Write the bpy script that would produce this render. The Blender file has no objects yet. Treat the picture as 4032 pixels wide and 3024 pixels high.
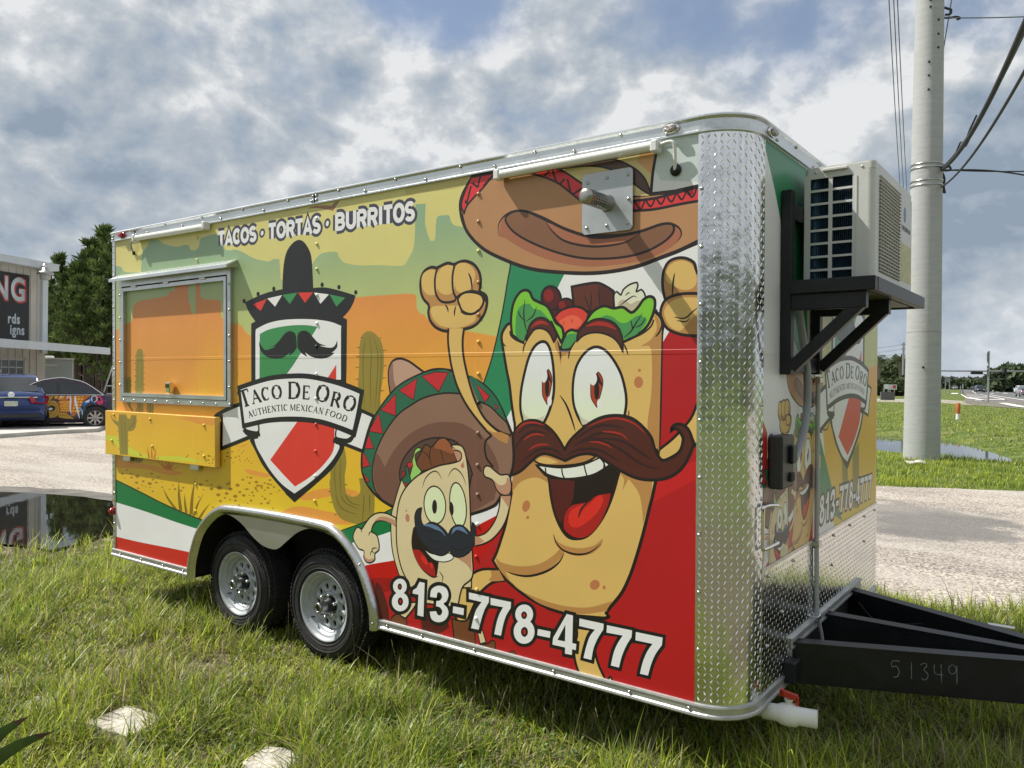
import bpy, bmesh, math, random
import numpy as np
from mathutils import Matrix, Vector, Euler
from mathutils.geometry import tessellate_polygon
random.seed(7); rng = np.random.default_rng(7)
SC = bpy.context.scene; COL = SC.collection
# ------------------------------------------------------------------ camera, sky, sun, exposure
cam = bpy.data.cameras.new('camera'); co = bpy.data.objects.new('camera', cam); COL.objects.link(co)
cam.sensor_width = 36; cam.lens = 27.7699; cam.clip_start = .05; cam.clip_end = 3000
co.matrix_world = Matrix([[0.8059493, -0.0132497, 0.5918363, 6.1286283], [0.5918547, -0.0029058, -0.8060395, -3.1139075], [0.0123995, 0.999908, 0.0055, 1.7300635], [0.0, 0.0, 0.0, 1.0]])
SC.camera = co
SC.view_settings.view_transform = 'Standard'; SC.view_settings.look = 'None'
SC.view_settings.exposure = .34; SC.view_settings.gamma = 1; SC.view_settings.use_curve_mapping = False
SUN = Vector((-.73, -.325, 1.0)).normalized()
w = bpy.data.worlds.new('World'); SC.world = w; w.use_nodes = True
nt = w.node_tree; N = nt.nodes; LK = nt.links; N.clear()
def nd(t, **k):
    n = N.new(t)
    for a, b in k.items(): setattr(n, a, b)
    return n
def mth(op, a, b=None, c=None, clamp=False):
    n = N.new('ShaderNodeMath'); n.operation = op; n.use_clamp = clamp
    for i, v in enumerate((a, b, c)):
        if v is None: continue
        if isinstance(v, (int, float)): n.inputs[i].default_value = v
        else: LK.new(v, n.inputs[i])
    return n.outputs[0]
def vec(op, a, b):
    n = N.new('ShaderNodeVectorMath'); n.operation = op
    for i, v in enumerate((a, b)):
        if isinstance(v, tuple): n.inputs[i].default_value = v
        else: LK.new(v, n.inputs[i])
    return n.outputs['Value' if op == 'DOT_PRODUCT' else 'Vector']
out = nd('ShaderNodeOutputWorld'); bg = nd('ShaderNodeBackground'); bg.inputs[1].default_value = .1
sky = nd('ShaderNodeTexSky', sky_type='NISHITA', sun_disc=False, sun_elevation=SUN.z and math.asin(SUN.z), sun_rotation=math.atan2(SUN.x, SUN.y))
tc = nd('ShaderNodeTexCoord'); dirv = tc.outputs['Generated']
sep = nd('ShaderNodeSeparateXYZ'); LK.new(dirv, sep.inputs[0])
zc = mth('MAXIMUM', sep.outputs[2], 0.0)
inv = mth('DIVIDE', 1.0, mth('ADD', zc, .22))
cmb = nd('ShaderNodeCombineXYZ')
LK.new(mth('MULTIPLY', sep.outputs[0], inv), cmb.inputs[0]); LK.new(mth('MULTIPLY', sep.outputs[1], inv), cmb.inputs[1]); LK.new(mth('MULTIPLY', zc, 1.6), cmb.inputs[2])
pv = cmb.outputs[0]
def noise(v, scale, detail, rough, dist=0, off=(0, 0, 0)):
    n = nd('ShaderNodeTexNoise'); n.inputs['Scale'].default_value = scale; n.inputs['Detail'].default_value = detail
    n.inputs['Roughness'].default_value = rough; n.inputs['Distortion'].default_value = dist
    LK.new(vec('ADD', v, off), n.inputs['Vector']); return n.outputs['Fac']
def ss(v, a, b):
    n = nd('ShaderNodeMapRange', interpolation_type='SMOOTHSTEP'); LK.new(v, n.inputs[0]); n.inputs[1].default_value = a; n.inputs[2].default_value = b
    return n.outputs[0]
def blob(d, inner, outer):      # a cloud bank (or gap) round one direction: 1 inside, 0 outside, degrees
    return ss(vec('DOT_PRODUCT', vec('NORMALIZE', dirv, (0, 0, 0)), d), math.cos(math.radians(outer)), math.cos(math.radians(inner)))
dv = vec('MULTIPLY', dirv, (1, 1, 1.35))
def puff(off, sc_, det, ro):     # billowy cloud height: folded noise on top of soft noise
    n = noise(dv, sc_, det, ro, .12, off); f_ = mth('SUBTRACT', 1.0, mth('ABSOLUTE', mth('MULTIPLY', mth('SUBTRACT', noise(dv, sc_*1.9, 5, .5, .2, off), .5), 3.2)))
    return mth('ADD', mth('MULTIPLY', n, .85), mth('MULTIPLY', f_, .14))
SO = (-.020, -.010, .028)
big = noise(dv, 2.3, 3, .5, .25, (3.1, 1.7, 0)); big2 = noise(dv, 2.3, 3, .5, .25, (3.1+SO[0]*4, 1.7+SO[1]*4, SO[2]*4))
fine = puff((.4, 5.2, .7), 6.0, 9, .58); fine2 = puff((.4+SO[0], 5.2+SO[1], .7+SO[2]), 6.0, 9, .58)
wisp = noise(dv, 11, 9, .62, .3, (9, 2, 0))
gaps = [((-0.5844, 0.6594, 0.4729), 2, 8, 0.25), ((-0.7612, 0.5081, 0.4029), 2, 9, 0.1), ((-0.189, 0.899, 0.395), 2, 8, 0.05), ((-0.0817, 0.9213, 0.3801), 1, 4, 0.15), ((-0.896, 0.4269, 0.122), 1, 5, 0.05), ((-0.259, 0.8198, 0.5108), 5, 15, 0.2), ((-0.8772, 0.3366, 0.3423), 2, 6, 0.06)]
darks = [((-0.8565, 0.4928, 0.1533), 3, 15, 0.42), ((-0.9161, 0.3702, 0.1542), 2, 9, 0.32), ((-0.0713, 0.9876, 0.1398), 3, 13, 0.62), ((-0.2317, 0.9679, 0.0976), 1, 6, 0.3), ((-0.7543, 0.5886, 0.2908), 1, 7, 0.1), ((-0.1229, 0.9485, 0.2919), 2, 8, 0.12), ((-0.8615, 0.4504, 0.2343), 2, 6, 0.14), ((-0.8559, 0.3677, 0.3637), 2, 9, 0.1), ((-0.3763, 0.8366, 0.398), 2, 7, 0.08)]
lights = [((-0.9025, 0.3691, 0.2219), 3, 9, 0.24), ((-0.7004, 0.617, 0.3588), 4, 15, 0.26), ((-0.8285, 0.4751, 0.2965), 2, 8, 0.12), ((-0.0746, 0.9338, 0.3499), 1, 5, 0.32), ((-0.4985, 0.7895, 0.3579), 3, 9, 0.12), ((-0.0684, 0.9963, 0.0513), 1, 4, 0.35), ((-0.8993, 0.4231, 0.1105), 1, 4, 0.2), ((-0.227, 0.8989, 0.3748), 2, 8, 0.1)]
gp = 0.0
for d, i, o, s in gaps: gp = mth('ADD', mth('MULTIPLY', blob(d, i, o), s), gp)
cov = mth('ADD', mth('ADD', mth('MULTIPLY', big, .70), mth('MULTIPLY', fine, .45)), mth('MULTIPLY', wisp, .20))
cov = mth('SUBTRACT', cov, gp)
mask = ss(cov, .34, .60)
lit = mth('ADD', mth('MULTIPLY', mth('SUBTRACT', fine, fine2), 4.2), mth('MULTIPLY', mth('SUBTRACT', big, big2), 2.2))
lit = mth('ADD', mth('ADD', lit, mth('MULTIPLY', mth('SUBTRACT', big, .5), .7)), mth('MULTIPLY', mth('SUBTRACT', wisp, .5), 1.1))
lit = mth('ADD', lit, mth('ADD', mth('MULTIPLY', mth('SUBTRACT', fine, .5), .7), .61))
for d, i, o, s in darks: lit = mth('SUBTRACT', lit, mth('MULTIPLY', blob(d, i, o), s))
for d, i, o, s in lights: lit = mth('ADD', lit, mth('MULTIPLY', blob(d, i, o), s))
lit = mth('ADD', mth('MULTIPLY', lit, .70), .23)
cr = nd('ShaderNodeValToRGB'); LK.new(lit, cr.inputs[0])
E_ = cr.color_ramp.elements; E_[0].position = 0; E_[0].color = (.29, .36, .45, 1); E_[1].position = .96; E_[1].color = (.80, .815, .83, 1)
for p_, c_ in ((.25, (.375, .44, .52)), (.5, (.465, .515, .57)), (.75, (.60, .635, .67))):
    e = E_.new(p_); e.color = (*c_, 1)
sc10 = vec('MULTIPLY', cr.outputs[0], (7.9, 7.9, 7.9))
sb = vec('MULTIPLY', sky.outputs[0], (.72, .76, .80))
blue = vec('ADD', sb, (.9, .9, .9))
mx = nd('ShaderNodeMix', data_type='RGBA'); LK.new(mask, mx.inputs[0]); LK.new(blue, mx.inputs[6]); LK.new(sc10, mx.inputs[7])
# pale haze low over the horizon
hz = mth('MULTIPLY', ss(sep.outputs[2], .16, -.01), .55)
mx2 = nd('ShaderNodeMix', data_type='RGBA'); LK.new(hz, mx2.inputs[0]); LK.new(mx.outputs[2], mx2.inputs[6]); mx2.inputs[7].default_value = (4.3, 4.9, 5.6, 1)
LK.new(mx2.outputs[2], bg.inputs[0]); LK.new(bg.outputs[0], out.inputs[0])
sl = bpy.data.lights.new('sun', 'SUN'); sl.energy = 4.8; sl.angle = math.radians(.5); sl.color = (1, .95, .87)
so = bpy.data.objects.new('sun', sl); so.rotation_euler = SUN.to_track_quat('Z', 'Y').to_euler(); COL.objects.link(so)

# ------------------------------------------------------------------ materials
def s2l(c): return tuple(((v/255)/12.92 if v/255 <= .04045 else ((v/255+.055)/1.055)**2.4) for v in c)
MC = {}
def mat(name, col, rough=.6, metal=0, var=.08, vscale=6, bump=0, bscale=40, col2=None, spec=.5, detail=4, coat=0, trans=0, emit=None):
    if name in MC: return MC[name]
    m = bpy.data.materials.new(name); m.use_nodes = True; t = m.node_tree; b = t.nodes['Principled BSDF']
    tcn = t.nodes.new('ShaderNodeTexCoord'); n = t.nodes.new('ShaderNodeTexNoise'); n.inputs['Scale'].default_value = vscale; n.inputs['Detail'].default_value = detail
    t.links.new(tcn.outputs['Object'], n.inputs['Vector'])
    r = t.nodes.new('ShaderNodeValToRGB'); t.links.new(n.outputs['Fac'], r.inputs[0])
    c2 = col2 or tuple(min(1, v*(1+var)) for v in col); c1 = col if col2 else tuple(v*(1-var) for v in col)
    r.color_ramp.elements[0].position = .35; r.color_ramp.elements[1].position = .65
    r.color_ramp.elements[0].color = (*c1, 1); r.color_ramp.elements[1].color = (*c2, 1)
    t.links.new(r.outputs[0], b.inputs['Base Color'])
    b.inputs['Roughness'].default_value = rough; b.inputs['Metallic'].default_value = metal; b.inputs['Specular IOR Level'].default_value = spec
    b.inputs['Coat Weight'].default_value = coat
    if trans: b.inputs['Transmission Weight'].default_value = trans
    if bump:
        n2 = t.nodes.new('ShaderNodeTexNoise'); n2.inputs['Scale'].default_value = bscale; n2.inputs['Detail'].default_value = 5
        t.links.new(tcn.outputs['Object'], n2.inputs['Vector'])
        bp = t.nodes.new('ShaderNodeBump'); bp.inputs['Strength'].default_value = bump; bp.inputs['Distance'].default_value = .02
        t.links.new(n2.outputs['Fac'], bp.inputs['Height']); t.links.new(bp.outputs[0], b.inputs['Normal'])
    MC[name] = m; return m
def matattr(name, rough, bump=0, bscale=2, var=.06, trans=0, spec=.5, dist=.02):
    m = bpy.data.materials.new(name); m.use_nodes = True; t = m.node_tree; b = t.nodes['Principled BSDF']
    a = t.nodes.new('ShaderNodeAttribute'); a.attribute_name = 'Col'
    tcn = t.nodes.new('ShaderNodeTexCoord'); n = t.nodes.new('ShaderNodeTexNoise'); n.inputs['Scale'].default_value = 3; n.inputs['Detail'].default_value = 6
    t.links.new(tcn.outputs['Object'], n.inputs['Vector'])
    mr = t.nodes.new('ShaderNodeMapRange'); t.links.new(n.outputs['Fac'], mr.inputs[0]); mr.inputs[1].default_value = .3; mr.inputs[2].default_value = .7; mr.inputs[3].default_value = 1-var; mr.inputs[4].default_value = 1+var
    v = t.nodes.new('ShaderNodeVectorMath'); v.operation = 'SCALE'; t.links.new(a.outputs['Color'], v.inputs[0]); t.links.new(mr.outputs[0], v.inputs['Scale'])
    t.links.new(v.outputs[0], b.inputs['Base Color']); b.inputs['Roughness'].default_value = rough; b.inputs['Specular IOR Level'].default_value = spec
    if bump:
        n2 = t.nodes.new('ShaderNodeTexNoise'); n2.inputs['Scale'].default_value = bscale; n2.inputs['Detail'].default_value = 2
        t.links.new(tcn.outputs['Object'], n2.inputs['Vector'])
        bp = t.nodes.new('ShaderNodeBump'); bp.inputs['Strength'].default_value = bump; bp.inputs['Distance'].default_value = dist
        t.links.new(n2.outputs['Fac'], bp.inputs['Height']); t.links.new(bp.outputs[0], b.inputs['Normal'])
    if trans:
        tr = t.nodes.new('ShaderNodeBsdfTranslucent'); t.links.new(v.outputs[0], tr.inputs[0]); ms = t.nodes.new('ShaderNodeMixShader'); ms.inputs[0].default_value = trans
        t.links.new(b.outputs[0], ms.inputs[1]); t.links.new(tr.outputs[0], ms.inputs[2]); t.links.new(ms.outputs[0], t.nodes['Material Output'].inputs[0])
    return m
M_alu = mat('brushed_aluminium', (.60, .61, .61), .34, 1, .1, 9, .15, 60)
M_rail = mat('painted_rail', (.62, .65, .66), .32, .85, .07, 5, .15, 25)
M_dia = mat('polished_tread_plate', (.74, .75, .76), .19, 1, .05, 6, .25, 7)
M_diab = mat('tread_bar_metal', (.80, .81, .82), .2, 1, .04, 20)
M_blk = mat('black_paint', (.008, .009, .012), .42, 0, .3, 8, .1, 80, spec=.4)
M_void = mat('black_underbody', (.008, .008, .008), .9, 0, .3, 5)
M_rub = mat('tyre_rubber', (.022, .022, .023), .75, 0, .25, 12, .2, 90)
M_rim = mat('silver_wheel_paint', (.36, .39, .41), .48, .25, .08, 20)
M_chrome = mat('chrome', (.8, .8, .8), .08, 1, .03, 5)
M_rivet = mat('rivet_metal', (.55, .56, .56), .25, 1, .1, 20)
M_white = mat('white_enamel', (.72, .73, .71), .35, 0, .05, 3, .05, 30)
M_pvc = mat('white_pvc', (.78, .78, .76), .35, 0, .03, 10)
M_red = mat('red_plastic', (.45, .03, .02), .35, 0, .1, 10)
M_redl = mat('red_lens', (.35, .01, .015), .12, 0, .15, 30)
M_acw = mat('ac_cream_enamel', (.60, .605, .585), .4, 0, .04, 3, .05, 40)
M_coil = mat('blue_coil_fins', (.03, .07, .12), .5, .3, .35, 30, .4, 90)
M_grey = mat('grey_plate_paint', (.43, .46, .48), .35, .4, .05, 4, .08, 20)
M_pipe = mat('steel_pipe', (.36, .35, .32), .3, 1, .1, 10)
M_cond = mat('grey_pvc_conduit', (.28, .31, .34), .45, 0, .05, 8)
M_tube = mat('lamp_tube_plastic', (.78, .79, .76), .25, 0, .03, 8)
M_conc = mat('pale_concrete', (.50, .48, .44), .85, 0, .12, 2.5, .35, 30, detail=8)

# ------------------------------------------------------------------ mesh helpers
def tag(o, label=None, cat=None, group=None, kind=None):
    if label: o['label'] = label
    if cat: o['category'] = cat
    if group: o['group'] = group
    if kind: o['kind'] = kind
    return o
def empty(name, loc=(0, 0, 0), rz=0, label=None, cat=None, group=None):
    o = bpy.data.objects.new(name, None); COL.objects.link(o); o.location = loc; o.rotation_euler = (0, 0, rz); o.empty_display_size = .2
    return tag(o, label, cat, group)
class MB:
    def __init__(s): s.v = []; s.f = []; s.mi = []; s.sm = []
    def add(s, vs, fs, mi=0, smooth=False):
        b = len(s.v); s.v += [tuple(v) for v in vs]; s.f += [tuple(i+b for i in f) for f in fs]; s.mi += [mi]*len(fs); s.sm += [smooth]*len(fs); return s
    def box(s, x0, x1, y0, y1, z0, z1, mi=0):
        return s.add([(x, y, z) for x in (x0, x1) for y in (y0, y1) for z in (z0, z1)], [(0, 1, 3, 2), (4, 6, 7, 5), (0, 4, 5, 1), (2, 3, 7, 6), (0, 2, 6, 4), (1, 5, 7, 3)], mi)
    def bbox(s, x0, x1, y0, y1, z0, z1, b=.004, mi=0):     # box with chamfered edges
        vs = []; 
        for x, sx in ((x0, 1), (x1, -1)):
            for y, sy in ((y0, 1), (y1, -1)):
                for z, sz in ((z0, 1), (z1, -1)):
                    vs += [(x, y+sy*b, z+sz*b), (x+sx*b, y, z+sz*b), (x+sx*b, y+sy*b, z)]
        bm = bmesh.new(); [bm.verts.new(v) for v in vs]; r = bmesh.ops.convex_hull(bm, input=bm.verts); bm.verts.index_update()
        return s.add([v.co[:] for v in bm.verts], [[v.index for v in f.verts] for f in bm.faces], mi)
    def obox(s, c, ax, ay, az, mi=0):                      # oriented box: centre and three half-axis vectors
        c, ax, ay, az = map(Vector, (c, ax, ay, az))
        return s.add([c+ax*i+ay*j+az*k for i in (-1, 1) for j in (-1, 1) for k in (-1, 1)], [(0, 1, 3, 2), (4, 6, 7, 5), (0, 4, 5, 1), (2, 3, 7, 6), (0, 2, 6, 4), (1, 5, 7, 3)], mi)
    def beam(s, a, b, wd, ht, mi=0):                       # box between two points, width across, height up
        a = Vector(a); b = Vector(b); d = b-a; u = Vector((0, 0, 1)); sd = d.cross(u)
        if sd.length < 1e-6: sd = Vector((1, 0, 0))
        sd.normalize(); up = sd.cross(d).normalized()
        return s.obox((a+b)/2, d/2, sd*wd/2, up*ht/2, mi)
    def tube(s, pts, r, n=10, cap=True, mi=0, smooth=True):
        pts = [Vector(p) for p in pts]; rr = r if isinstance(r, (list, tuple)) else [r]*len(pts); vs = []; prev = None
        for i, p in enumerate(pts):
            d = (pts[min(i+1, len(pts)-1)]-pts[max(i-1, 0)]).normalized()
            if prev is None: prev = d.orthogonal().normalized()
            a = (prev-d*prev.dot(d)); a = a.normalized() if a.length > 1e-6 else d.orthogonal().normalized(); prev = a; b = d.cross(a)
            vs += [p+(a*math.cos(2*math.pi*k/n)+b*math.sin(2*math.pi*k/n))*rr[i] for k in range(n)]
        fs = [(i*n+k, i*n+(k+1) % n, (i+1)*n+(k+1) % n, (i+1)*n+k) for i in range(len(pts)-1) for k in range(n)]
        s.add(vs, fs, mi, smooth)
        if cap: s.add(vs[:n], [tuple(range(n))[::-1]], mi); s.add(vs[-n:], [tuple(range(n))], mi)
        return s
    def lathe(s, prof, c, axis, n=32, mi=0, smooth=True):  # prof: (distance along axis, radius)
        ax = Vector(axis).normalized(); a = ax.orthogonal().normalized(); b = ax.cross(a); c = Vector(c)
        vs = [c+ax*h+(a*math.cos(2*math.pi*k/n)+b*math.sin(2*math.pi*k/n))*r for h, r in prof for k in range(n)]
        return s.add(vs, [(i*n+k, i*n+(k+1) % n, (i+1)*n+(k+1) % n, (i+1)*n+k) for i in range(len(prof)-1) for k in range(n)], mi, smooth)
    def poly(s, pts, mi=0):
        pts = [Vector(p) for p in pts]; return s.add(pts, [t for t in tessellate_polygon([pts])], mi)
    def prism(s, pts, d, mi=0):                            # extrude a closed outline by the vector d
        pts = [Vector(p) for p in pts]; d = Vector(d); n = len(pts); q = [p+d for p in pts]
        T = tessellate_polygon([pts]); s.add(pts, T, mi); s.add(q, [t[::-1] for t in T], mi)
        return s.add(pts+q, [(i, (i+1) % n, n+(i+1) % n, n+i) for i in range(n)], mi)
    def mesh(s, name, mats):
        me = bpy.data.meshes.new(name); me.from_pydata([tuple(v) for v in s.v], [], s.f); 
        for m in (mats if isinstance(mats, (list, tuple)) else [mats]): me.materials.append(m)
        me.polygons.foreach_set('material_index', s.mi); me.polygons.foreach_set('use_smooth', s.sm); me.update(); return me
    def build(s, name, mats, parent=None, loc=None, keep=False):
        if not keep:
            bm = bmesh.new(); me = s.mesh(name, mats); bm.from_mesh(me); bmesh.ops.recalc_face_normals(bm, faces=bm.faces); bm.to_mesh(me); bm.free()
        else: me = s.mesh(name, mats)
        o = bpy.data.objects.new(name, me); COL.objects.link(o)
        if parent: o.parent = parent
        if loc: o.location = loc
        return o
def inst(me, name, parent, M):
    o = bpy.data.objects.new(name, me); COL.objects.link(o); o.parent = parent; o.matrix_basis = M; return o
def copy_tree(o, parent=None):
    c = o.copy(); COL.objects.link(c)
    if parent: c.parent = parent
    for ch in list(o.children): copy_tree(ch, c)
    return c
def colmesh(name, V, F, C, mat_, parent=None, smooth=False):   # numpy mesh with a colour per vertex
    me = bpy.data.meshes.new(name); V = np.asarray(V, 'f'); F = np.asarray(F, 'i'); k = F.shape[1]
    me.vertices.add(len(V)); me.vertices.foreach_set('co', V.ravel()); me.loops.add(F.size); me.loops.foreach_set('vertex_index', F.ravel())
    me.polygons.add(len(F)); me.polygons.foreach_set('loop_start', np.arange(0, F.size, k, dtype='i'))
    a = me.color_attributes.new('Col', 'FLOAT_COLOR', 'POINT'); a.data.foreach_set('color', np.c_[np.asarray(C, 'f'), np.ones(len(V), 'f')].ravel())
    me.materials.append(mat_); me.update(calc_edges=True)
    o = bpy.data.objects.new(name, me); COL.objects.link(o)
    if parent: o.parent = parent
    return o

# ------------------------------------------------------------------ ground, parking lot, ditch
DITCH = [(4.892, 19.698), (4.405, 19.551), (2.923, 20.314), (0.984, 22.223), (-12.0, 27.0), (-14.0, 36.0), (-0.55, 29.735), (1.686, 29.279), (3.252, 25.651), (4.225, 22.667)]
def sdf(px, py, poly):
    px = np.asarray(px, float); py = np.asarray(py, float); dmin = np.full(px.shape, 1e9); ins = np.zeros(px.shape, bool); n = len(poly)
    for i in range(n):
        ax, ay = poly[i]; bx, by = poly[(i+1) % n]; ex, ey = bx-ax, by-ay
        t = np.clip(((px-ax)*ex+(py-ay)*ey)/(ex*ex+ey*ey), 0, 1); dmin = np.minimum(dmin, np.hypot(px-ax-t*ex, py-ay-t*ey))
        c = ((ay > py) != (by > py)) & (px < (bx-ax)*(py-ay)/(by-ay+1e-12)+ax); ins ^= c
    return np.where(ins, -dmin, dmin)
def hgt(x, y):
    x = np.asarray(x, float); y = np.asarray(y, float)
    d = sdf(x, y, DITCH); h = np.clip(-.25+d*.17, -.55, 0)
    return h
def vnoise(x, y, s, seed=0):
    x = x*s+seed*17.3; y = y*s-seed*9.1
    return (np.sin(x*1.7+np.sin(y*1.3)*1.7)+np.sin(y*2.1+np.sin(x*.9)*1.5)+np.sin((x+y)*3.3+1)*.5+np.sin((x-y)*5.1)*.3)/2.8
def axis(lo, hi, c, fine, growth):
    a = [c]; st = fine
    while a[-1] < hi: a.append(a[-1]+st); st *= growth
    b = [c]; st = fine
    while b[-1] > lo: b.append(b[-1]-st); st *= growth
    return np.array(sorted(set(b+a)))
gx = axis(-1500, 1500, 3, .22, 1.028); gy = axis(-300, 2400, 1, .22, 1.028)
GX, GY = np.meshgrid(gx, gy, indexing='ij'); Hh = hgt(GX, GY)+vnoise(GX, GY, 1.1)*.012*(np.hypot(GX-3, GY) < 14)-.004
nx, ny = GX.shape; idx = np.arange(nx*ny).reshape(nx, ny)
V = np.c_[GX.ravel(), GY.ravel(), Hh.ravel()]; F = np.stack([idx[:-1, :-1], idx[1:, :-1], idx[1:, 1:], idx[:-1, 1:]], -1).reshape(-1, 4)
me = bpy.data.meshes.new('ground'); me.from_pydata(V.tolist(), [], F.tolist()); 
def ground_mat():
    m = bpy.data.materials.new('grassy_soil'); m.use_nodes = True; t = m.node_tree; b = t.nodes['Principled BSDF']; b.inputs['Roughness'].default_value = .95; b.inputs['Specular IOR Level'].default_value = .15
    tcn = t.nodes.new('ShaderNodeTexCoord')
    def nz(s, d, dist=0):
        n = t.nodes.new('ShaderNodeTexNoise'); n.inputs['Scale'].default_value = s; n.inputs['Detail'].default_value = d; n.inputs['Distortion'].default_value = dist; t.links.new(tcn.outputs['Object'], n.inputs['Vector']); return n.outputs['Fac']
    def ramp(f, els):
        r = t.nodes.new('ShaderNodeValToRGB'); t.links.new(f, r.inputs[0]); e = r.color_ramp.elements; e[0].position, e[0].color = els[0][0], (*els[0][1], 1); e[1].position, e[1].color = els[-1][0], (*els[-1][1], 1)
        for p_, c_ in els[1:-1]: q = e.new(p_); q.color = (*c_, 1)
        return r.outputs[0]
    far = ramp(nz(1.4, 10, .3), [(.3, (.075, .10, .026)), (.45, (.10, .145, .035)), (.56, (.15, .185, .052)), (.68, (.21, .205, .085))])
    farf = ramp(nz(14, 6), [(.35, (.5, .5, .5)), (.65, (1.35, 1.35, 1.35))])
    mu = t.nodes.new('ShaderNodeMix'); mu.data_type = 'RGBA'; mu.blend_type = 'MULTIPLY'; mu.inputs[0].default_value = 1; t.links.new(far, mu.inputs[6]); t.links.new(farf, mu.inputs[7])
    near = ramp(nz(9, 10, .4), [(.32, (.045, .045, .022)), (.5, (.11, .095, .055)), (.62, (.20, .175, .115)), (.75, (.28, .25, .18))])
    # bare sandy soil close to the trailer, turf farther out
    vm = t.nodes.new('ShaderNodeVectorMath'); vm.operation = 'DISTANCE'; t.links.new(tcn.outputs['Object'], vm.inputs[0]); vm.inputs[1].default_value = (3, 0, 0)
    mr = t.nodes.new('ShaderNodeMapRange'); t.links.new(vm.outputs['Value'], mr.inputs[0]); mr.inputs[1].default_value = 6; mr.inputs[2].default_value = 11
    mi = t.nodes.new('ShaderNodeMix'); mi.data_type = 'RGBA'; t.links.new(mr.outputs[0], mi.inputs[0]); t.links.new(near, mi.inputs[6]); t.links.new(mu.outputs[2], mi.inputs[7])
    t.links.new(mi.outputs[2], b.inputs['Base Color'])
    bp = t.nodes.new('ShaderNodeBump'); bp.inputs['Strength'].default_value = .7; bp.inputs['Distance'].default_value = .08; t.links.new(nz(12, 8), bp.inputs['Height']); t.links.new(bp.outputs[0], b.inputs['Normal'])
    return m
me.materials.append(ground_mat()); me.polygons.foreach_set('use_smooth', [True]*len(me.polygons)); ground = bpy.data.objects.new('ground', me); COL.objects.link(ground); tag(ground, kind='structure')
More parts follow.
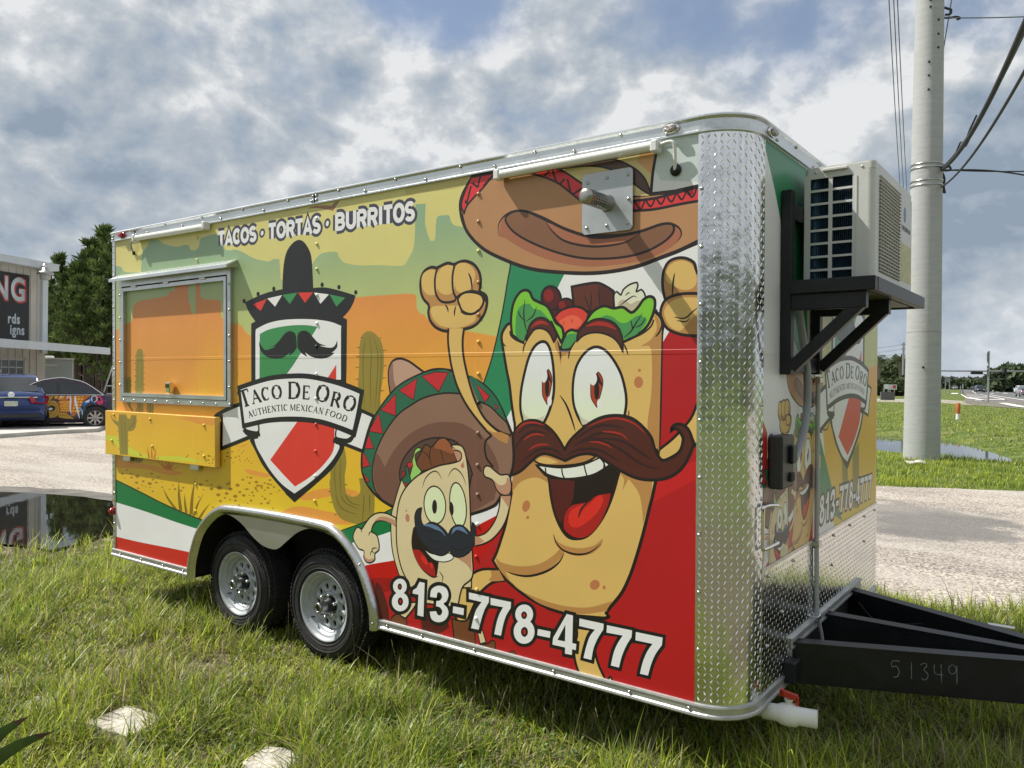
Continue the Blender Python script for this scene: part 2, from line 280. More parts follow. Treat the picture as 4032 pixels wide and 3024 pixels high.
# parking lot: aggregate concrete, a sheet a little proud of the soil
LOT = [(-4.6, -1.2), (-3.1, 0.45), (-2.5, 1.45), (0.2, 2.3), (2.5, 3.4), (4.71, 3.95), (5.2, 3.72), (5.74, 3.96), (7.5, 3.9), (30.0, 5.5), (34.0, 22.0), (5.256, 12.24), (3.206, 11.322), (-2.0, 12.5), (-14.0, 26.0), (-60.0, 60.0), (-70.0, -6.0), (-20.0, -9.0)]
def lot_mat():
    m = bpy.data.materials.new('worn_pebble_paving'); m.use_nodes = True; t = m.node_tree; b = t.nodes['Principled BSDF']; b.inputs['Roughness'].default_value = .85; b.inputs['Specular IOR Level'].default_value = .3
    tcn = t.nodes.new('ShaderNodeTexCoord')
    def nz(s, d, st=(1, 1, 1), dist=0):
        mp = t.nodes.new('ShaderNodeMapping'); mp.inputs['Scale'].default_value = st; t.links.new(tcn.outputs['Object'], mp.inputs[0])
        n = t.nodes.new('ShaderNodeTexNoise'); n.inputs['Scale'].default_value = s; n.inputs['Detail'].default_value = d; n.inputs['Distortion'].default_value = dist; t.links.new(mp.outputs[0], n.inputs['Vector']); return n.outputs['Fac']
    vo = t.nodes.new('ShaderNodeTexVoronoi'); vo.inputs['Scale'].default_value = 55; t.links.new(tcn.outputs['Object'], vo.inputs['Vector'])
    r = t.nodes.new('ShaderNodeValToRGB'); t.links.new(vo.outputs['Color'], r.inputs[0]); r.color_ramp.elements[0].color = (.15, .13, .115, 1); r.color_ramp.elements[1].color = (.54, .495, .44, 1); r.color_ramp.elements[0].position = .15; r.color_ramp.elements[1].position = .75
    r2 = t.nodes.new('ShaderNodeValToRGB'); t.links.new(nz(.7, 9, (.5, 1.6, 1), .5), r2.inputs[0]); r2.color_ramp.elements[0].position = .38; r2.color_ramp.elements[0].color = (.82, .80, .79, 1); r2.color_ramp.elements[1].position = .62; r2.color_ramp.elements[1].color = (1.12, 1.1, 1.07, 1)
    mu = t.nodes.new('ShaderNodeMix'); mu.data_type = 'RGBA'; mu.blend_type = 'MULTIPLY'; mu.inputs[0].default_value = 1; t.links.new(r.outputs[0], mu.inputs[6]); t.links.new(r2.outputs[0], mu.inputs[7])
    # worn smooth patches of pale cement
    r3 = t.nodes.new('ShaderNodeValToRGB'); t.links.new(nz(.55, 12, (.35, 1.7, 1), .6), r3.inputs[0]); r3.color_ramp.elements[0].position = .48; r3.color_ramp.elements[0].color = (0, 0, 0, 1); r3.color_ramp.elements[1].position = .60; r3.color_ramp.elements[1].color = (.45, .45, .45, 1)
    mi = t.nodes.new('ShaderNodeMix'); mi.data_type = 'RGBA'; t.links.new(r3.outputs[0], mi.inputs[0]); t.links.new(mu.outputs[2], mi.inputs[6]); mi.inputs[7].default_value = (.45, .42, .375, 1)
    col_ = mi.outputs[2]
    for p_, r_ in (((3.982, 7.968, 0.0), 1.5), ((4.705, 7.773, 0.0), 1.0)):      # old asphalt stains, with some of the trailer's shade painted in
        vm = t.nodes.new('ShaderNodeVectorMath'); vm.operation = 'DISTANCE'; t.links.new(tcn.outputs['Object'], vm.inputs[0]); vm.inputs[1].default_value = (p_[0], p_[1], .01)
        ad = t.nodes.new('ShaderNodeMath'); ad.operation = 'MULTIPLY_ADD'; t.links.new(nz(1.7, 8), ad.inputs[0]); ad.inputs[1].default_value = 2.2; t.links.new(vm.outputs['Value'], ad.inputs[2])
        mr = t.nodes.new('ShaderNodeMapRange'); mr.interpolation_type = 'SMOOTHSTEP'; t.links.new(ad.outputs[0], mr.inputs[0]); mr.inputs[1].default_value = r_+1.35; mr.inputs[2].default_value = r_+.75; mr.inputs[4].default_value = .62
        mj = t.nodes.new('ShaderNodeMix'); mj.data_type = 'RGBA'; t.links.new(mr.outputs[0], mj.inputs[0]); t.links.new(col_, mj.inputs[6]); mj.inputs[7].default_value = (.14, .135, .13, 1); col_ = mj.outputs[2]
    t.links.new(col_, b.inputs['Base Color'])
    bp = t.nodes.new('ShaderNodeBump'); bp.inputs['Strength'].default_value = .6; bp.inputs['Distance'].default_value = .006; t.links.new(vo.outputs['Distance'], bp.inputs['Height']); t.links.new(bp.outputs[0], b.inputs['Normal'])
    return m
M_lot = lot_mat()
def wavy(poly, step, amp, seed=0):
    r = random.Random(seed); out_ = []
    for i in range(len(poly)):
        a = Vector((*poly[i][:2], 0)); b = Vector((*poly[(i+1) % len(poly)][:2], 0)); L_ = (b-a).length; n = max(1, int(L_/step)) if L_ < 25 else 1
        nrm = Vector((-(b-a).y, (b-a).x, 0)).normalized()
        for k in range(n): out_.append(a+(b-a)*k/n+nrm*(r.uniform(-amp, amp) if k else 0))
    return out_
def sheet(name, poly, z, mat_, kind='structure', parent=None, thick=0):
    mb = MB(); pts = [(p[0], p[1], z) for p in poly]
    if thick: mb.prism(pts, (0, 0, -thick))
    else: mb.poly(pts)
    o = mb.build(name, mat_, parent); 
    if kind: o['kind'] = kind
    return o
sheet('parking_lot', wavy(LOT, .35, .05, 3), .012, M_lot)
slab_pts = [(-16.705, 4.423), (-17.174, 5.732), (-17.711, 7.231), (-17.776, 8.557), (-19.054, 9.442), (-20.388, 9.939), (-25.159, 10.458), (-27.824, 7.301)]
sheet('pavement', wavy(slab_pts, .8, .06, 5), .12, M_conc, thick=.115)
# puddle on the lot edge
M_wat = mat('still_puddle_water', (.012, .011, .008), .015, 0, .2, 1, .02, 3, spec=1.0)
pc_ = [(-2.503, -0.358), (-2.666, 0.233), (-1.987, 0.418), (-2.351, 1.166), (-2.411, 1.682), (-3.624, 2.499), (-4.559, 2.309), (-5.194, 2.241), (-5.694, 2.092), (-6.21, 1.904), (-6.524, 1.695), (-6.981, 1.065)]; cx_ = sum(p[0] for p in pc_)/len(pc_); cy_ = sum(p[1] for p in pc_)/len(pc_)
sheet('damp_paving', wavy([(cx_-.45+(p[0]-cx_)*1.06, cy_+.30+(p[1]-cy_)*1.04) for p in pc_], .25, .09, 12), .017, mat('damp_concrete', (.085, .078, .066), .55, 0, .35, 3, .3, 40, detail=9, col2=(.17, .155, .13)))
sheet('puddle', wavy([(-2.503, -0.358), (-2.666, 0.233), (-1.987, 0.418), (-2.351, 1.166), (-2.411, 1.682), (-3.624, 2.499), (-4.559, 2.309), (-5.194, 2.241), (-5.694, 2.092), (-6.21, 1.904), (-6.524, 1.695), (-6.981, 1.065)], .3, .05, 8), .022, M_wat)
M_wat2 = mat('ditch_water', (.035, .045, .05), .03, 0, .2, 1, .03, 6, spec=1.0)
dx = [p[0] for p in DITCH]; dy = [p[1] for p in DITCH]
sheet('water', [(min(dx)-3, min(dy)-3), (max(dx)+3, min(dy)-3), (max(dx)+3, max(dy)+3), (min(dx)-3, max(dy)+3)], -.25, M_wat2)

# ------------------------------------------------------------------ the food trailer
TM = Matrix([[0.9999989, -9.47e-05, -0.0014831, 0.0018391], [7.64e-05, 0.9999235, -0.0123687, 0.0170356], [0.0014841, 0.0123685, 0.9999224, 0.3251731], [0.0, 0.0, 0.0, 1.0]])
trailer = empty('food_trailer', label='long food trailer wrapped in a cartoon desert print with moustached burritos', cat='food trailer')
trailer.matrix_world = TM
Lx, Wy, Hz, RC = 5.0, 2.4444, 2.5, .196; XS = Lx-RC
HOLE = [(1.06, -.05), (1.08, .12), (1.16, .30), (1.27, .42), (1.41, .50), (1.52, .52), (2.44, .52), (2.56, .50), (2.70, .41), (2.81, .28), (2.89, .12), (2.91, -.05)]
def clip_half(poly, a, b, c):    # keep a*x+b*z <= c ; poly of (x,z)
    out_ = []
    for i in range(len(poly)):
        p = poly[i]; q = poly[(i+1) % len(poly)]; dp = a*p[0]+b*p[1]-c; dq = a*q[0]+b*q[1]-c
        if dp <= 0: out_.append(p)
        if (dp < 0 < dq) or (dq < 0 < dp):
            t = dp/(dp-dq); out_.append((p[0]+(q[0]-p[0])*t, p[1]+(q[1]-p[1])*t))
    return out_
def clip_rect(poly, x0, x1, z0, z1):
    for h in ((-1, 0, -x0), (1, 0, x1), (0, -1, -z0), (0, 1, z1)):
        poly = clip_half(poly, *h)
        if len(poly) < 3: return []
    return poly
_n = len(HOLE); _cx = sum(p[0] for p in HOLE)/_n; _cz = sum(p[1] for p in HOLE)/_n; HP = []
for i in range(_n):
    p = HOLE[i]; q = HOLE[(i+1) % _n]; a, b = q[1]-p[1], p[0]-q[0]; c = a*p[0]+b*p[1]
    if a*_cx+b*_cz > c: a, b, c = -a, -b, -c
    HP.append((a, b, c))
def minus_hole(poly):
    xs = [p[0] for p in poly]; zs = [p[1] for p in poly]
    if max(xs) < 1.06 or min(xs) > 2.91 or min(zs) > .52: return [poly]
    res = []; cur = poly
    for a, b, c in HP:
        o_ = clip_half(cur, -a, -b, -c)
        if len(o_) >= 3: res.append(o_)
        cur = clip_half(cur, a, b, c)
        if len(cur) < 3: break
    return res
# body shell
wallm = mat('white_wall_sheet', (.66, .68, .67), .4, 0, .03, 3)
mb = MB()
for q in minus_hole([(0, 0), (XS, 0), (XS, Hz-.03), (0, Hz-.03)]): mb.add([(x, 0, z) for x, z in q], [tuple(range(len(q)))])
mb.build('side_wall', wallm, trailer, keep=True)
MB().box(0, Lx-.004, Wy-.004, Wy, 0, Hz-.03).build('far_side_wall', wallm, trailer)
MB().box(-.004, 0, 0, Wy, 0, Hz-.03).build('rear_wall', wallm, trailer)
mb = MB(); mb.poly([(Lx, RC, .19), (Lx, RC, Hz-.03), (Lx, Wy, Hz-.03), (Lx, Wy, .19)]); mb.poly([(Lx, RC, 0), (Lx, .61, 0), (Lx, .61, .19), (Lx, RC, .19)]); mb.poly([(Lx, 1.98, 0), (Lx, Wy, 0), (Lx, Wy, .19), (Lx, 1.98, .19)])
mb.build('front_wall', wallm, trailer)
def corner(r, n=10, a0=0, a1=90, x0=XS, y0=RC): return [(x0+r*math.sin(math.radians(a0+(a1-a0)*i/n)), y0-r*math.cos(math.radians(a0+(a1-a0)*i/n))) for i in range(n+1)]
roof = [(0, 0)]+corner(RC)+[(Lx, Wy), (0, Wy)]
mb = MB(); mb.prism([(x, y, Hz-.02) for x, y in roof], (0, 0, .006)); mb.build('roof', M_rail, trailer)
mb = MB(); fl = [(0.02, .37), (Lx-.02, .37), (Lx-.02, Wy-.02), (.02, Wy-.02)]
mb.prism([(x, y, .0) for x, y in fl], (0, 0, .02)); mb.box(.02, 1.0, .02, .37, 0, .02); mb.box(2.98, Lx-.2, .02, .37, 0, .02); mb.box(Lx-.2, Lx-.02, .2, .37, 0, .02); mb.box(.1, Lx-.1, .5, .62, -.1, 0); mb.box(.1, Lx-.1, 1.82, 1.94, -.1, 0)
for x in np.arange(.3, Lx-.2, .6): mb.box(x, x+.05, .1, Wy-.1, -.05, -.001) if not (1.0 < x < 2.95) else mb.box(x, x+.05, .5, Wy-.5, -.05, -.001)
mb.build('chassis', M_void, trailer)
mb = MB(); mb.box(Lx-.06, Lx-.01, .62, 1.97, 0, .188); mb.build('front_crossmember', M_void, trailer)
# wheel tub
mb = MB(); hp = [(x, max(z, 0)) for x, z in HOLE]; n = len(hp)
mb.add([(x, y, z) for y in (.002, .36) for x, z in hp], [(i, i+1, n+i+1, n+i) for i in range(n-1)]); mb.poly([(x, .36, z) for x, z in hp])
mb.build('wheel_tub', M_void, trailer, keep=True)
# skirt plate over the wheels
arcs = [(2.87, -.012), (2.84, .13), (2.78, .28), (2.68, .39), (2.57, .455), (2.45, .485), (2.33, .488), (2.22, .45), (2.12, .385), (2.03, .325), (1.95, .315), (1.86, .33), (1.76, .375), (1.65, .44), (1.52, .48), (1.40, .475), (1.29, .41), (1.20, .30), (1.13, .13), (1.10, -.012)]
def smooth_open(p, k=4):
    o = []
    for i in range(len(p)-1):
        p0, p1, p2, p3 = p[max(i-1, 0)], p[i], p[i+1], p[min(i+2, len(p)-1)]
        for j in range(k):
            t = j/k; o.append(tuple(.5*((2*b)+(-a+c)*t+(2*a-5*b+4*c-d)*t*t+(-a+3*b-3*c+d)*t**3) for a, b, c, d in zip(p0, p1, p2, p3)))
    return o+[p[-1]]
outc = smooth_open([(1.055, -.012), (1.07, .12), (1.15, .31), (1.26, .43), (1.40, .515), (1.54, .54), (1.985, .548), (2.43, .54), (2.57, .515), (2.71, .43), (2.82, .30), (2.90, .12), (2.915, -.012)])
inn = smooth_open(arcs); mb = MB(); mb.prism([(x, -.004, z) for x, z in outc+inn], (0, .003, 0)); mb.build('fender_skirt', mat('fender_skirt_aluminium', (.50, .52, .52), .3, .85, .06, 4, .1, 12), trailer)
# fender trim: rounded lip along the outer contour
mb = MB(); prof = [(-.012, .0), (-.008, -.022), (.004, -.034), (.02, -.038), (.036, -.03), (.04, -.016), (.052, -.012), (.056, -.0)]; vs = []
for i, (x, z) in enumerate(outc):
    a = Vector(outc[max(i-1, 0)]); b = Vector(outc[min(i+1, len(outc)-1)]); t = (b-a).normalized(); nr = Vector((t.y, -t.x))     # inward
    vs += [(x+nr.x*h, y, z+nr.y*h) for h, y in prof]
k = len(prof); mb.add(vs, [(i*k+j, (i+1)*k+j, (i+1)*k+j+1, i*k+j+1) for i in range(len(outc)-1) for j in range(k-1)], 0, True)
mb.build('fender_trim', mat('fender_trim_aluminium', (.60, .61, .60), .27, 1, .06, 5, .1, 30), trailer)

# ---- wheels
def make_wheel(x):
    wh = empty('wheel'); wh.parent = trailer; wh.location = (x, .16, .012); wh.empty_display_size = .1
    mb = MB(); R = .338
    prof = [(.10, .20), (.105, .24), (.095, .29), (.08, .315), (.05, R-.004), (0, R), (-.05, R-.004), (-.085, .315), (-.112, .285), (-.118, .25), (-.108, .222), (-.102, .206)]
    mb.lathe(prof, (0, 0, 0), (0, 1, 0), 64)
    for rr, w_ in ((.232, .003), (.27, .0025), (.30, .0025)):
        yy = -.113 if rr < .25 else -.117 if rr < .28 else -.099
        mb.lathe([(yy, rr-.004), (yy-.004, rr-.002), (yy-.004, rr+.002), (yy, rr+.004)], (0, 0, 0), (0, 1, 0), 64)
    ty = mb.build('tyre', M_rub, wh)
    mb = MB()                        # tread blocks and shoulder lugs
    for row, (y0, y1) in enumerate(((-.098, -.066), (-.06, -.03), (-.026, -.004), (.0, .024), (.028, .058), (.064, .096))):
        for i in range(72):
            a = 2*math.pi*(i+.5*(row % 2))/72; da = .030; r0 = .333 if 0 < row < 5 else .322; r1 = R+.006 if 0 < row < 5 else .3295
            q = []
            for (yy, ro) in ((y0, -.006), (y1, .006)):
                for s_ in (-1, 1):
                    for r_ in (r0, r1): aa = a+s_*da+ro*2; q.append((r_*math.cos(aa), yy, r_*math.sin(aa)))
            mb.add(q, [(0, 1, 3, 2), (4, 6, 7, 5), (0, 4, 5, 1), (2, 3, 7, 6), (1, 5, 7, 3)])
    tag(mb.build('tread', M_rub, wh), kind='stuff')
    mb = MB(); letters_ = 0
    for i in range(30):              # raised moulding on the sidewall
        a = math.radians(35+i*4.2+(0 if i < 15 else 110)); 
        c = Vector((.292*math.cos(a), -.1075, .292*math.sin(a))); t = Vector((-math.sin(a), 0, math.cos(a))); r_ = Vector((math.cos(a), 0, math.sin(a)))
        mb.obox(c, t*.006, r_*.009, Vector((0, .003, 0)))
    tag(mb.build('sidewall_moulding', mat('moulded_rubber', (.035, .035, .036), .6, 0, .2, 20), wh), kind='stuff')
    mb = MB(); mb.lathe([(.06, .19), (-.085, .19), (-.100, .196), (-.108, .205), (-.112, .212), (-.106, .213), (-.102, .206), (-.100, .196), (-.092, .194), (-.088, .186), (-.086, .176), (-.070, .174), (-.066, .166), (-.062, .158), (-.046, .156), (-.042, .148), (-.052, .140)], (0, 0, 0), (0, 1, 0), 56)
    rim = mb.build('rim', M_rim, wh)
    # disc with round holes
    mb = MB(); nh = 10; Rh = .113; rh = .0205; ns = 10
    for i in range(nh):
        a0 = 2*math.pi*i/nh; hc = (Rh*math.cos(a0), Rh*math.sin(a0)); ring = [(hc[0]+rh*math.cos(2*math.pi*k/12+a0), hc[1]+rh*math.sin(2*math.pi*k/12+a0)) for k in range(12)]
        outr = []
        for k in range(12):
            an = 2*math.pi*k/12; dx_, dy_ = math.cos(an), math.sin(an)
            da = (math.pi/nh)*max(-1, min(1, dy_*1.45)); rad = Rh+.031*max(-1, min(1, dx_*1.45)); outr.append((rad*math.cos(a0+da), rad*math.sin(a0+da)))
        def yy(p_): r_ = math.hypot(*p_); return -.052-.004*math.sin((r_-.08)/.064*math.pi)
        vs = [(p_[0], yy(p_), p_[1]) for p_ in ring+outr]+[(p_[0]*1.0, yy(p_)+.02, p_[1]) for p_ in ring]
        mb.add(vs, [(k, (k+1) % 12, 12+(k+1) % 12, 12+k) for k in range(12)]+[(k, (k+1) % 12, 24+(k+1) % 12, 24+k) for k in range(12)], 0, True)
    mb.lathe([(-.052, .0815), (-.062, .078), (-.062, .068), (-.04, .058), (-.04, .04)], (0, 0, 0), (0, 1, 0), 40)
    mb.build('wheel_disc', M_rim, wh)
    mb = MB(); mb.lathe([(-.03, .165), (.02, .168), (.02, 0)], (0, 0, 0), (0, 1, 0), 32); mb.build('brake_drum', M_void, wh)
    mb = MB(); mb.lathe([(-.03, .046), (-.075, .044), (-.08, .037), (-.1, .036), (-.104, .03)], (0, 0, 0), (0, 1, 0), 32); hb = mb.build('hub', M_blk, wh)
    mb = MB(); mb.lathe([(-.1, .035), (-.15, .034), (-.156, .030), (-.156, .020), (-.148, .018)], (0, 0, 0), (0, 1, 0), 32); mb.build('grease_cap', mat('zinc_cap', (.35, .36, .36), .25, 1, .1, 20), wh)
    mb = MB(); mb.lathe([(-.148, .019), (-.151, .012), (-.152, .001)], (0, 0, 0), (0, 1, 0), 20); mb.build('cap_plug', M_blk, wh)
    lm = MB(); lm.tube([(0, 0, 0), (0, -.028, 0)], .0105, 6, smooth=False); lm.tube([(0, -.028, 0), (0, -.034, 0)], [.009, .005], 6); lme = lm.mesh('lug_nut', M_chrome)
    for i in range(6):
        a = math.radians(60*i+18); inst(lme, 'lug_nut', wh, Matrix.Translation((.068*math.cos(a), -.058, .068*math.sin(a))))
    mb = MB(); a = math.radians(215); mb.tube([(.165*math.cos(a), -.06, .165*math.sin(a)), (.155*math.cos(a), -.10, .155*math.sin(a))], .004, 6); mb.build('valve_stem', M_blk, wh)
    MB().box(-.006, .006, -.052, -.049, -.152, -.125).build('balance_weight', mat('dull_lead', (.08, .09, .16), .5, .2, .1, 20), wh)
    return wh
w1 = make_wheel(2.395)
w2 = copy_tree(w1, trailer); w2.location = (1.53, .16, .012)

# ------------------------------------------------------------------ printed vinyl wrap, drawn in millimetres on the wall
PAL = dict(K=(30, 22, 22), ink=(24, 24, 26), white=(224, 230, 230), whited=(196, 206, 204), ysky=(206, 198, 132), yd=(190, 180, 118), green=(10, 110, 62), green2=(48, 128, 88),
 redb=(186, 48, 42), red=(176, 34, 32), redd=(140, 28, 30), red2=(166, 38, 42), redl=(184, 44, 46), dune=(214, 150, 80), pebble=(152, 118, 50), khaki=(128, 104, 40), brick=(190, 112, 56), cact=(140, 126, 62), cactd=(112, 100, 46),
 skin=(208, 176, 112), skinb=(176, 132, 84), skin2=(206, 190, 138), spot=(178, 118, 82), mouth=(28, 16, 14), mouthr=(78, 30, 26), tong=(158, 40, 38), tongl=(202, 56, 50), teeth=(222, 232, 216), must=(76, 36, 30), mustd=(48, 26, 28), musth=(158, 50, 42),
 bean=(76, 24, 26), bean2=(128, 36, 34), meat=(90, 46, 34), meat2=(74, 36, 30), rice=(216, 218, 196), riced=(186, 178, 152), tom=(204, 72, 62), tom2=(222, 104, 80), let=(124, 188, 72), letd=(76, 142, 84), eyesh=(196, 192, 170), iris=(160, 66, 44),
 tan=(172, 130, 94), tan2=(124, 88, 66), tan3=(206, 160, 112), rust=(156, 102, 78), redt=(204, 62, 64), brown2=(82, 62, 54), pinkh=(182, 148, 130), pinkd=(138, 106, 96), hatb=(134, 104, 88), hatd=(110, 78, 66), gre3=(44, 98, 74), red3=(184, 50, 56), lets=(150, 196, 112), let2=(196, 200, 84),
 cocoa=(108, 66, 44), cocoal=(146, 88, 60), skins=(208, 194, 156), skinsd=(180, 138, 114), spots=(178, 122, 102), navy=(34, 38, 48), navyl=(92, 118, 152), lred=(204, 66, 58), lgreen=(64, 134, 82), navy2=(62, 62, 78), mesa2=(150, 112, 84), iris2=(90, 30, 20),
 gold=(176, 140, 62), goldd=(132, 88, 36), koi=(186, 106, 48), koil=(226, 170, 92), cblue=(52, 92, 160), cpink=(188, 62, 104), cwhite=(214, 216, 224), cblk=(16, 14, 22), cyel=(222, 186, 70), cteal=(36, 70, 66), cpur=(60, 40, 84))
GRAD = dict(sage=(((140, 166, 136), 2.25), ((188, 190, 118), 1.72)), orange=(((206, 132, 84), 2.0), ((220, 168, 76), 1.3)), ochre=(((220, 170, 78), 1.15), ((212, 186, 70), .6)), eye=(((222, 230, 230), 1.5), ((212, 222, 184), 1.1)))
GF = 1.0
def colr(key, z):
    if key in GRAD:
        (c0, z0), (c1, z1) = GRAD[key]; t = max(0, min(1, (z0-z)/(z0-z1))); c = [a+(b-a)*t for a, b in zip(c0, c1)]
    else: c = PAL[key]
    l_ = s2l(c); m_ = .3*l_[0]+.6*l_[1]+.1*l_[2]; return tuple(min(.8, (m_+(v-m_)*1.1)*1.07) for v in l_)
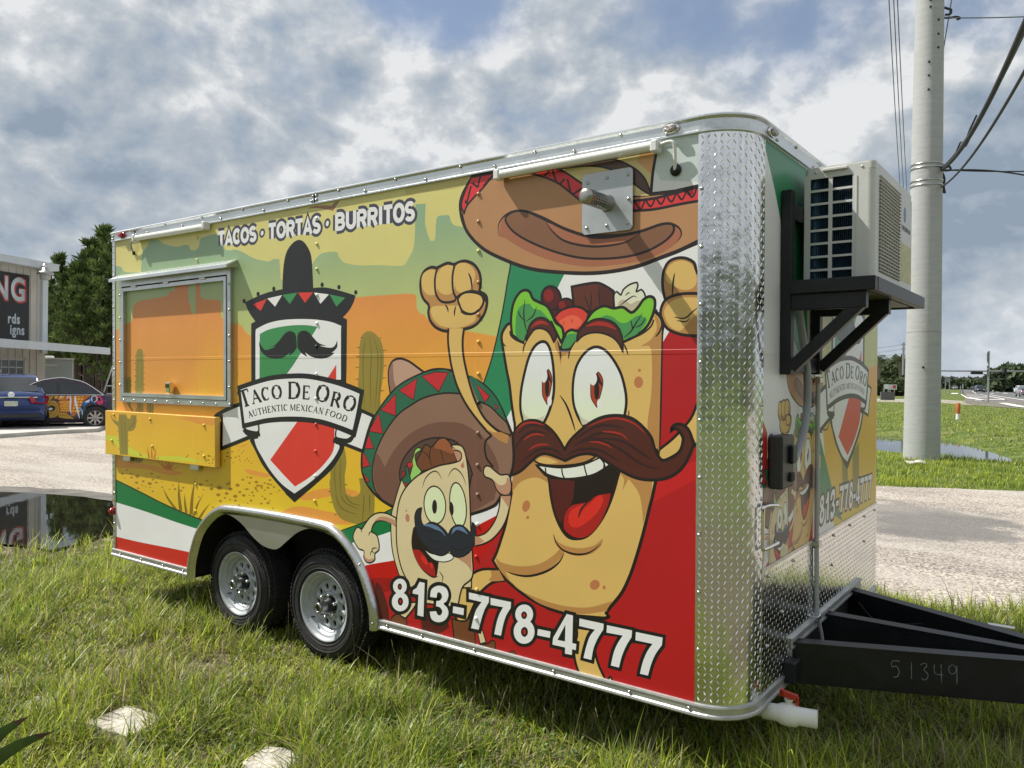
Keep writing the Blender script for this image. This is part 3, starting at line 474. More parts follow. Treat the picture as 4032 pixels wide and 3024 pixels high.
ART = """@bg
F|ysky||-148,2572! 4905,2523! 4909,1985! -153,1941!
F|sage||27,2245! 71,2242 131,2227 156,2198 249,2181 410,2170! 424,2281 438,2323 479,2340 503,2372 511,2390 574,2395 667,2381 713,2356 803,2333 899,2315 979,2320 1043,2310 1064,2280 1120,2271 1169,2298 1183,2344 1244,2354 1365,2357 1422,2329 1461,2265 1474,2244 1532,2234 1582,2235 1657,2213 1779,2162 1898,2134 1944,2130 1979,2138 2036,2134 2047,2097 2053,2040 2064,2003 2170,1989 2299,2016 2357,2080 2399,2118 2456,2137 2566,2134 2586,2109 2616,2077 2665,2058 2779,2038 2918,2030 3051,2015 3112,2015 3146,2050 3180,2096 3192,2169 3196,2334! 3270,2328! 3267,2265 3267,2218 3295,2142 3319,2125 3338,2138 3343,2210 3353,2248 3386,2252 3433,2246 3448,2213 3471,2192 3536,2175 3948,2079! 3951,1550! 22,1489!
F|yd||72,2434 350,2395 390,2344 333,2315 233,2358 72,2390
F|yd||3129,2389 3230,2394 3376,2382 3535,2385 3580,2435! 3535,2448! 3128,2441!
F|orange||24,1747! 67,1754 128,1770 213,1789 272,1809 297,1869 306,1920 339,1944 444,1960 680,1969 779,1980 794,2004 861,2005 868,2049 891,2060 978,2082 1035,2078! 1039,1926 1060,1901 1070,1853 1098,1834 1123,1851 1129,2056 1127,2152 1141,2174 1155,2149 1172,2069 1182,1990 1202,1934 1390,1912 1423,1891 1429,1799 1481,1782 1583,1748 1652,1731 1683,1700 1744,1665 1754,1662 2170,1673 2587,1829 2727,1858 2872,1860 3051,1860 3138,1858 3197,1849 3204,1830 3206,1782 3227,1752 3261,1740 3291,1713 3369,1670 3556,1644 3785,1607! 3931,1107! 2625,769! 13,105!
F|ochre||20,1145! 124,1137 358,1110 567,1164 753,1186 974,1176 1254,1141 1518,1127! 3123,1269! 3125,769! 2769,435! 13,105!
F|dune||17,786! 190,753 518,742 720,734 965,716 826,688 674,693 438,706 189,692 17,692!
F|dune||1681,795 1769,798 1865,791 1977,782 1912,762 1827,761 1730,771
F|dune||2229,665 2349,715 2494,745 2679,758 2769,736 2679,712 2569,710 2417,677 2300,655
F|dune||2064,548 2147,594 2280,614 2494,608 2679,609 2769,601! 2724,562 2588,542 2300,515 2147,511
F|dune||1591,945 1651,948 1711,969 1681,945 1631,938
F|pebble||155,646 147,639 130,636 113,638 107,644 115,650 132,653 149,651
F|pebble||218,679 213,675 202,673 191,674 187,678 193,682 203,684 214,683
F|pebble||276,657 271,652 259,650 247,651 243,655 249,660 261,662 272,661
F|pebble||384,644 373,635 349,630 326,633 318,641 329,650 352,654 375,652
F|pebble||288,628 281,622 265,619 250,620 244,626 252,632 267,634 282,633
F|pebble||179,613 175,610 166,608 158,609 155,612 159,615 167,617 175,616
F|pebble||365,595 357,588 338,584 320,586 313,592 321,600 340,603 359,601
F|pebble||456,613 449,607 433,604 417,606 411,611 419,617 435,620 450,619
F|pebble||490,645 486,641 477,639 468,640 465,643 469,647 478,649 487,648
F|pebble||555,604 545,596 524,592 503,594 495,601 505,610 527,614 547,612
F|pebble||588,636 582,631 568,629 555,630 551,635 557,640 570,642 583,641
F|pebble||635,619 628,614 614,611 600,612 594,617 601,623 616,626 630,624
F|pebble||658,662 653,658 642,656 631,657 627,661 633,665 644,668 654,666
F|pebble||570,680 563,675 548,672 534,674 529,679 535,684 550,687 564,685
F|pebble||701,629 698,626 690,625 683,626 680,628 683,631 691,633 699,632
F|pebble||706,592 701,588 691,586 682,587 678,591 683,595 693,597 702,596
F|pebble||542,575 538,572 529,570 520,571 517,574 521,577 530,579 539,578
F|pebble||583,550 578,545 565,542 553,544 549,548 554,553 567,555 579,554
F|pebble||429,581 425,578 415,576 406,577 403,580 407,583 417,585 425,584
F|pebble||480,575 477,572 470,571 464,571 461,574 464,576 471,578 478,577
F|pebble||383,555 377,550 362,547 349,548 344,553 350,559 365,561 378,560
F|pebble||806,584 801,581 791,579 782,580 779,583 783,587 793,589 802,588
F|pebble||849,618 844,614 833,612 823,613 819,617 824,621 835,623 845,622
F|pebble||881,594 875,588 861,585 848,587 843,592 849,597 863,600 876,598
F|pebble||959,590 953,585 939,582 926,583 921,588 927,594 941,596 954,595
F|pebble||985,613 979,608 967,605 955,607 950,611 956,616 969,619 981,617
F|pebble||1208,654 1200,647 1182,643 1164,645 1158,651 1166,659 1184,662 1201,660
F|pebble||1268,686 1263,682 1254,680 1244,681 1241,685 1245,689 1255,691 1264,690
F|pebble||1336,636 1328,629 1310,625 1292,627 1285,634 1294,641 1312,645 1330,643
F|pebble||1436,651 1425,641 1401,636 1378,639 1370,648 1381,658 1404,663 1427,660
F|pebble||1416,603 1407,595 1388,591 1370,593 1363,600 1372,608 1391,612 1409,610
F|pebble||1508,622 1501,615 1485,612 1470,614 1464,620 1472,626 1487,630 1503,628
F|pebble||1605,612 1597,604 1578,600 1561,602 1554,609 1563,617 1581,621 1598,619
F|pebble||1551,653 1544,647 1530,644 1517,646 1512,651 1518,657 1532,660 1546,658
F|pebble||1630,687 1622,679 1604,675 1586,678 1580,685 1588,692 1606,696 1624,694
F|pebble||1747,713 1743,708 1732,706 1722,707 1718,711 1723,716 1734,718 1744,717
F|pebble||1677,728 1673,723 1662,721 1652,722 1648,726 1653,731 1663,733 1674,732
F|pebble||1693,627 1686,620 1671,617 1657,619 1651,624 1658,631 1673,634 1688,632
F|pebble||1712,668 1707,664 1696,661 1686,663 1682,667 1687,671 1698,674 1708,672
F|pebble||1643,643 1638,639 1627,636 1616,637 1612,642 1617,646 1628,649 1639,647
F|pebble||1522,687 1518,683 1508,681 1498,682 1494,686 1499,690 1509,692 1519,691
F|pebble||1530,700 1526,697 1518,695 1510,696 1507,699 1511,703 1519,704 1527,703
F|pebble||1767,748 1761,743 1749,740 1737,742 1733,747 1738,752 1751,755 1762,753
F|pebble||1429,563 1423,557 1410,554 1397,556 1392,561 1398,566 1411,569 1424,568
F|pebble||1478,589 1474,585 1463,583 1454,584 1450,588 1455,592 1465,595 1475,593
F|pebble||1596,583 1591,578 1580,576 1570,577 1566,581 1571,586 1582,588 1592,587
F|pebble||1632,557 1628,553 1619,551 1611,552 1607,555 1611,559 1620,561 1629,560
F|pebble||1765,600 1760,595 1749,593 1738,594 1734,598 1739,603 1750,606 1761,605
F|pebble||1343,511 1338,506 1327,504 1317,505 1313,509 1318,513 1329,516 1339,515
F|pebble||1173,565 1169,561 1160,559 1151,560 1148,563 1152,567 1161,569 1170,568
F|pebble||1227,620 1223,617 1215,616 1208,617 1205,619 1208,623 1216,624 1224,623
F|pebble||1510,892 1505,887 1494,885 1483,887 1479,891 1484,895 1495,898 1506,896
F|pebble||1633,879 1629,875 1621,874 1613,875 1610,878 1614,881 1622,883 1630,882
F|pebble||1720,869 1716,866 1709,864 1703,865 1700,868 1703,871 1710,872 1717,871
F|pebble||1564,831 1561,828 1556,827 1550,828 1548,830 1551,833 1556,834 1562,833
F|pebble||1505,868 1500,864 1489,862 1478,863 1474,868 1479,872 1490,874 1501,873
F|pebble||1597,869 1593,866 1585,864 1577,865 1574,869 1578,872 1586,874 1594,873
F|pebble||1559,903 1555,899 1547,898 1539,899 1536,902 1540,905 1548,907 1556,906
F|pebble||1679,915 1676,912 1669,910 1662,911 1659,914 1662,917 1670,918 1676,917
F|pebble||1663,899 1660,897 1654,896 1648,896 1645,899 1648,902 1655,903 1661,902
F|pebble||1470,836 1467,833 1459,831 1452,832 1449,835 1453,838 1460,839 1467,838
F|pebble||1270,687 1265,683 1254,680 1244,682 1240,686 1245,690 1256,692 1266,691
F|pebble||1324,663 1319,659 1308,657 1298,658 1294,662 1299,666 1310,669 1320,667
F|pebble||1436,651 1425,641 1401,636 1378,638 1369,648 1380,658 1404,663 1428,660
F|pebble||1335,636 1327,629 1310,625 1294,627 1288,634 1295,641 1312,644 1329,642
F|pebble||1552,656 1545,649 1529,645 1513,647 1507,653 1514,660 1531,664 1546,662
F|pebble||1631,687 1623,679 1605,675 1587,677 1581,684 1589,692 1607,696 1624,694
F|pebble||1680,727 1674,722 1662,720 1650,721 1646,726 1652,731 1664,734 1675,732
F|pebble||1721,748 1718,745 1710,743 1702,744 1699,747 1703,750 1711,752 1718,751
F|pebble||1532,700 1528,696 1519,694 1510,695 1507,699 1511,703 1520,704 1529,703
F|pebble||1749,712 1745,707 1734,705 1724,706 1720,711 1725,715 1735,717 1746,716
F|pebble||1511,686 1505,680 1493,678 1481,679 1476,684 1482,689 1494,692 1507,691
F|pebble||1828,725 1822,718 1806,715 1792,717 1786,723 1793,730 1808,733 1823,731
F|pebble||1835,702 1830,696 1818,694 1807,695 1803,700 1808,705 1820,708 1831,706
F|pebble||1813,688 1809,684 1799,682 1790,683 1786,687 1791,691 1800,693 1810,692
F|pebble||1876,704 1871,699 1859,696 1848,698 1844,703 1849,708 1861,710 1872,709
F|pebble||1906,726 1902,722 1892,720 1883,721 1880,725 1884,729 1894,731 1903,730
F|pebble||1942,698 1936,693 1925,691 1914,692 1910,697 1915,702 1927,704 1938,703
F|pebble||1962,749 1957,744 1946,741 1935,743 1931,747 1936,752 1947,755 1958,753
F|pebble||1971,720 1967,716 1958,714 1949,715 1945,719 1950,723 1959,725 1968,724
F|pebble||1999,708 1995,704 1985,702 1977,703 1973,707 1977,711 1987,713 1996,712
F|pebble||1829,668 1825,664 1816,662 1808,663 1804,667 1809,671 1818,673 1826,672
F|pebble||1707,668 1703,665 1695,663 1687,664 1684,667 1687,671 1696,673 1704,672
F|pebble||1507,621 1499,614 1483,610 1467,612 1461,618 1469,625 1485,629 1501,627
F|pebble||1410,606 1403,599 1388,596 1373,598 1368,603 1375,610 1390,613 1405,611
F|pebble||1647,645 1641,640 1630,638 1619,639 1615,644 1620,648 1632,651 1643,650
F|pebble||2052,691 2048,688 2040,686 2033,687 2030,690 2034,693 2042,695 2049,694
F|pebble||1967,663 1963,659 1955,657 1947,658 1944,662 1948,665 1956,667 1964,666
F|pebble||1718,868 1716,866 1710,865 1705,866 1703,868 1705,870 1711,871 1716,871
F|pebble||1694,854 1691,851 1685,850 1680,851 1678,853 1681,856 1686,857 1692,856
F|pebble||1736,854 1733,851 1727,850 1721,850 1718,853 1721,856 1728,857 1734,856
F|pebble||1764,841 1762,838 1756,837 1751,838 1749,840 1751,843 1757,844 1762,843
F|pebble||1637,855 1634,852 1628,851 1621,852 1619,855 1622,857 1629,859 1635,858
F|pebble||1643,845 1641,843 1636,842 1631,843 1629,845 1631,847 1636,848 1641,847
F|pebble||1594,869 1591,866 1585,865 1578,866 1576,869 1579,871 1585,873 1592,872
F|pebble||1560,903 1556,899 1547,897 1538,899 1535,902 1539,906 1548,907 1557,906
F|pebble||1630,918 1627,915 1621,914 1615,915 1612,918 1615,920 1622,921 1628,921
F|pebble||1678,914 1675,911 1669,910 1662,911 1660,913 1663,916 1670,917 1676,916
F|pebble||1546,861 1542,857 1532,856 1523,857 1520,861 1524,865 1534,867 1543,865
F|pebble||1518,868 1515,865 1508,864 1502,865 1499,868 1502,871 1509,872 1515,871
F|pebble||1480,843 1477,841 1471,839 1465,840 1463,843 1466,845 1472,846 1477,845
F|pebble||1435,651 1425,642 1402,637 1380,640 1371,648 1382,658 1405,663 1427,660
F|pebble||1625,689 1618,682 1602,678 1586,680 1581,687 1588,693 1604,697 1619,695
F|pebble||1545,653 1540,649 1530,647 1520,648 1516,652 1521,656 1531,659 1541,657
F|pebble||1647,643 1641,637 1628,634 1615,636 1610,641 1616,647 1630,650 1642,648
F|pebble||1606,612 1598,604 1579,600 1561,602 1554,609 1563,617 1582,621 1600,619
F|pebble||1695,626 1688,620 1673,616 1658,618 1653,624 1660,630 1675,634 1689,632
F|pebble||1507,621 1499,614 1484,611 1469,613 1463,619 1470,625 1486,629 1501,627
F|pebble||1414,603 1406,595 1389,592 1371,594 1365,600 1373,608 1391,612 1408,609
F|pebble||1479,588 1474,584 1465,582 1456,583 1452,586 1456,591 1466,593 1475,592
F|pebble||1534,583 1530,579 1521,577 1513,578 1510,581 1514,585 1523,587 1531,586
F|pebble||1598,583 1593,578 1581,575 1569,577 1565,581 1570,586 1582,589 1594,588
F|pebble||1433,562 1426,556 1412,553 1398,555 1393,560 1400,566 1414,569 1427,568
F|pebble||1768,600 1762,595 1751,592 1740,594 1736,598 1741,603 1753,606 1763,604
F|pebble||1726,579 1722,575 1715,574 1708,575 1705,577 1708,581 1716,582 1723,582
F|pebble||1729,670 1724,665 1714,663 1703,664 1699,669 1704,673 1715,676 1725,674
F|pebble||1781,654 1776,649 1765,647 1754,648 1750,652 1755,657 1766,660 1777,658
F|pebble||1744,633 1741,630 1734,628 1728,629 1726,632 1729,635 1735,636 1741,635
F|pebble||1791,634 1787,629 1777,627 1768,628 1764,632 1769,636 1779,639 1788,637
F|pebble||1817,679 1812,675 1802,673 1792,674 1788,678 1793,683 1803,685 1813,684
F|pebble||1847,704 1842,699 1830,696 1818,698 1814,703 1819,708 1831,710 1843,709
F|pebble||1946,722 1941,717 1929,715 1918,716 1914,721 1919,726 1931,729 1942,727
F|pebble||1876,692 1872,688 1862,685 1853,687 1850,690 1854,695 1864,697 1873,696
F|pebble||1944,698 1939,693 1929,691 1919,692 1916,696 1920,701 1931,703 1940,702
F|pebble||2002,708 1998,704 1989,702 1980,703 1976,707 1981,711 1990,713 1999,712
F|pebble||1905,679 1901,676 1893,674 1886,675 1883,678 1886,682 1894,684 1902,683
F|pebble||1968,663 1964,659 1954,656 1945,658 1942,661 1946,665 1955,668 1964,666
F|pebble||1879,639 1876,635 1868,633 1860,634 1857,638 1861,641 1869,643 1877,642
F|pebble||1912,625 1907,620 1896,618 1886,619 1882,624 1887,629 1898,631 1908,630
F|pebble||1945,601 1939,595 1926,592 1913,594 1908,599 1914,605 1927,608 1940,606
F|pebble||1874,591 1869,586 1858,584 1847,585 1843,590 1848,595 1859,597 1870,596
F|pebble||1635,557 1630,553 1620,550 1609,551 1605,555 1610,560 1621,563 1631,562
F|pebble||1987,573 1984,570 1976,568 1968,569 1966,572 1969,576 1977,577 1984,576
F|pebble||1954,616 1950,613 1943,611 1937,612 1934,615 1937,618 1944,620 1951,619
F|pebble||2027,677 2024,675 2019,674 2014,674 2012,677 2014,679 2020,680 2025,679
F|khaki||850,449! 755,516 704,588! 783,519 888,453!
F|khaki||913,444! 898,550 910,660! 929,553 957,448!
F|khaki||990,436! 976,505 986,577! 1000,508 1025,439!
F|khaki||1042,429! 1065,564 1119,701! 1096,567 1087,434!
F|khaki||1083,426! 1131,509 1219,595! 1155,511 1117,429!
F|khaki||1143,412! 1210,475 1300,540! 1237,478 1182,417!
F|brick||737,724! 672,753 628,783! 692,754 764,726!
F|brick||752,724! 706,754 674,787! 725,756 779,726!
F|brick||760,724! 745,761 736,799! 764,763 787,726!
F|brick||767,725! 771,763 781,802! 790,765 794,727!
F|brick||775,726! 794,757 818,788! 813,758 802,728!
F|brick||782,724! 825,762 863,800! 843,764 809,726!
F|brick||797,724! 865,744 929,763! 884,745 824,726!
F|brick||1363,913! 1329,924 1299,934! 1344,924 1385,914!
F|brick||1379,914! 1344,948 1321,982! 1359,949 1400,915!
F|brick||1400,915! 1405,965 1406,1015! 1420,966 1421,917!
F|cact||331,1272 331,1401 333,1531 353,1587 394,1601 430,1586 442,1530 445,1402 433,1274
T|cactd|9.9|368,1273 360,1445 381,1573
T|cactd|9.9|405,1273 413,1445 397,1573
F|cactd||333,1546! 313,1541! 333,1533!
F|cactd||333,1499! 313,1494! 333,1485!
F|cactd||333,1452! 313,1446! 332,1438!
F|cactd||332,1404! 312,1399! 332,1390!
F|cactd||332,1357! 312,1351! 332,1343!
F|cactd||332,1309! 312,1304! 332,1295!
F|cactd||444,1554! 463,1549! 444,1540!
F|cactd||444,1511! 463,1506! 444,1498!
F|cactd||443,1469! 463,1464! 443,1455!
F|cactd||443,1426! 462,1421! 443,1412!
F|cactd||443,1383! 462,1378! 443,1370!
F|cactd||443,1341! 462,1336! 443,1327!
F|cactd||442,1298! 462,1293! 442,1284!
F|cact||193,1269 197,1348 214,1383 241,1390 261,1375 265,1314 257,1227 193,1226
F|cactd||261,1365! 277,1359! 261,1351!
F|cactd||264,1330! 280,1325! 264,1316!
F|cact||184,1271 192,1201 243,1150 309,1121 424,1125 432,1194 428,1266 335,1265 351,1187 326,1135 293,1129 268,1150 260,1194 265,1263
T|cactd|17.8|223,1228 243,1167 301,1132
T|cactd|17.5|384,1257 383,1128
F|cactd||429,1183! 448,1179! 429,1170!
F|cactd||429,1153! 448,1149! 429,1140!
F|cact||493,1195 496,1123 572,1122 575,1198
T|cactd|17.0|533,1196 533,1124
F|cactd||493,1164! 477,1158! 493,1150!
F|cactd||572,1166! 591,1162! 572,1153!
F|cact||299,791 299,748 414,753 422,799
T|cactd|17.5|340,794 340,750
T|cactd|17.5|381,796 381,753
F|cactd||299,768! 284,761! 299,754!
F|cactd||419,776! 435,772! 418,762!
F|cact||2752,1347 2761,1463 2763,1567 2778,1630 2808,1658 2845,1664 2882,1653 2926,1621 2947,1585 2960,1524 2958,1452 2948,1381 2932,1299 2926,1206 2793,1202 2771,1295
T|cactd|8.9|2815,1629 2797,1541 2793,1411 2808,1213
T|cactd|8.8|2845,1639 2860,1540 2853,1411 2853,1214
T|cactd|8.7|2874,1638 2911,1540 2908,1411 2890,1215
T|cactd|8.7|2926,1575 2940,1514 2930,1360 2915,1232
F|cactd||2789,1634! 2766,1631! 2789,1625!
F|cactd||2763,1577! 2734,1574! 2763,1568!
F|cactd||2761,1525! 2723,1522! 2761,1516!
F|cactd||2759,1464! 2721,1461! 2759,1456!
F|cactd||2757,1396! 2719,1393! 2757,1388!
F|cactd||2954,1558! 2987,1555! 2955,1550!
F|cactd||2958,1472! 2994,1469! 2958,1464!
F|cactd||2951,1405! 2986,1403! 2951,1397!
F|cactd||2935,1334! 2971,1331! 2935,1325!
F|cactd||2929,1628! 2945,1624! 2929,1620!
F|cact||2522,807 2513,743 2527,688 2560,621 2616,577 2724,562 2769,567! 2822,588! 2882,632 2882,777 2830,833! 2760,827! 2773,767 2760,735 2724,719 2679,718 2647,743 2643,817!
T|cactd|10.8|2560,804 2565,710 2616,640 2751,617
T|cactd|10.7|2597,807 2606,727 2652,675 2760,649
T|cactd|10.7|2625,791 2643,724 2697,679 2769,674
T|cactd|10.5|2799,806 2800,684 2787,572
T|cactd|10.4|2847,810 2848,628
F|cactd||2522,733! 2489,726! 2522,723!
F|cactd||2532,671! 2499,664! 2532,661!
F|cactd||2569,602! 2546,596! 2569,592!
F|cactd||2643,567! 2639,562! 2643,557!
F|cactd||2643,785! 2670,783! 2643,775!
F|cactd||2679,729! 2688,726! 2679,719!
F|cact||2517,874 2529,956 2640,990! 2656,911 2640,814 2656,720! 2521,707!
T|cactd|9.3|2561,904 2553,823 2569,716
T|cactd|9.3|2608,934 2601,827 2609,720
F|cact||2778,951! 2778,867 2794,816 2763,730! 2912,744! 2824,819!
F|green||16,589! 355,533 673,477 971,434 1238,403! 1238,336! 898,356 672,374 354,397 15,416!
F|white||15,416! 354,397 672,374 898,356 1238,336! 1238,162! 1035,166 671,158 353,150 13,148!
F|redb||13,148! 353,150 671,158 1035,166 1238,162! 1237,-12! 12,16!
L|K|9.6|16,591 355,535 673,478 971,435 1238,405
F|green||2578,493! 2625,512 2817,585 3028,681 3139,732! 3139,592! 3014,552 2913,516 2625,424! 2578,417!
F|white||2625,424! 2913,516 3014,552 3139,592! 3140,422! 3035,395 2840,343 2626,274!
F|red||2626,274! 2840,343 3035,395 3140,422! 3737,755! 3933,687! 3791,68! 2838,-48!
F|redd||2704,222! 2870,272 3000,292 3071,296! 3129,174! 2838,122!
F|white||3577,710! 3678,735 3765,774! 3765,731! 3731,713 3613,651 3577,630!
L|K|6.4|2578,496 2625,514 2817,586 3028,682
F|white||4141,1900! 4398,2035! 4464,2513! 4905,2490! 4912,1536! 4594,1376! 3802,1202! 3911,1367! 4030,1679!
F|green2||3829,1989! 4182,1992! 4141,1890! 4030,1712! 3974,1419! 3834,1245! 3808,1207! 3659,1369! 3720,1513! 3779,1719! 3815,1891!
F|white||3834,1245! 3860,1287! 3867,1115! 3808,1202!
L|K|8.3|3834,1989 3827,1936 3815,1891 3779,1719 3720,1513 3661,1369
F|red2||4673,1612! 4882,1666! 4886,1089! 4892,461! 4875,-76! 2838,-5! 2838,165! 3590,411! 3766,640! 3784,611! 4595,1237! 4643,1565!
F|redl||4647,1090 4745,1051 4840,1089! 4841,1014! 4722,945! 4598,873! 4622,973!
F|whited||4591,2490! 4905,2490! 4907,2210! 4631,2260! 4598,2311!
@big
F|skin||4810,1321 4773,1243 4696,1158 4626,1099 4617,1062 4672,1047 4745,1089 4812,1147 4863,1158! 4861,1335!
C|K|12.1|4810,1321 4773,1243 4696,1158 4626,1099 4617,1062 4672,1047 4745,1089 4812,1147 4863,1158! 4861,1335!
F|skinb||4654,1746 4641,1805 4644,1864 4666,1906 4704,1921 4747,1917 4784,1894 4797,1853 4827,1891! 4910,1873! 4911,1676! 4667,1704
C|K|13.1|4654,1746 4641,1805 4644,1864 4666,1906 4704,1921 4747,1917 4784,1894 4797,1853 4827,1891! 4910,1873! 4911,1676! 4667,1704
F|skin||4657,1834 4666,1886 4710,1909 4754,1902 4781,1877 4797,1824 4779,1791 4736,1785 4686,1808
T|K|8.6|4696,1860 4689,1814 4686,1756
F|skinb||4642,1658 4632,1699 4654,1746 4705,1766 4779,1768 4911,1755! 4912,1581! 4823,1588 4731,1597 4668,1622
C|K|13.1|4642,1658 4632,1699 4654,1746 4705,1766 4779,1768 4911,1755! 4912,1581! 4823,1588 4731,1597 4668,1622
F|skin||4655,1669 4651,1705 4680,1738 4730,1753 4804,1749! 4804,1686! 4768,1659 4725,1614 4680,1630
T|K|7.2|4804,1709 4780,1693 4743,1666 4693,1673
T|K|6.0|4706,1658 4749,1651 4768,1671
F|skin||3432,1662! 3429,1605 3438,1534 3457,1453 3495,1358 3557,1265 3647,1175 3706,1127 3764,1084 3821,1060 3876,1081! 3843,1124! 3763,1143 3682,1195 3629,1262 3587,1345 3550,1453 3531,1533 3528,1603 3537,1659!
C|K|13.8|3432,1662! 3429,1605 3438,1534 3457,1453 3495,1358 3557,1265 3647,1175 3706,1127 3764,1084 3821,1060 3876,1081! 3843,1124! 3763,1143 3682,1195 3629,1262 3587,1345 3550,1453 3531,1533 3528,1603 3537,1659!
F|skinb||3682,1149 3729,1132 3775,1139 3837,1124! 3820,1078! 3764,1098 3718,1123
@fist
F|skinb||3296,1778 3291,1749 3306,1705 3350,1667 3426,1647 3538,1655 3610,1673 3663,1720 3685,1774 3680,1816 3645,1838! 3636,1839 3645,1887 3636,1936 3600,1980 3545,2002 3500,1999 3467,1991 3425,2001 3377,1990 3349,1982 3310,1988 3261,1970 3236,1928 3236,1869 3256,1824 3291,1793
C|K|16.4|3296,1778 3291,1749 3306,1705 3350,1667 3426,1647 3538,1655 3610,1673 3663,1720 3685,1774 3680,1816 3645,1838! 3636,1839 3645,1887 3636,1936 3600,1980 3545,2002 3500,1999 3467,1991 3425,2001 3377,1990 3349,1982 3310,1988 3261,1970 3236,1928 3236,1869 3256,1824 3291,1793
F|skin||3315,1777 3320,1726 3369,1681 3454,1664 3538,1669 3610,1701 3583,1765 3426,1780
F|skin||3241,1928 3261,1963 3310,1977 3358,1956 3363,1905 3344,1848 3291,1844 3251,1876
F|skin||3354,1935 3377,1976 3425,1990 3472,1976 3472,1926 3468,1856 3416,1837 3363,1862
F|skin||3472,1948 3490,1989 3546,1992 3595,1960 3609,1917 3582,1863 3537,1841 3482,1862
L|K|13.5|3353,1981 3337,1921 3344,1848 3378,1807 3426,1797 3473,1802
L|K|13.3|3472,1987 3458,1927 3463,1856 3486,1812
T|K|11.2|3564,1941 3582,1905 3591,1842
F|skin||3505,1783 3496,1812 3528,1838 3582,1842 3645,1825 3663,1789 3636,1749 3583,1730 3528,1747
C|K|12.8|3505,1783 3496,1812 3528,1838 3582,1842 3645,1825 3663,1789 3636,1749 3583,1730 3528,1747
L|K|12.9|3473,1799 3486,1819 3537,1841 3600,1845 3654,1824 3680,1788
T|K|11.3|3628,1753 3601,1733 3547,1732 3510,1747
T|K|10.0|3407,1788 3426,1765 3429,1744
T|K|9.9|3482,1777 3473,1749 3473,1724
@big
F|skin||3780,1582! 3778,1619 3799,1655 3835,1675 3972,1675! 4435,1707! 4592,1705 4612,1695 4635,1671 4643,1639 4638,1597 4636,1515 4635,1423 4633,1284 4626,1099 4614,1042 4615,968! 4600,902 4580,825 4555,728 4527,635 4496,545 4454,457 4395,380 4375,350! 4388,339! 4371,327 4301,318 4181,307 4056,316 4054,318 3967,339 3877,376 3805,417 3752,465! 3728,496! 3751,537 3778,605 3804,677 3823,753 3843,850 3858,935 3861,1157 3854,1209 3840,1287 3827,1376 3810,1444 3793,1523
C|K|16.2|3780,1582! 3778,1619 3799,1655 3835,1675 3972,1675! 4435,1707! 4592,1705 4612,1695 4635,1671 4643,1639 4638,1597 4636,1515 4635,1423 4633,1284 4626,1099 4614,1042 4615,968! 4600,902 4580,825 4555,728 4527,635 4496,545 4454,457 4395,380 4375,350! 4388,339! 4371,327 4301,318 4181,307 4056,316 4054,318 3967,339 3877,376 3805,417 3752,465! 3728,496! 3751,537 3778,605 3804,677 3823,753 3843,850 3858,935 3861,1157 3854,1209 3840,1287 3827,1376 3810,1444 3793,1523
F|skinb||4602,1686 4627,1662 4638,1616! 4629,1099! 4575,1189 4589,1329 4594,1422 4591,1515 4578,1552 4541,1551 4588,1580 4615,1630
F|skinb||3849,929! 3976,1017! 4063,936! 4075,871 4057,910 4001,931 3951,925 3888,896 3846,845!
F|skinb||3745,515! 3785,494 3883,490 3991,513 4077,562 4131,615! 4149,597 4119,553 4053,497 3954,453 3870,448 3805,454 3871,385 3979,357 4132,343 4278,359 4406,411! 4378,367! 4379,361! 4222,318 4056,323 3954,350 3805,428 3758,474
F|skinb||4434,996! 4597,966! 4592,901 4555,775! 4549,850 4530,914 4483,966! 4467,936 4451,911! 4461,960
F|skinb||4079,704! 4088,670 4118,638 4178,624 4248,628 4310,649 4357,687! 4343,648 4293,607 4219,587 4160,594 4101,626
T|K|9.7|4091,673 4100,641 4131,610 4178,596 4236,597 4293,617 4346,661
T|K|11.5|4149,592 4119,542 4053,492 3954,453 3870,446 3805,455
F|spot||3952,786 3945,772 3933,762 3921,759 3911,765 3907,776 3908,791 3916,805 3927,815 3939,817 3949,812 3954,801
F|spot||3949,735 3948,731 3944,727 3940,726 3935,726 3931,729 3930,733 3931,738 3935,741 3939,743 3944,743 3948,740
F|spot||4336,488 4341,479 4339,466 4331,455 4318,447 4304,445 4293,450 4288,460 4289,472 4298,483 4311,491 4325,493
F|spot||4371,469 4372,464 4370,460 4367,457 4362,456 4358,457 4355,461 4354,465 4356,470 4359,473 4364,474 4368,472
F|spot||4552,1394 4549,1381 4541,1372 4530,1368 4518,1371 4510,1381 4507,1394 4510,1407 4518,1416 4529,1420 4541,1416 4549,1407
F|spot||4541,1446 4540,1442 4537,1439 4533,1438 4530,1439 4527,1442 4526,1446 4527,1450 4529,1452 4533,1453 4537,1452 4540,1450
F|mouth||3988,992! 4038,950 4059,936 4072,851 4094,772 4130,705 4172,668 4224,667 4276,688 4326,739 4370,807 4403,883 4426,957 4434,1005 4385,1045! 4158,1009!
C|K|13.0|3988,992! 4038,950 4059,936 4072,851 4094,772 4130,705 4172,668 4224,667 4276,688 4326,739 4370,807 4403,883 4426,957 4434,1005 4385,1045! 4158,1009!
F|mouthr||4066,932! 4158,934! 4205,933! 4194,843 4159,789 4130,726! 4100,773 4081,852
F|tong||4145,727 4153,773 4188,817 4258,837! 4286,847 4320,875 4394,894! 4381,842 4343,760 4293,700 4241,674 4195,676 4154,698
F|tongl||4171,760 4189,797 4229,821 4255,829 4229,792 4227,762! 4246,798 4292,843 4342,882 4356,859 4331,808 4275,752 4224,722 4183,722
T|K|8.6|4278,846 4241,808 4225,761
F|teeth||3995,992! 4050,989 4140,990 4251,1013 4338,1051! 4360,1029! 4358,1002! 4302,971 4217,949 4141,940 4075,948 4038,960
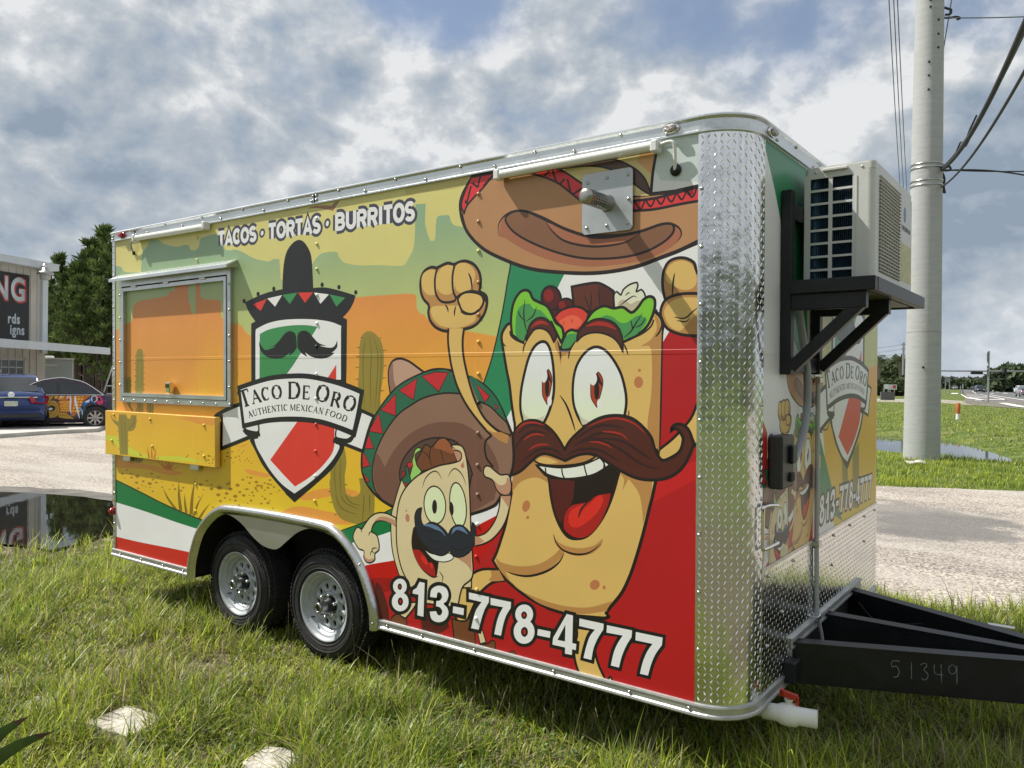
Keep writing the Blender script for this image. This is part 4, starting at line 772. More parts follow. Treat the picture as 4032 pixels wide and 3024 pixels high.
C|K|7.5|3995,992! 4050,989 4140,990 4251,1013 4338,1051! 4360,1029! 4358,1002! 4302,971 4217,949 4141,940 4075,948 4038,960
L|K|7.9|4041,983 4044,958
L|K|7.7|4133,985 4138,958 4149,941
L|K|7.5|4254,1014 4263,982 4271,961
L|K|7.2|4338,1049 4358,1028 4361,1002
F|teeth||4360,1038! 4385,1026! 4368,1012!
F|skinb||3976,1017 4001,1036 4037,1046 4086,1042 4152,1024! 4216,1051 4273,1062 4319,1055! 4251,1021 4146,1001 4050,996 3995,1003
C|K|8.7|3976,1017 4001,1036 4037,1046 4086,1042 4152,1024! 4216,1051 4273,1062 4319,1055! 4251,1021 4146,1001 4050,996 3995,1003
F|skin||3991,1015 4013,1030 4050,1032 4116,1014! 4062,1002 4013,1004
F|bean||4123,1786 4121,1757 4105,1735 4080,1725 4052,1731 4028,1751 4016,1779 4018,1809 4034,1832 4060,1841 4088,1835 4111,1815
C|K|13.4|4123,1786 4121,1757 4105,1735 4080,1725 4052,1731 4028,1751 4016,1779 4018,1809 4034,1832 4060,1841 4088,1835 4111,1815
F|bean2||4082,1801 4081,1785 4073,1774 4060,1769 4046,1772 4034,1782 4028,1797 4029,1813 4037,1824 4049,1829 4064,1826 4075,1816
F|bean||4201,1737 4194,1717 4177,1703 4154,1699 4130,1705 4113,1721 4106,1741 4113,1761 4130,1775 4154,1779 4177,1772 4194,1757
C|K|10.9|4201,1737 4194,1717 4177,1703 4154,1699 4130,1705 4113,1721 4106,1741 4113,1761 4130,1775 4154,1779 4177,1772 4194,1757
F|bean2||4148,1755 4150,1744 4146,1736 4138,1731 4128,1731 4119,1736 4112,1745 4110,1756 4114,1764 4122,1769 4132,1769 4141,1763
F|bean||4118,1705 4114,1693 4104,1684 4089,1681 4074,1685 4062,1695 4058,1708 4062,1720 4073,1729 4088,1732 4103,1728 4114,1718
C|K|9.9|4118,1705 4114,1693 4104,1684 4089,1681 4074,1685 4062,1695 4058,1708 4062,1720 4073,1729 4088,1732 4103,1728 4114,1718
F|meat||4183,1832! 4269,1841 4325,1840 4369,1820 4402,1799! 4405,1708! 4198,1717!
C|K|12.5|4183,1832! 4269,1841 4325,1840 4369,1820 4402,1799! 4405,1708! 4198,1717!
F|meat2||4319,1831! 4364,1818 4394,1795! 4394,1709! 4334,1711!
T|K|6.4|4252,1793 4263,1763 4286,1713
T|K|6.3|4289,1801 4286,1713
T|K|5.2|4328,1808 4331,1736
F|rice||4408,1727! 4405,1780 4418,1796 4440,1780 4450,1801 4482,1823 4519,1830 4524,1816 4516,1790 4540,1798 4555,1781 4561,1762! 4540,1726 4504,1704! 4435,1707!
C|K|8.0|4408,1727! 4405,1780 4418,1796 4440,1780 4450,1801 4482,1823 4519,1830 4524,1816 4516,1790 4540,1798 4555,1781 4561,1762! 4540,1726 4504,1704! 4435,1707!
F|riced||4424,1736 4435,1755 4461,1758 4488,1738 4519,1750 4540,1745 4520,1713 4488,1705 4435,1712
T|K|6.0|4461,1774 4477,1788 4488,1785
T|K|6.5|4435,1733 4472,1757 4503,1772 4519,1764
F|tom||4086,1692! 4124,1725 4189,1740 4241,1730 4275,1704! 4253,1641! 4155,1609!
C|K|11.8|4086,1692! 4124,1725 4189,1740 4241,1730 4275,1704! 4253,1641! 4155,1609!
F|tom2||4116,1670 4154,1694 4189,1700 4218,1692 4241,1666 4213,1642 4143,1620
F|tom||4178,1683! 4192,1680! 4184,1658!
F|tom||4136,1670! 4148,1674! 4142,1650!
F|let||3842,1617! 3835,1691 3848,1768 3883,1819 3921,1832 3947,1820 3965,1788 4003,1769 4046,1749 4073,1712 4095,1671 4131,1645 4140,1600 4125,1578! 4071,1672! 3929,1625! 3910,1579!
C|K|14.8|3842,1617! 3835,1691 3848,1768 3883,1819 3921,1832 3947,1820 3965,1788 4003,1769 4046,1749 4073,1712 4095,1671 4131,1645 4140,1600 4125,1578! 4071,1672! 3929,1625! 3910,1579!
F|letd||3865,1617 3864,1690 3877,1741 3909,1763 3947,1764 3966,1742 4009,1730 4034,1709 4071,1672 4089,1641! 3972,1675! 3922,1615! 3910,1582!
T|K|8.1|3918,1788 3912,1729 3916,1677 3935,1620
T|K|7.0|3877,1736 3890,1709 3912,1688
T|K|6.8|3987,1749 3966,1706 3922,1680
F|let||4125,1550! 4143,1585 4154,1619 4184,1633 4219,1627 4258,1666 4298,1713 4353,1735 4403,1723 4451,1725 4493,1700 4525,1722 4550,1753 4581,1766 4604,1751 4602,1705 4572,1641 4520,1600 4457,1573! 4381,1613! 4242,1617! 4172,1544!
C|K|13.4|4125,1550! 4143,1585 4154,1619 4184,1633 4219,1627 4258,1666 4298,1713 4353,1735 4403,1723 4451,1725 4493,1700 4525,1722 4550,1753 4581,1766 4604,1751 4602,1705 4572,1641 4520,1600 4457,1573! 4381,1613! 4242,1617! 4172,1544!
F|letd||4131,1550 4155,1604 4184,1616 4224,1613! 4281,1655! 4353,1691 4397,1685 4435,1659 4473,1658 4520,1685 4551,1679 4567,1660 4520,1605 4457,1583! 4381,1637! 4242,1617! 4172,1549!
T|K|7.5|4546,1695 4515,1652 4489,1615 4452,1588
T|K|6.0|4488,1669 4497,1638 4494,1620
T|K|5.9|4564,1678 4541,1646 4510,1633
L|K|13.9|3832,1638 3836,1617 3865,1596 3910,1579
T|K|9.5|3780,1619 3779,1587 3806,1560
L|K|7.9|4600,1665 4587,1636 4541,1604 4457,1573
T|K|8.5|4635,1634 4628,1611 4608,1589
F|skin||3910,1553! 3922,1594 3960,1635 4010,1646 4059,1632 4095,1601 4119,1560 4126,1500! 3974,1419! 3910,1491!
F|skin||4173,1500! 4173,1539 4201,1578 4247,1612 4315,1620 4381,1604 4436,1569 4474,1516! 4437,1421! 4214,1420!
F|skinb||4119,1530! 4176,1529! 4155,1520 4131,1510 4125,1470! 4117,1505
F|skinb||4089,1616 4113,1570 4126,1500! 4095,1550
T|K|9.2|3929,1589 3913,1558 3907,1527
T|K|9.9|4107,1585 4119,1545 4126,1495
T|K|9.7|4213,1588 4178,1544 4166,1497
T|K|7.9|4452,1569 4468,1540 4478,1512
L|K|15.2|4122,1539 4173,1538
F|must||3926,1584! 3935,1630 3954,1671 3997,1695 4040,1688 4077,1657 4101,1611 4086,1578! 4059,1622 4022,1643 3979,1642 3948,1614
C|K|10.2|3926,1584! 3935,1630 3954,1671 3997,1695 4040,1688 4077,1657 4101,1611 4086,1578! 4059,1622 4022,1643 3979,1642 3948,1614
F|musth||3954,1650 3985,1678 4028,1679 4059,1657 4022,1666 3985,1660
F|must||4213,1578! 4219,1618 4258,1656 4315,1678 4376,1671 4419,1646 4446,1597 4452,1526! 4431,1564 4398,1594 4343,1614 4287,1616 4242,1602
C|K|9.4|4213,1578! 4219,1618 4258,1656 4315,1678 4376,1671 4419,1646 4446,1597 4452,1526! 4431,1564 4398,1594 4343,1614 4287,1616 4242,1602
F|musth||4259,1646 4315,1666 4376,1657 4419,1627 4370,1642 4315,1649
F|eye||3912,1195! 3895,1252 3895,1325 3911,1408 3942,1506 3979,1562 4022,1582 4053,1566 4075,1510 4087,1419 4085,1329 4061,1252 4031,1195!
C|K|14.7|3912,1195! 3895,1252 3895,1325 3911,1408 3942,1506 3979,1562 4022,1582 4053,1566 4075,1510 4087,1419 4085,1329 4061,1252 4031,1195!
F|eye||4250,1189! 4215,1242 4194,1306 4194,1395 4214,1470 4259,1528 4310,1552 4360,1537 4404,1493 4442,1431 4464,1360 4470,1303 4462,1246!
C|K|13.6|4250,1189! 4215,1242 4194,1306 4194,1395 4214,1470 4259,1528 4310,1552 4360,1537 4404,1493 4442,1431 4464,1360 4470,1303 4462,1246!
F|eyesh||3905,1263! 3924,1227 3962,1213 4000,1217 4036,1231! 4024,1197! 3915,1195!
F|eyesh||4215,1262! 4244,1228 4290,1211! 4244,1194!
F|iris||4288,1389! 4314,1384 4325,1438 4352,1390 4320,1277! 4292,1316 4287,1355
C|K|4.2|4288,1389! 4314,1384 4325,1438 4352,1390 4320,1277! 4292,1316 4287,1355
F|K||4314,1389! 4319,1435 4352,1375 4350,1370! 4330,1389
F|K||4333,1355 4331,1334 4326,1317 4320,1311 4313,1317 4308,1333 4306,1355 4308,1377 4313,1393 4319,1399 4326,1393 4331,1377
F|white||4320,1401 4315,1388 4307,1379 4297,1377 4289,1382 4284,1393 4285,1406 4290,1419 4298,1428 4308,1430 4316,1425 4320,1415
F|white||4350,1295 4348,1284 4343,1276 4336,1273 4328,1275 4323,1283 4321,1294 4323,1306 4328,1314 4335,1317 4343,1314 4348,1306
F|iris||4022,1399! 4044,1394 4054,1450 4077,1399 4050,1282! 4025,1322 4021,1363
C|K|4.5|4022,1399! 4044,1394 4054,1450 4077,1399 4050,1282! 4025,1322 4021,1363
F|K||4044,1399! 4049,1447 4077,1384 4076,1379! 4059,1399
F|K||4061,1364 4059,1341 4055,1324 4049,1318 4044,1324 4039,1340 4037,1363 4039,1386 4043,1403 4049,1409 4055,1403 4059,1386
F|white||4050,1412 4045,1398 4037,1389 4029,1386 4022,1391 4018,1402 4019,1416 4024,1430 4032,1439 4040,1442 4047,1437 4050,1426
F|white||4076,1301 4074,1289 4070,1280 4063,1277 4057,1280 4052,1288 4051,1300 4052,1312 4057,1320 4063,1324 4069,1321 4074,1312
T|K|10.8|4121,1329 4156,1285 4186,1221 4207,1163
T|K|6.0|4483,1270 4482,1244
F|must||4149,1075! 4116,1123 4073,1166 4012,1199 3956,1205 3905,1190 3867,1157 3841,1114 3822,1060 3783,1016 3763,1002 3736,1008 3719,1042 3722,1080 3742,1097 3766,1082! 3756,1103 3729,1115 3695,1100 3675,1061 3678,1013 3702,966 3756,933 3829,930 3894,954 3957,1005 4007,1042 4056,1048 4152,1024! 4216,1053 4273,1064 4324,1058 4363,1039 4440,1001 4519,974 4597,971 4672,987 4731,1028 4769,1089 4788,1144 4783,1154 4763,1198 4734,1217 4705,1216 4686,1199 4683,1185! 4695,1197 4715,1196 4735,1170 4740,1151 4726,1105 4687,1075 4647,1060 4624,1081 4606,1117 4591,1158 4554,1198 4502,1233 4438,1245 4362,1238 4295,1211 4227,1164 4175,1116
C|K|13.9|4149,1075! 4116,1123 4073,1166 4012,1199 3956,1205 3905,1190 3867,1157 3841,1114 3822,1060 3783,1016 3763,1002 3736,1008 3719,1042 3722,1080 3742,1097 3766,1082! 3756,1103 3729,1115 3695,1100 3675,1061 3678,1013 3702,966 3756,933 3829,930 3894,954 3957,1005 4007,1042 4056,1048 4152,1024! 4216,1053 4273,1064 4324,1058 4363,1039 4440,1001 4519,974 4597,971 4672,987 4731,1028 4769,1089 4788,1144 4783,1154 4763,1198 4734,1217 4705,1216 4686,1199 4683,1185! 4695,1197 4715,1196 4735,1170 4740,1151 4726,1105 4687,1075 4647,1060 4624,1081 4606,1117 4591,1158 4554,1198 4502,1233 4438,1245 4362,1238 4295,1211 4227,1164 4175,1116
T|mustd|13.5|3880,1137 3950,1181 4024,1179 4073,1146
T|mustd|13.8|3861,1062 3912,1123 3975,1152 4049,1145
T|mustd|12.5|4204,1123 4284,1176 4362,1199 4465,1189
T|mustd|12.7|4193,1092 4273,1136 4357,1165 4465,1151
T|mustd|12.3|4216,1113 4329,1129 4439,1096 4545,1037 4637,1021
T|mustd|12.2|4273,1135 4439,1134 4545,1084 4596,1059
T|mustd|12.6|4158,1049 4228,1079 4330,1085 4439,1039
T|mustd|13.6|4146,1044 4074,1074 3988,1059 3900,996
T|mustd|14.3|3702,1084 3702,1009 3783,966 3861,978
T|musth|9.8|3867,1147 3912,1185 3975,1195 4037,1183
T|musth|9.7|3912,1107 3956,1133 4000,1140 4037,1134
T|musth|9.7|3944,1062 3988,1085 4025,1093 4062,1092
T|musth|8.7|4346,1169 4401,1169 4449,1160 4481,1138
T|musth|8.8|4279,1119 4329,1120 4374,1110 4401,1097
T|musth|8.6|4261,1185 4362,1223 4438,1231 4513,1210 4565,1170
F|tan||3589,2427! 3517,2332 3512,2248 3554,2152 3653,2059 3783,1993 3949,1933 4145,1900 4329,1886 4502,1898 4634,1930 4728,1956 4909,2013! 4907,2221! 4695,2204! 4586,2207! 4362,2223 4217,2267 4065,2365 3946,2408 3781,2433!
C|K|16.7|3589,2427! 3517,2332 3512,2248 3554,2152 3653,2059 3783,1993 3949,1933 4145,1900 4329,1886 4502,1898 4634,1930 4728,1956 4909,2013! 4907,2221! 4695,2204! 4586,2207! 4362,2223 4217,2267 4065,2365 3946,2408 3781,2433!
F|redt||3580,2424! 3730,2420! 3660,2361 3563,2291 3535,2245! 3517,2303
C|K|11.2|3580,2424! 3730,2420! 3660,2361 3563,2291 3535,2245! 3517,2303
F|redt||3914,2400! 4057,2392! 4127,2375 4232,2303 4327,2234 4397,2188! 4377,2160! 4291,2176 4203,2244 4104,2321 4010,2366
C|K|9.7|3914,2400! 4057,2392! 4127,2375 4232,2303 4327,2234 4397,2188! 4377,2160! 4291,2176 4203,2244 4104,2321 4010,2366
L|K|11.0|3642,2426 3625,2366
L|K|10.9|3730,2420 3660,2368
L|K|11.2|3625,2366 3589,2392
L|K|11.3|3580,2379 3553,2299
L|K|11.3|3540,2308 3563,2284
L|K|10.0|4073,2386 4096,2328
L|K|9.8|4142,2335 4112,2313
L|K|9.8|4157,2332 4173,2273
L|K|9.6|4232,2278 4188,2258
L|K|10.0|4065,2391 4026,2364
F|redt||4493,2189! 4599,2187 4726,2200 4907,2221! 4907,2154! 4727,2148 4600,2140 4494,2146!
C|K|12.1|4493,2189! 4599,2187 4726,2200 4907,2221! 4907,2154! 4727,2148 4600,2140 4494,2146!
L|K|8.9|4507,2184 4534,2149 4557,2188
L|K|8.8|4557,2188 4583,2154 4606,2192
L|K|8.6|4606,2192 4632,2158 4654,2196
L|K|8.6|4654,2195 4680,2162 4702,2200
L|K|8.5|4702,2199 4727,2166 4748,2203
L|K|8.3|4748,2203 4773,2170 4794,2207
F|skin2||4142,2379 4253,2394 4396,2384 4532,2387! 4604,2399! 4592,2312 4579,2255 4586,2201! 4500,2212 4397,2243 4290,2307
F|brown2||4088,2387 4217,2400 4361,2396 4465,2355 4546,2289 4586,2201! 4533,2237 4452,2303 4361,2353 4253,2378
C|K|7.9|4088,2387 4217,2400 4361,2396 4465,2355 4546,2289 4586,2201! 4533,2237 4452,2303 4361,2353 4253,2378
F|tan3||4532,2387! 4604,2399! 4586,2290! 4532,2345! 4512,2360!
L|K|13.8|4611,2398 4592,2301 4583,2201
F|rust||3761,2110 3774,2177 3824,2215 3890,2214 3980,2187 4090,2129 4181,2081 4292,2051 4433,2044 4535,2052 4633,2071 4677,2066 4721,2038 4722,2003 4665,1962 4568,1929 4434,1916 4256,1920 4067,1963 3908,2029 3799,2093
F|tan2||3799,2181 3833,2214 3907,2215 3988,2180 4105,2121 4219,2071 4363,2051 4501,2049 4633,2071 4684,2066 4687,2030 4633,1989 4535,1956 4399,1946 4219,1964 4028,2025 3866,2107
C|K|10.9|3799,2181 3833,2214 3907,2215 3988,2180 4105,2121 4219,2071 4363,2051 4501,2049 4633,2071 4684,2066 4687,2030 4633,1989 4535,1956 4399,1946 4219,1964 4028,2025 3866,2107
F|rust||4035,2148! 4143,2104 4292,2051 4433,2044 4541,2051! 4508,2024 4440,2006 4292,2011 4182,2031 4090,2078
T|K|11.0|4035,2151 4075,2099 4144,2047 4256,2014 4363,2004 4467,2013 4535,2046
T|K|14.8|3755,2108 3757,2165 3791,2202 3849,2219 3923,2210 4027,2165 4143,2104 4292,2051 4433,2044 4535,2052 4633,2072 4684,2067 4718,2044 4725,2015 4703,1988
L|K|17.8|3517,2247 3554,2152 3653,2059 3783,1993 3949,1933 4145,1900 4329,1886 4502,1898 4634,1930 4728,1956 4850,2002
F|skin||3493,273 3524,330 3590,402 3662,441 3755,455! 3801,407! 3732,387 3674,345 3633,297 3561,158! 3501,146! 3460,209
C|K|14.0|3493,273 3524,330 3590,402 3662,441 3755,455! 3801,407! 3732,387 3674,345 3633,297 3561,158! 3501,146! 3460,209
F|skinb||3715,440 3767,452! 3801,407! 3744,394 3703,392 3721,418
F|skin||4206,295! 4222,228 4206,156 4215,88 4248,19! 4396,13! 4373,48 4334,114 4318,179 4333,264
C|K|13.4|4206,295! 4222,228 4206,156 4215,88 4248,19! 4396,13! 4373,48 4334,114 4318,179 4333,264
F|skin||4381,23 4396,67 4415,45 4442,24!
C|K|10.1|4381,23 4396,67 4415,45 4442,24!
@small
F|pinkh||3012,1311! 2998,1381 2998,1447 3026,1493 3082,1508 3151,1492 3218,1457 3271,1428! 3137,1383!
C|K|13.0|3012,1311! 2998,1381 2998,1447 3026,1493 3082,1508 3151,1492 3218,1457 3271,1428! 3137,1383!
F|pinkd||3016,1316! 3001,1381 3001,1447 3029,1493! 3033,1432 3040,1382 3061,1342!
F|hatb||2786,972 2801,1056 2846,1131 2912,1211 3012,1311 3103,1372 3238,1423 3337,1448 3445,1443 3556,1415 3646,1383 3717,1334 3763,1280 3809,1200 3848,1125! 3849,967 3765,804 3708,757 3589,712! 3042,687! 2927,727 2832,795 2786,875
C|K|16.0|2786,972 2801,1056 2846,1131 2912,1211 3012,1311 3103,1372 3238,1423 3337,1448 3445,1443 3556,1415 3646,1383 3717,1334 3763,1280 3809,1200 3848,1125! 3849,967 3765,804 3708,757 3589,712! 3042,687! 2927,727 2832,795 2786,875
F|gre3||2790,972 2805,1056 2853,1131 2915,1209 3012,1308 3103,1370 3238,1421 3337,1443 3445,1436 3508,1325! 3401,1325 3272,1301 3172,1259 3069,1201 2984,1117 2919,1026 2883,947 2869,868 2876,812! 2913,751! 2832,801 2790,875
F|gre3||3574,1415 3646,1383 3717,1334 3763,1280 3814,1186! 3763,1225 3705,1265 3635,1290
F|red3||3245,1413! 3343,1436! 3432,1433! 3366,1332!
C|K|5.1|3245,1413! 3343,1436! 3432,1433! 3366,1332!
F|red3||3212,1403! 3185,1284! 3075,1334!
C|K|5.3|3212,1403! 3185,1284! 3075,1334!
F|red3||3054,1316! 3051,1193! 2934,1222!
C|K|5.5|3054,1316! 3051,1193! 2934,1222!
F|red3||2923,1206! 2952,1090! 2842,1100!
C|K|5.6|2923,1206! 2952,1090! 2842,1100!
F|red3||2835,1089! 2883,1004! 2792,998!
C|K|5.7|2835,1089! 2883,1004! 2792,998!
F|red3||2792,988! 2854,908! 2790,888!
C|K|5.7|2792,988! 2854,908! 2790,888!
F|red3||2798,857! 2850,820! 2824,808!
C|K|5.7|2798,857! 2850,820! 2824,808!
F|red3||3619,1374! 3705,1315! 3673,1282!
C|K|4.7|3619,1374! 3705,1315! 3673,1282!
F|red3||3737,1279! 3757,1261! 3743,1247!
C|K|4.6|3737,1279! 3757,1261! 3743,1247!
L|K|9.6|3508,1325 3401,1325 3272,1301 3172,1259 3069,1201 2984,1117 2919,1026 2883,947 2869,868 2876,812 2905,755 2985,717 3042,692
L|K|8.2|3635,1288 3705,1265 3763,1223 3814,1186
F|hatd||2970,907! 2898,979 2876,843! 2891,795 2942,733 3042,697! 3589,721! 3736,801! 3764,961 3683,1093 3617,1136 3527,1170 3421,1175 3305,1161 3179,1111 3083,1046 3013,971
F|brown2||3083,860 3090,921 3138,994 3219,1053 3305,1083 3402,1090 3496,1069 3558,993 3594,920 3588,904 3577,846! 3097,814!
C|K|9.0|3083,860 3090,921 3138,994 3219,1053 3305,1083 3402,1090 3496,1069 3558,993 3594,920 3588,904 3577,846! 3097,814!
@big
F|skin||3432,1662! 3429,1605 3438,1534 3457,1453 3495,1358 3557,1265 3647,1175 3706,1127! 3843,1124! 3763,1143 3682,1195 3629,1262 3587,1345 3550,1453 3531,1533 3528,1603 3537,1659!
L|K|14.1|3432,1662 3429,1605 3438,1534 3457,1453 3495,1358 3557,1265 3647,1175 3718,1118
L|K|13.8|3537,1659 3528,1603 3531,1533 3550,1453 3587,1345 3629,1262 3682,1195 3763,1143 3837,1124
F|skinb||3682,1151 3729,1137 3775,1139 3826,1124! 3815,1082! 3758,1102 3718,1127
L|K|11.5|3718,1118 3683,1093 3674,1051 3689,1001 3730,963
@small
F|lets||3247,905 3206,947 3199,991 3240,1018 3226,1030 3199,1016 3186,980 3173,949 3176,920 3159,869 3166,844!
C|K|5.8|3247,905 3206,947 3199,991 3240,1018 3226,1030 3199,1016 3186,980 3173,949 3176,920 3159,869 3166,844!
F|gre3||3166,844 3152,893 3138,927 3125,911 3132,882 3097,839 3098,768 3139,807!
C|K|6.0|3166,844 3152,893 3138,927 3125,911 3132,882 3097,839 3098,768 3139,807!
F|red3||3142,942! 3179,950! 3183,925! 3145,913!
C|K|3.5|3142,942! 3179,950! 3183,925! 3145,913!
F|red3||3104,894! 3118,890! 3115,860! 3103,869!
C|K|3.6|3104,894! 3118,890! 3115,860! 3103,869!
F|red3||3118,835! 3139,827! 3132,807! 3115,810!
C|K|3.6|3118,835! 3139,827! 3132,807! 3115,810!
F|cocoa||3206,947 3240,1003 3273,1049 3312,1037 3338,1058 3376,1089 3421,1087 3459,1051 3497,967! 3403,942 3247,905!
C|K|7.9|3206,947 3240,1003 3273,1049 3312,1037 3338,1058 3376,1089 3421,1087 3459,1051 3497,967! 3403,942 3247,905!
T|K|6.8|3315,1042 3302,993 3316,935
T|K|5.6|3338,1058 3383,1017 3402,956
T|K|5.7|3246,1014 3286,996 3306,969
F|cocoal||3364,1074 3408,1086 3453,1050 3465,1013 3389,1027 3338,1039
F|skins||3097,849! 3070,786 3042,712 3021,649 3017,552 3028,452 3057,370 3099,295 3154,264! 3591,336! 3589,646! 3139,792!
C|K|8.3|3097,849! 3070,786 3042,712 3021,649 3017,552 3028,452 3057,370 3099,295 3154,264! 3591,336! 3589,646! 3139,792!
F|skins||3453,1055 3515,1059 3545,1027 3564,949 3577,832 3586,646 3596,506 3597,393 3530,326 3500,216! 3217,197! 3154,284! 3099,361 3067,457 3058,557 3063,654 3084,737 3125,801 3193,862 3273,907 3371,944 3465,965 3509,983 3518,1012 3490,1029
C|K|9.1|3453,1055 3515,1059 3545,1027 3564,949 3577,832 3586,646 3596,506 3597,393 3530,326 3500,216! 3217,197! 3154,284! 3099,361 3067,457 3058,557 3063,654 3084,737 3125,801 3193,862 3273,907 3371,944 3465,965 3509,983 3518,1012 3490,1029
F|skinsd||3471,1042 3515,1030 3527,1007 3503,977! 3497,972! 3459,1046!
L|K|6.6|3471,1030 3509,1027 3524,1007 3509,978 3434,956
F|skinsd||3492,475! 3560,496 3587,528! 3593,416! 3560,449
F|spots||3158,645 3158,634 3153,624 3145,620 3137,622 3130,629 3127,640 3128,652 3132,661 3140,665 3148,664 3155,656
F|spots||3140,681 3139,678 3137,676 3134,675 3131,675 3128,677 3127,680 3128,683 3131,686 3134,687 3137,686 3139,684
F|spots||3543,958 3542,951 3539,946 3533,943 3527,943 3521,947 3518,953 3519,960 3522,966 3528,969 3534,968 3540,964
F|spots||3541,973 3541,971 3539,970 3537,969 3534,969 3532,971 3532,973 3532,975 3534,977 3537,977 3539,977 3541,976
T|K|6.8|3250,812 3273,868 3319,906 3358,909 3390,873
T|K|6.6|3434,889 3453,921 3484,936 3528,908 3555,854
F|eye||3416,745 3411,694 3387,654 3351,635 3311,641 3279,673 3264,721 3269,772 3294,813 3331,832 3371,824 3402,792
C|K|8.0|3416,745 3411,694 3387,654 3351,635 3311,641 3279,673 3264,721 3269,772 3294,813 3331,832 3371,824 3402,792
F|eye||3554,759 3555,701 3541,656 3517,636 3487,645 3461,683 3446,739 3445,798 3459,844 3484,864 3513,853 3539,815
C|K|7.7|3554,759 3555,701 3541,656 3517,636 3487,645 3461,683 3446,739 3445,798 3459,844 3484,864 3513,853 3539,815
F|K||3356,726 3354,707 3348,692 3339,686 3330,690 3324,703 3321,722 3324,741 3330,756 3339,762 3348,758 3354,745
F|K||3471,729 3471,711 3467,697 3460,691 3452,694 3445,706 3441,724 3441,742 3444,756 3451,762 3459,759 3467,747
F|mouth||3201,600 3180,557 3177,497 3201,436 3248,383 3308,353 3347,354 3360,400 3366,440! 3467,469! 3274,559!
C|K|7.0|3201,600 3180,557 3177,497 3201,436 3248,383 3308,353 3347,354 3360,400 3366,440! 3467,469! 3274,559!
F|tong||3184,468 3228,479 3268,455 3294,425 3327,420 3343,383 3340,353 3288,365 3228,400
F|tongl||3282,439 3290,426 3292,415 3288,408 3278,407 3265,412 3254,422 3245,435 3243,446 3248,453 3258,454 3270,449
F|tongl||3326,411 3327,402 3325,396 3321,392 3316,393 3312,398 3308,406 3307,414 3309,421 3313,425 3318,424 3323,419
F|teeth||3261,494! 3307,475 3372,475 3436,493 3470,479 3455,458 3404,441 3340,441 3294,464
C|K|5.7|3261,494! 3307,475 3372,475 3436,493 3470,479 3455,458 3404,441 3340,441 3294,464
F|navy||3247,709! 3214,695 3197,659 3201,609 3214,562 3254,517 3314,481 3379,471 3423,487 3445,509! 3467,483 3517,483 3572,512 3608,564 3620,622 3613,658 3595,670! 3595,647 3584,617 3565,629 3529,646 3492,644 3454,620 3435,587! 3404,614 3352,637 3307,637 3261,617 3241,654
C|K|7.8|3247,709! 3214,695 3197,659 3201,609 3214,562 3254,517 3314,481 3379,471 3423,487 3445,509! 3467,483 3517,483 3572,512 3608,564 3620,622 3613,658 3595,670! 3595,647 3584,617 3565,629 3529,646 3492,644 3454,620 3435,587! 3404,614 3352,637 3307,637 3261,617 3241,654
F|navyl||3254,616! 3300,629 3359,623 3404,595 3417,575! 3372,596 3313,611
F|navyl||3457,592! 3467,622 3498,637 3535,637 3571,604! 3529,617 3492,620
T|K|5.7|3221,617 3287,590 3365,600 3417,572 3423,549
T|K|5.1|3274,554 3340,538 3372,550
T|K|5.5|3454,582 3516,614 3578,602 3608,620
T|K|4.9|3448,533 3504,517 3566,540 3608,578
T|K|5.1|3274,510 3340,495 3404,518
T|K|6.8|3372,387 3398,362 3392,332
T|K|5.7|3314,354 3347,352 3366,360
F|skins||3056,633! 2985,650 2913,645 2854,615 2810,569 2783,539 2749,546 2719,510 2715,473 2757,425 2802,416 2802,379 2825,356 2862,359 2891,381 2891,413 2921,437 2924,474 2906,518 2862,533! 2876,571 2913,601 2964,607 3014,603 3053,590!
C|K|8.8|3056,633! 2985,650 2913,645 2854,615 2810,569 2783,539 2749,546 2719,510 2715,473 2757,425 2802,416 2802,379 2825,356 2862,359 2891,381 2891,413 2921,437 2924,474 2906,518 2862,533! 2876,571 2913,601 2964,607 3014,603 3053,590!
F|skinsd||3056,618! 2985,630 2928,624 2884,593! 2928,606 2978,606 3053,590!
F|skinsd||2799,421 2810,370 2862,362 2891,392! 2855,376 2817,381
T|K|6.4|2869,430 2855,407 2855,392
T|K|7.5|2913,447 2877,442 2869,425 2891,413
T|K|7.7|2783,542 2780,518
T|K|7.6|2862,533 2847,526 2843,505
F|skins||3623,603! 3685,630 3737,691 3765,758 3774,823! 3838,829! 3822,742 3788,670 3731,608 3673,573 3614,553!
C|K|8.3|3623,603! 3685,630 3737,691 3765,758 3774,823! 3838,829! 3822,742 3788,670 3731,608 3673,573 3614,553!
F|skinsd||3614,602! 3644,601 3673,582! 3614,555!
F|skinsd||3774,823! 3838,829! 3828,765! 3799,798!
F|skins||3730,892 3707,904 3678,911 3666,933 3677,962 3707,964 3741,944 3776,928 3821,932 3838,901 3838,856 3816,832 3776,832 3748,857
C|K|8.3|3730,892 3707,904 3678,911 3666,933 3677,962 3707,964 3741,944 3776,928 3821,932 3838,901 3838,856 3816,832 3776,832 3748,857
F|skinsd||3736,897! 3765,877 3804,885 3816,922! 3835,901 3836,856 3816,834 3776,837 3748,862
F|cocoa||3015,37 3027,81 3072,106 3129,96 3135,52 3073,24
C|K|7.9|3015,37 3027,81 3072,106 3129,96 3135,52 3073,24
F|mouthr||3239,161! 3419,201! 3440,104! 3367,58 3250,42!
F|cocoa||3460,154! 3541,154 3600,181 3620,32! 3491,36 3470,94
C|K|9.0|3460,154! 3541,154 3600,181 3620,32! 3491,36 3470,94
F|skins||3151,178 3217,197! 3184,151 3129,92! 3089,109
C|K|9.7|3151,178 3217,197! 3184,151 3129,92! 3089,109
F|skins||3629,125! 3658,139 3687,76! 3649,61!
C|K|7.0|3629,125! 3658,139 3687,76! 3649,61!
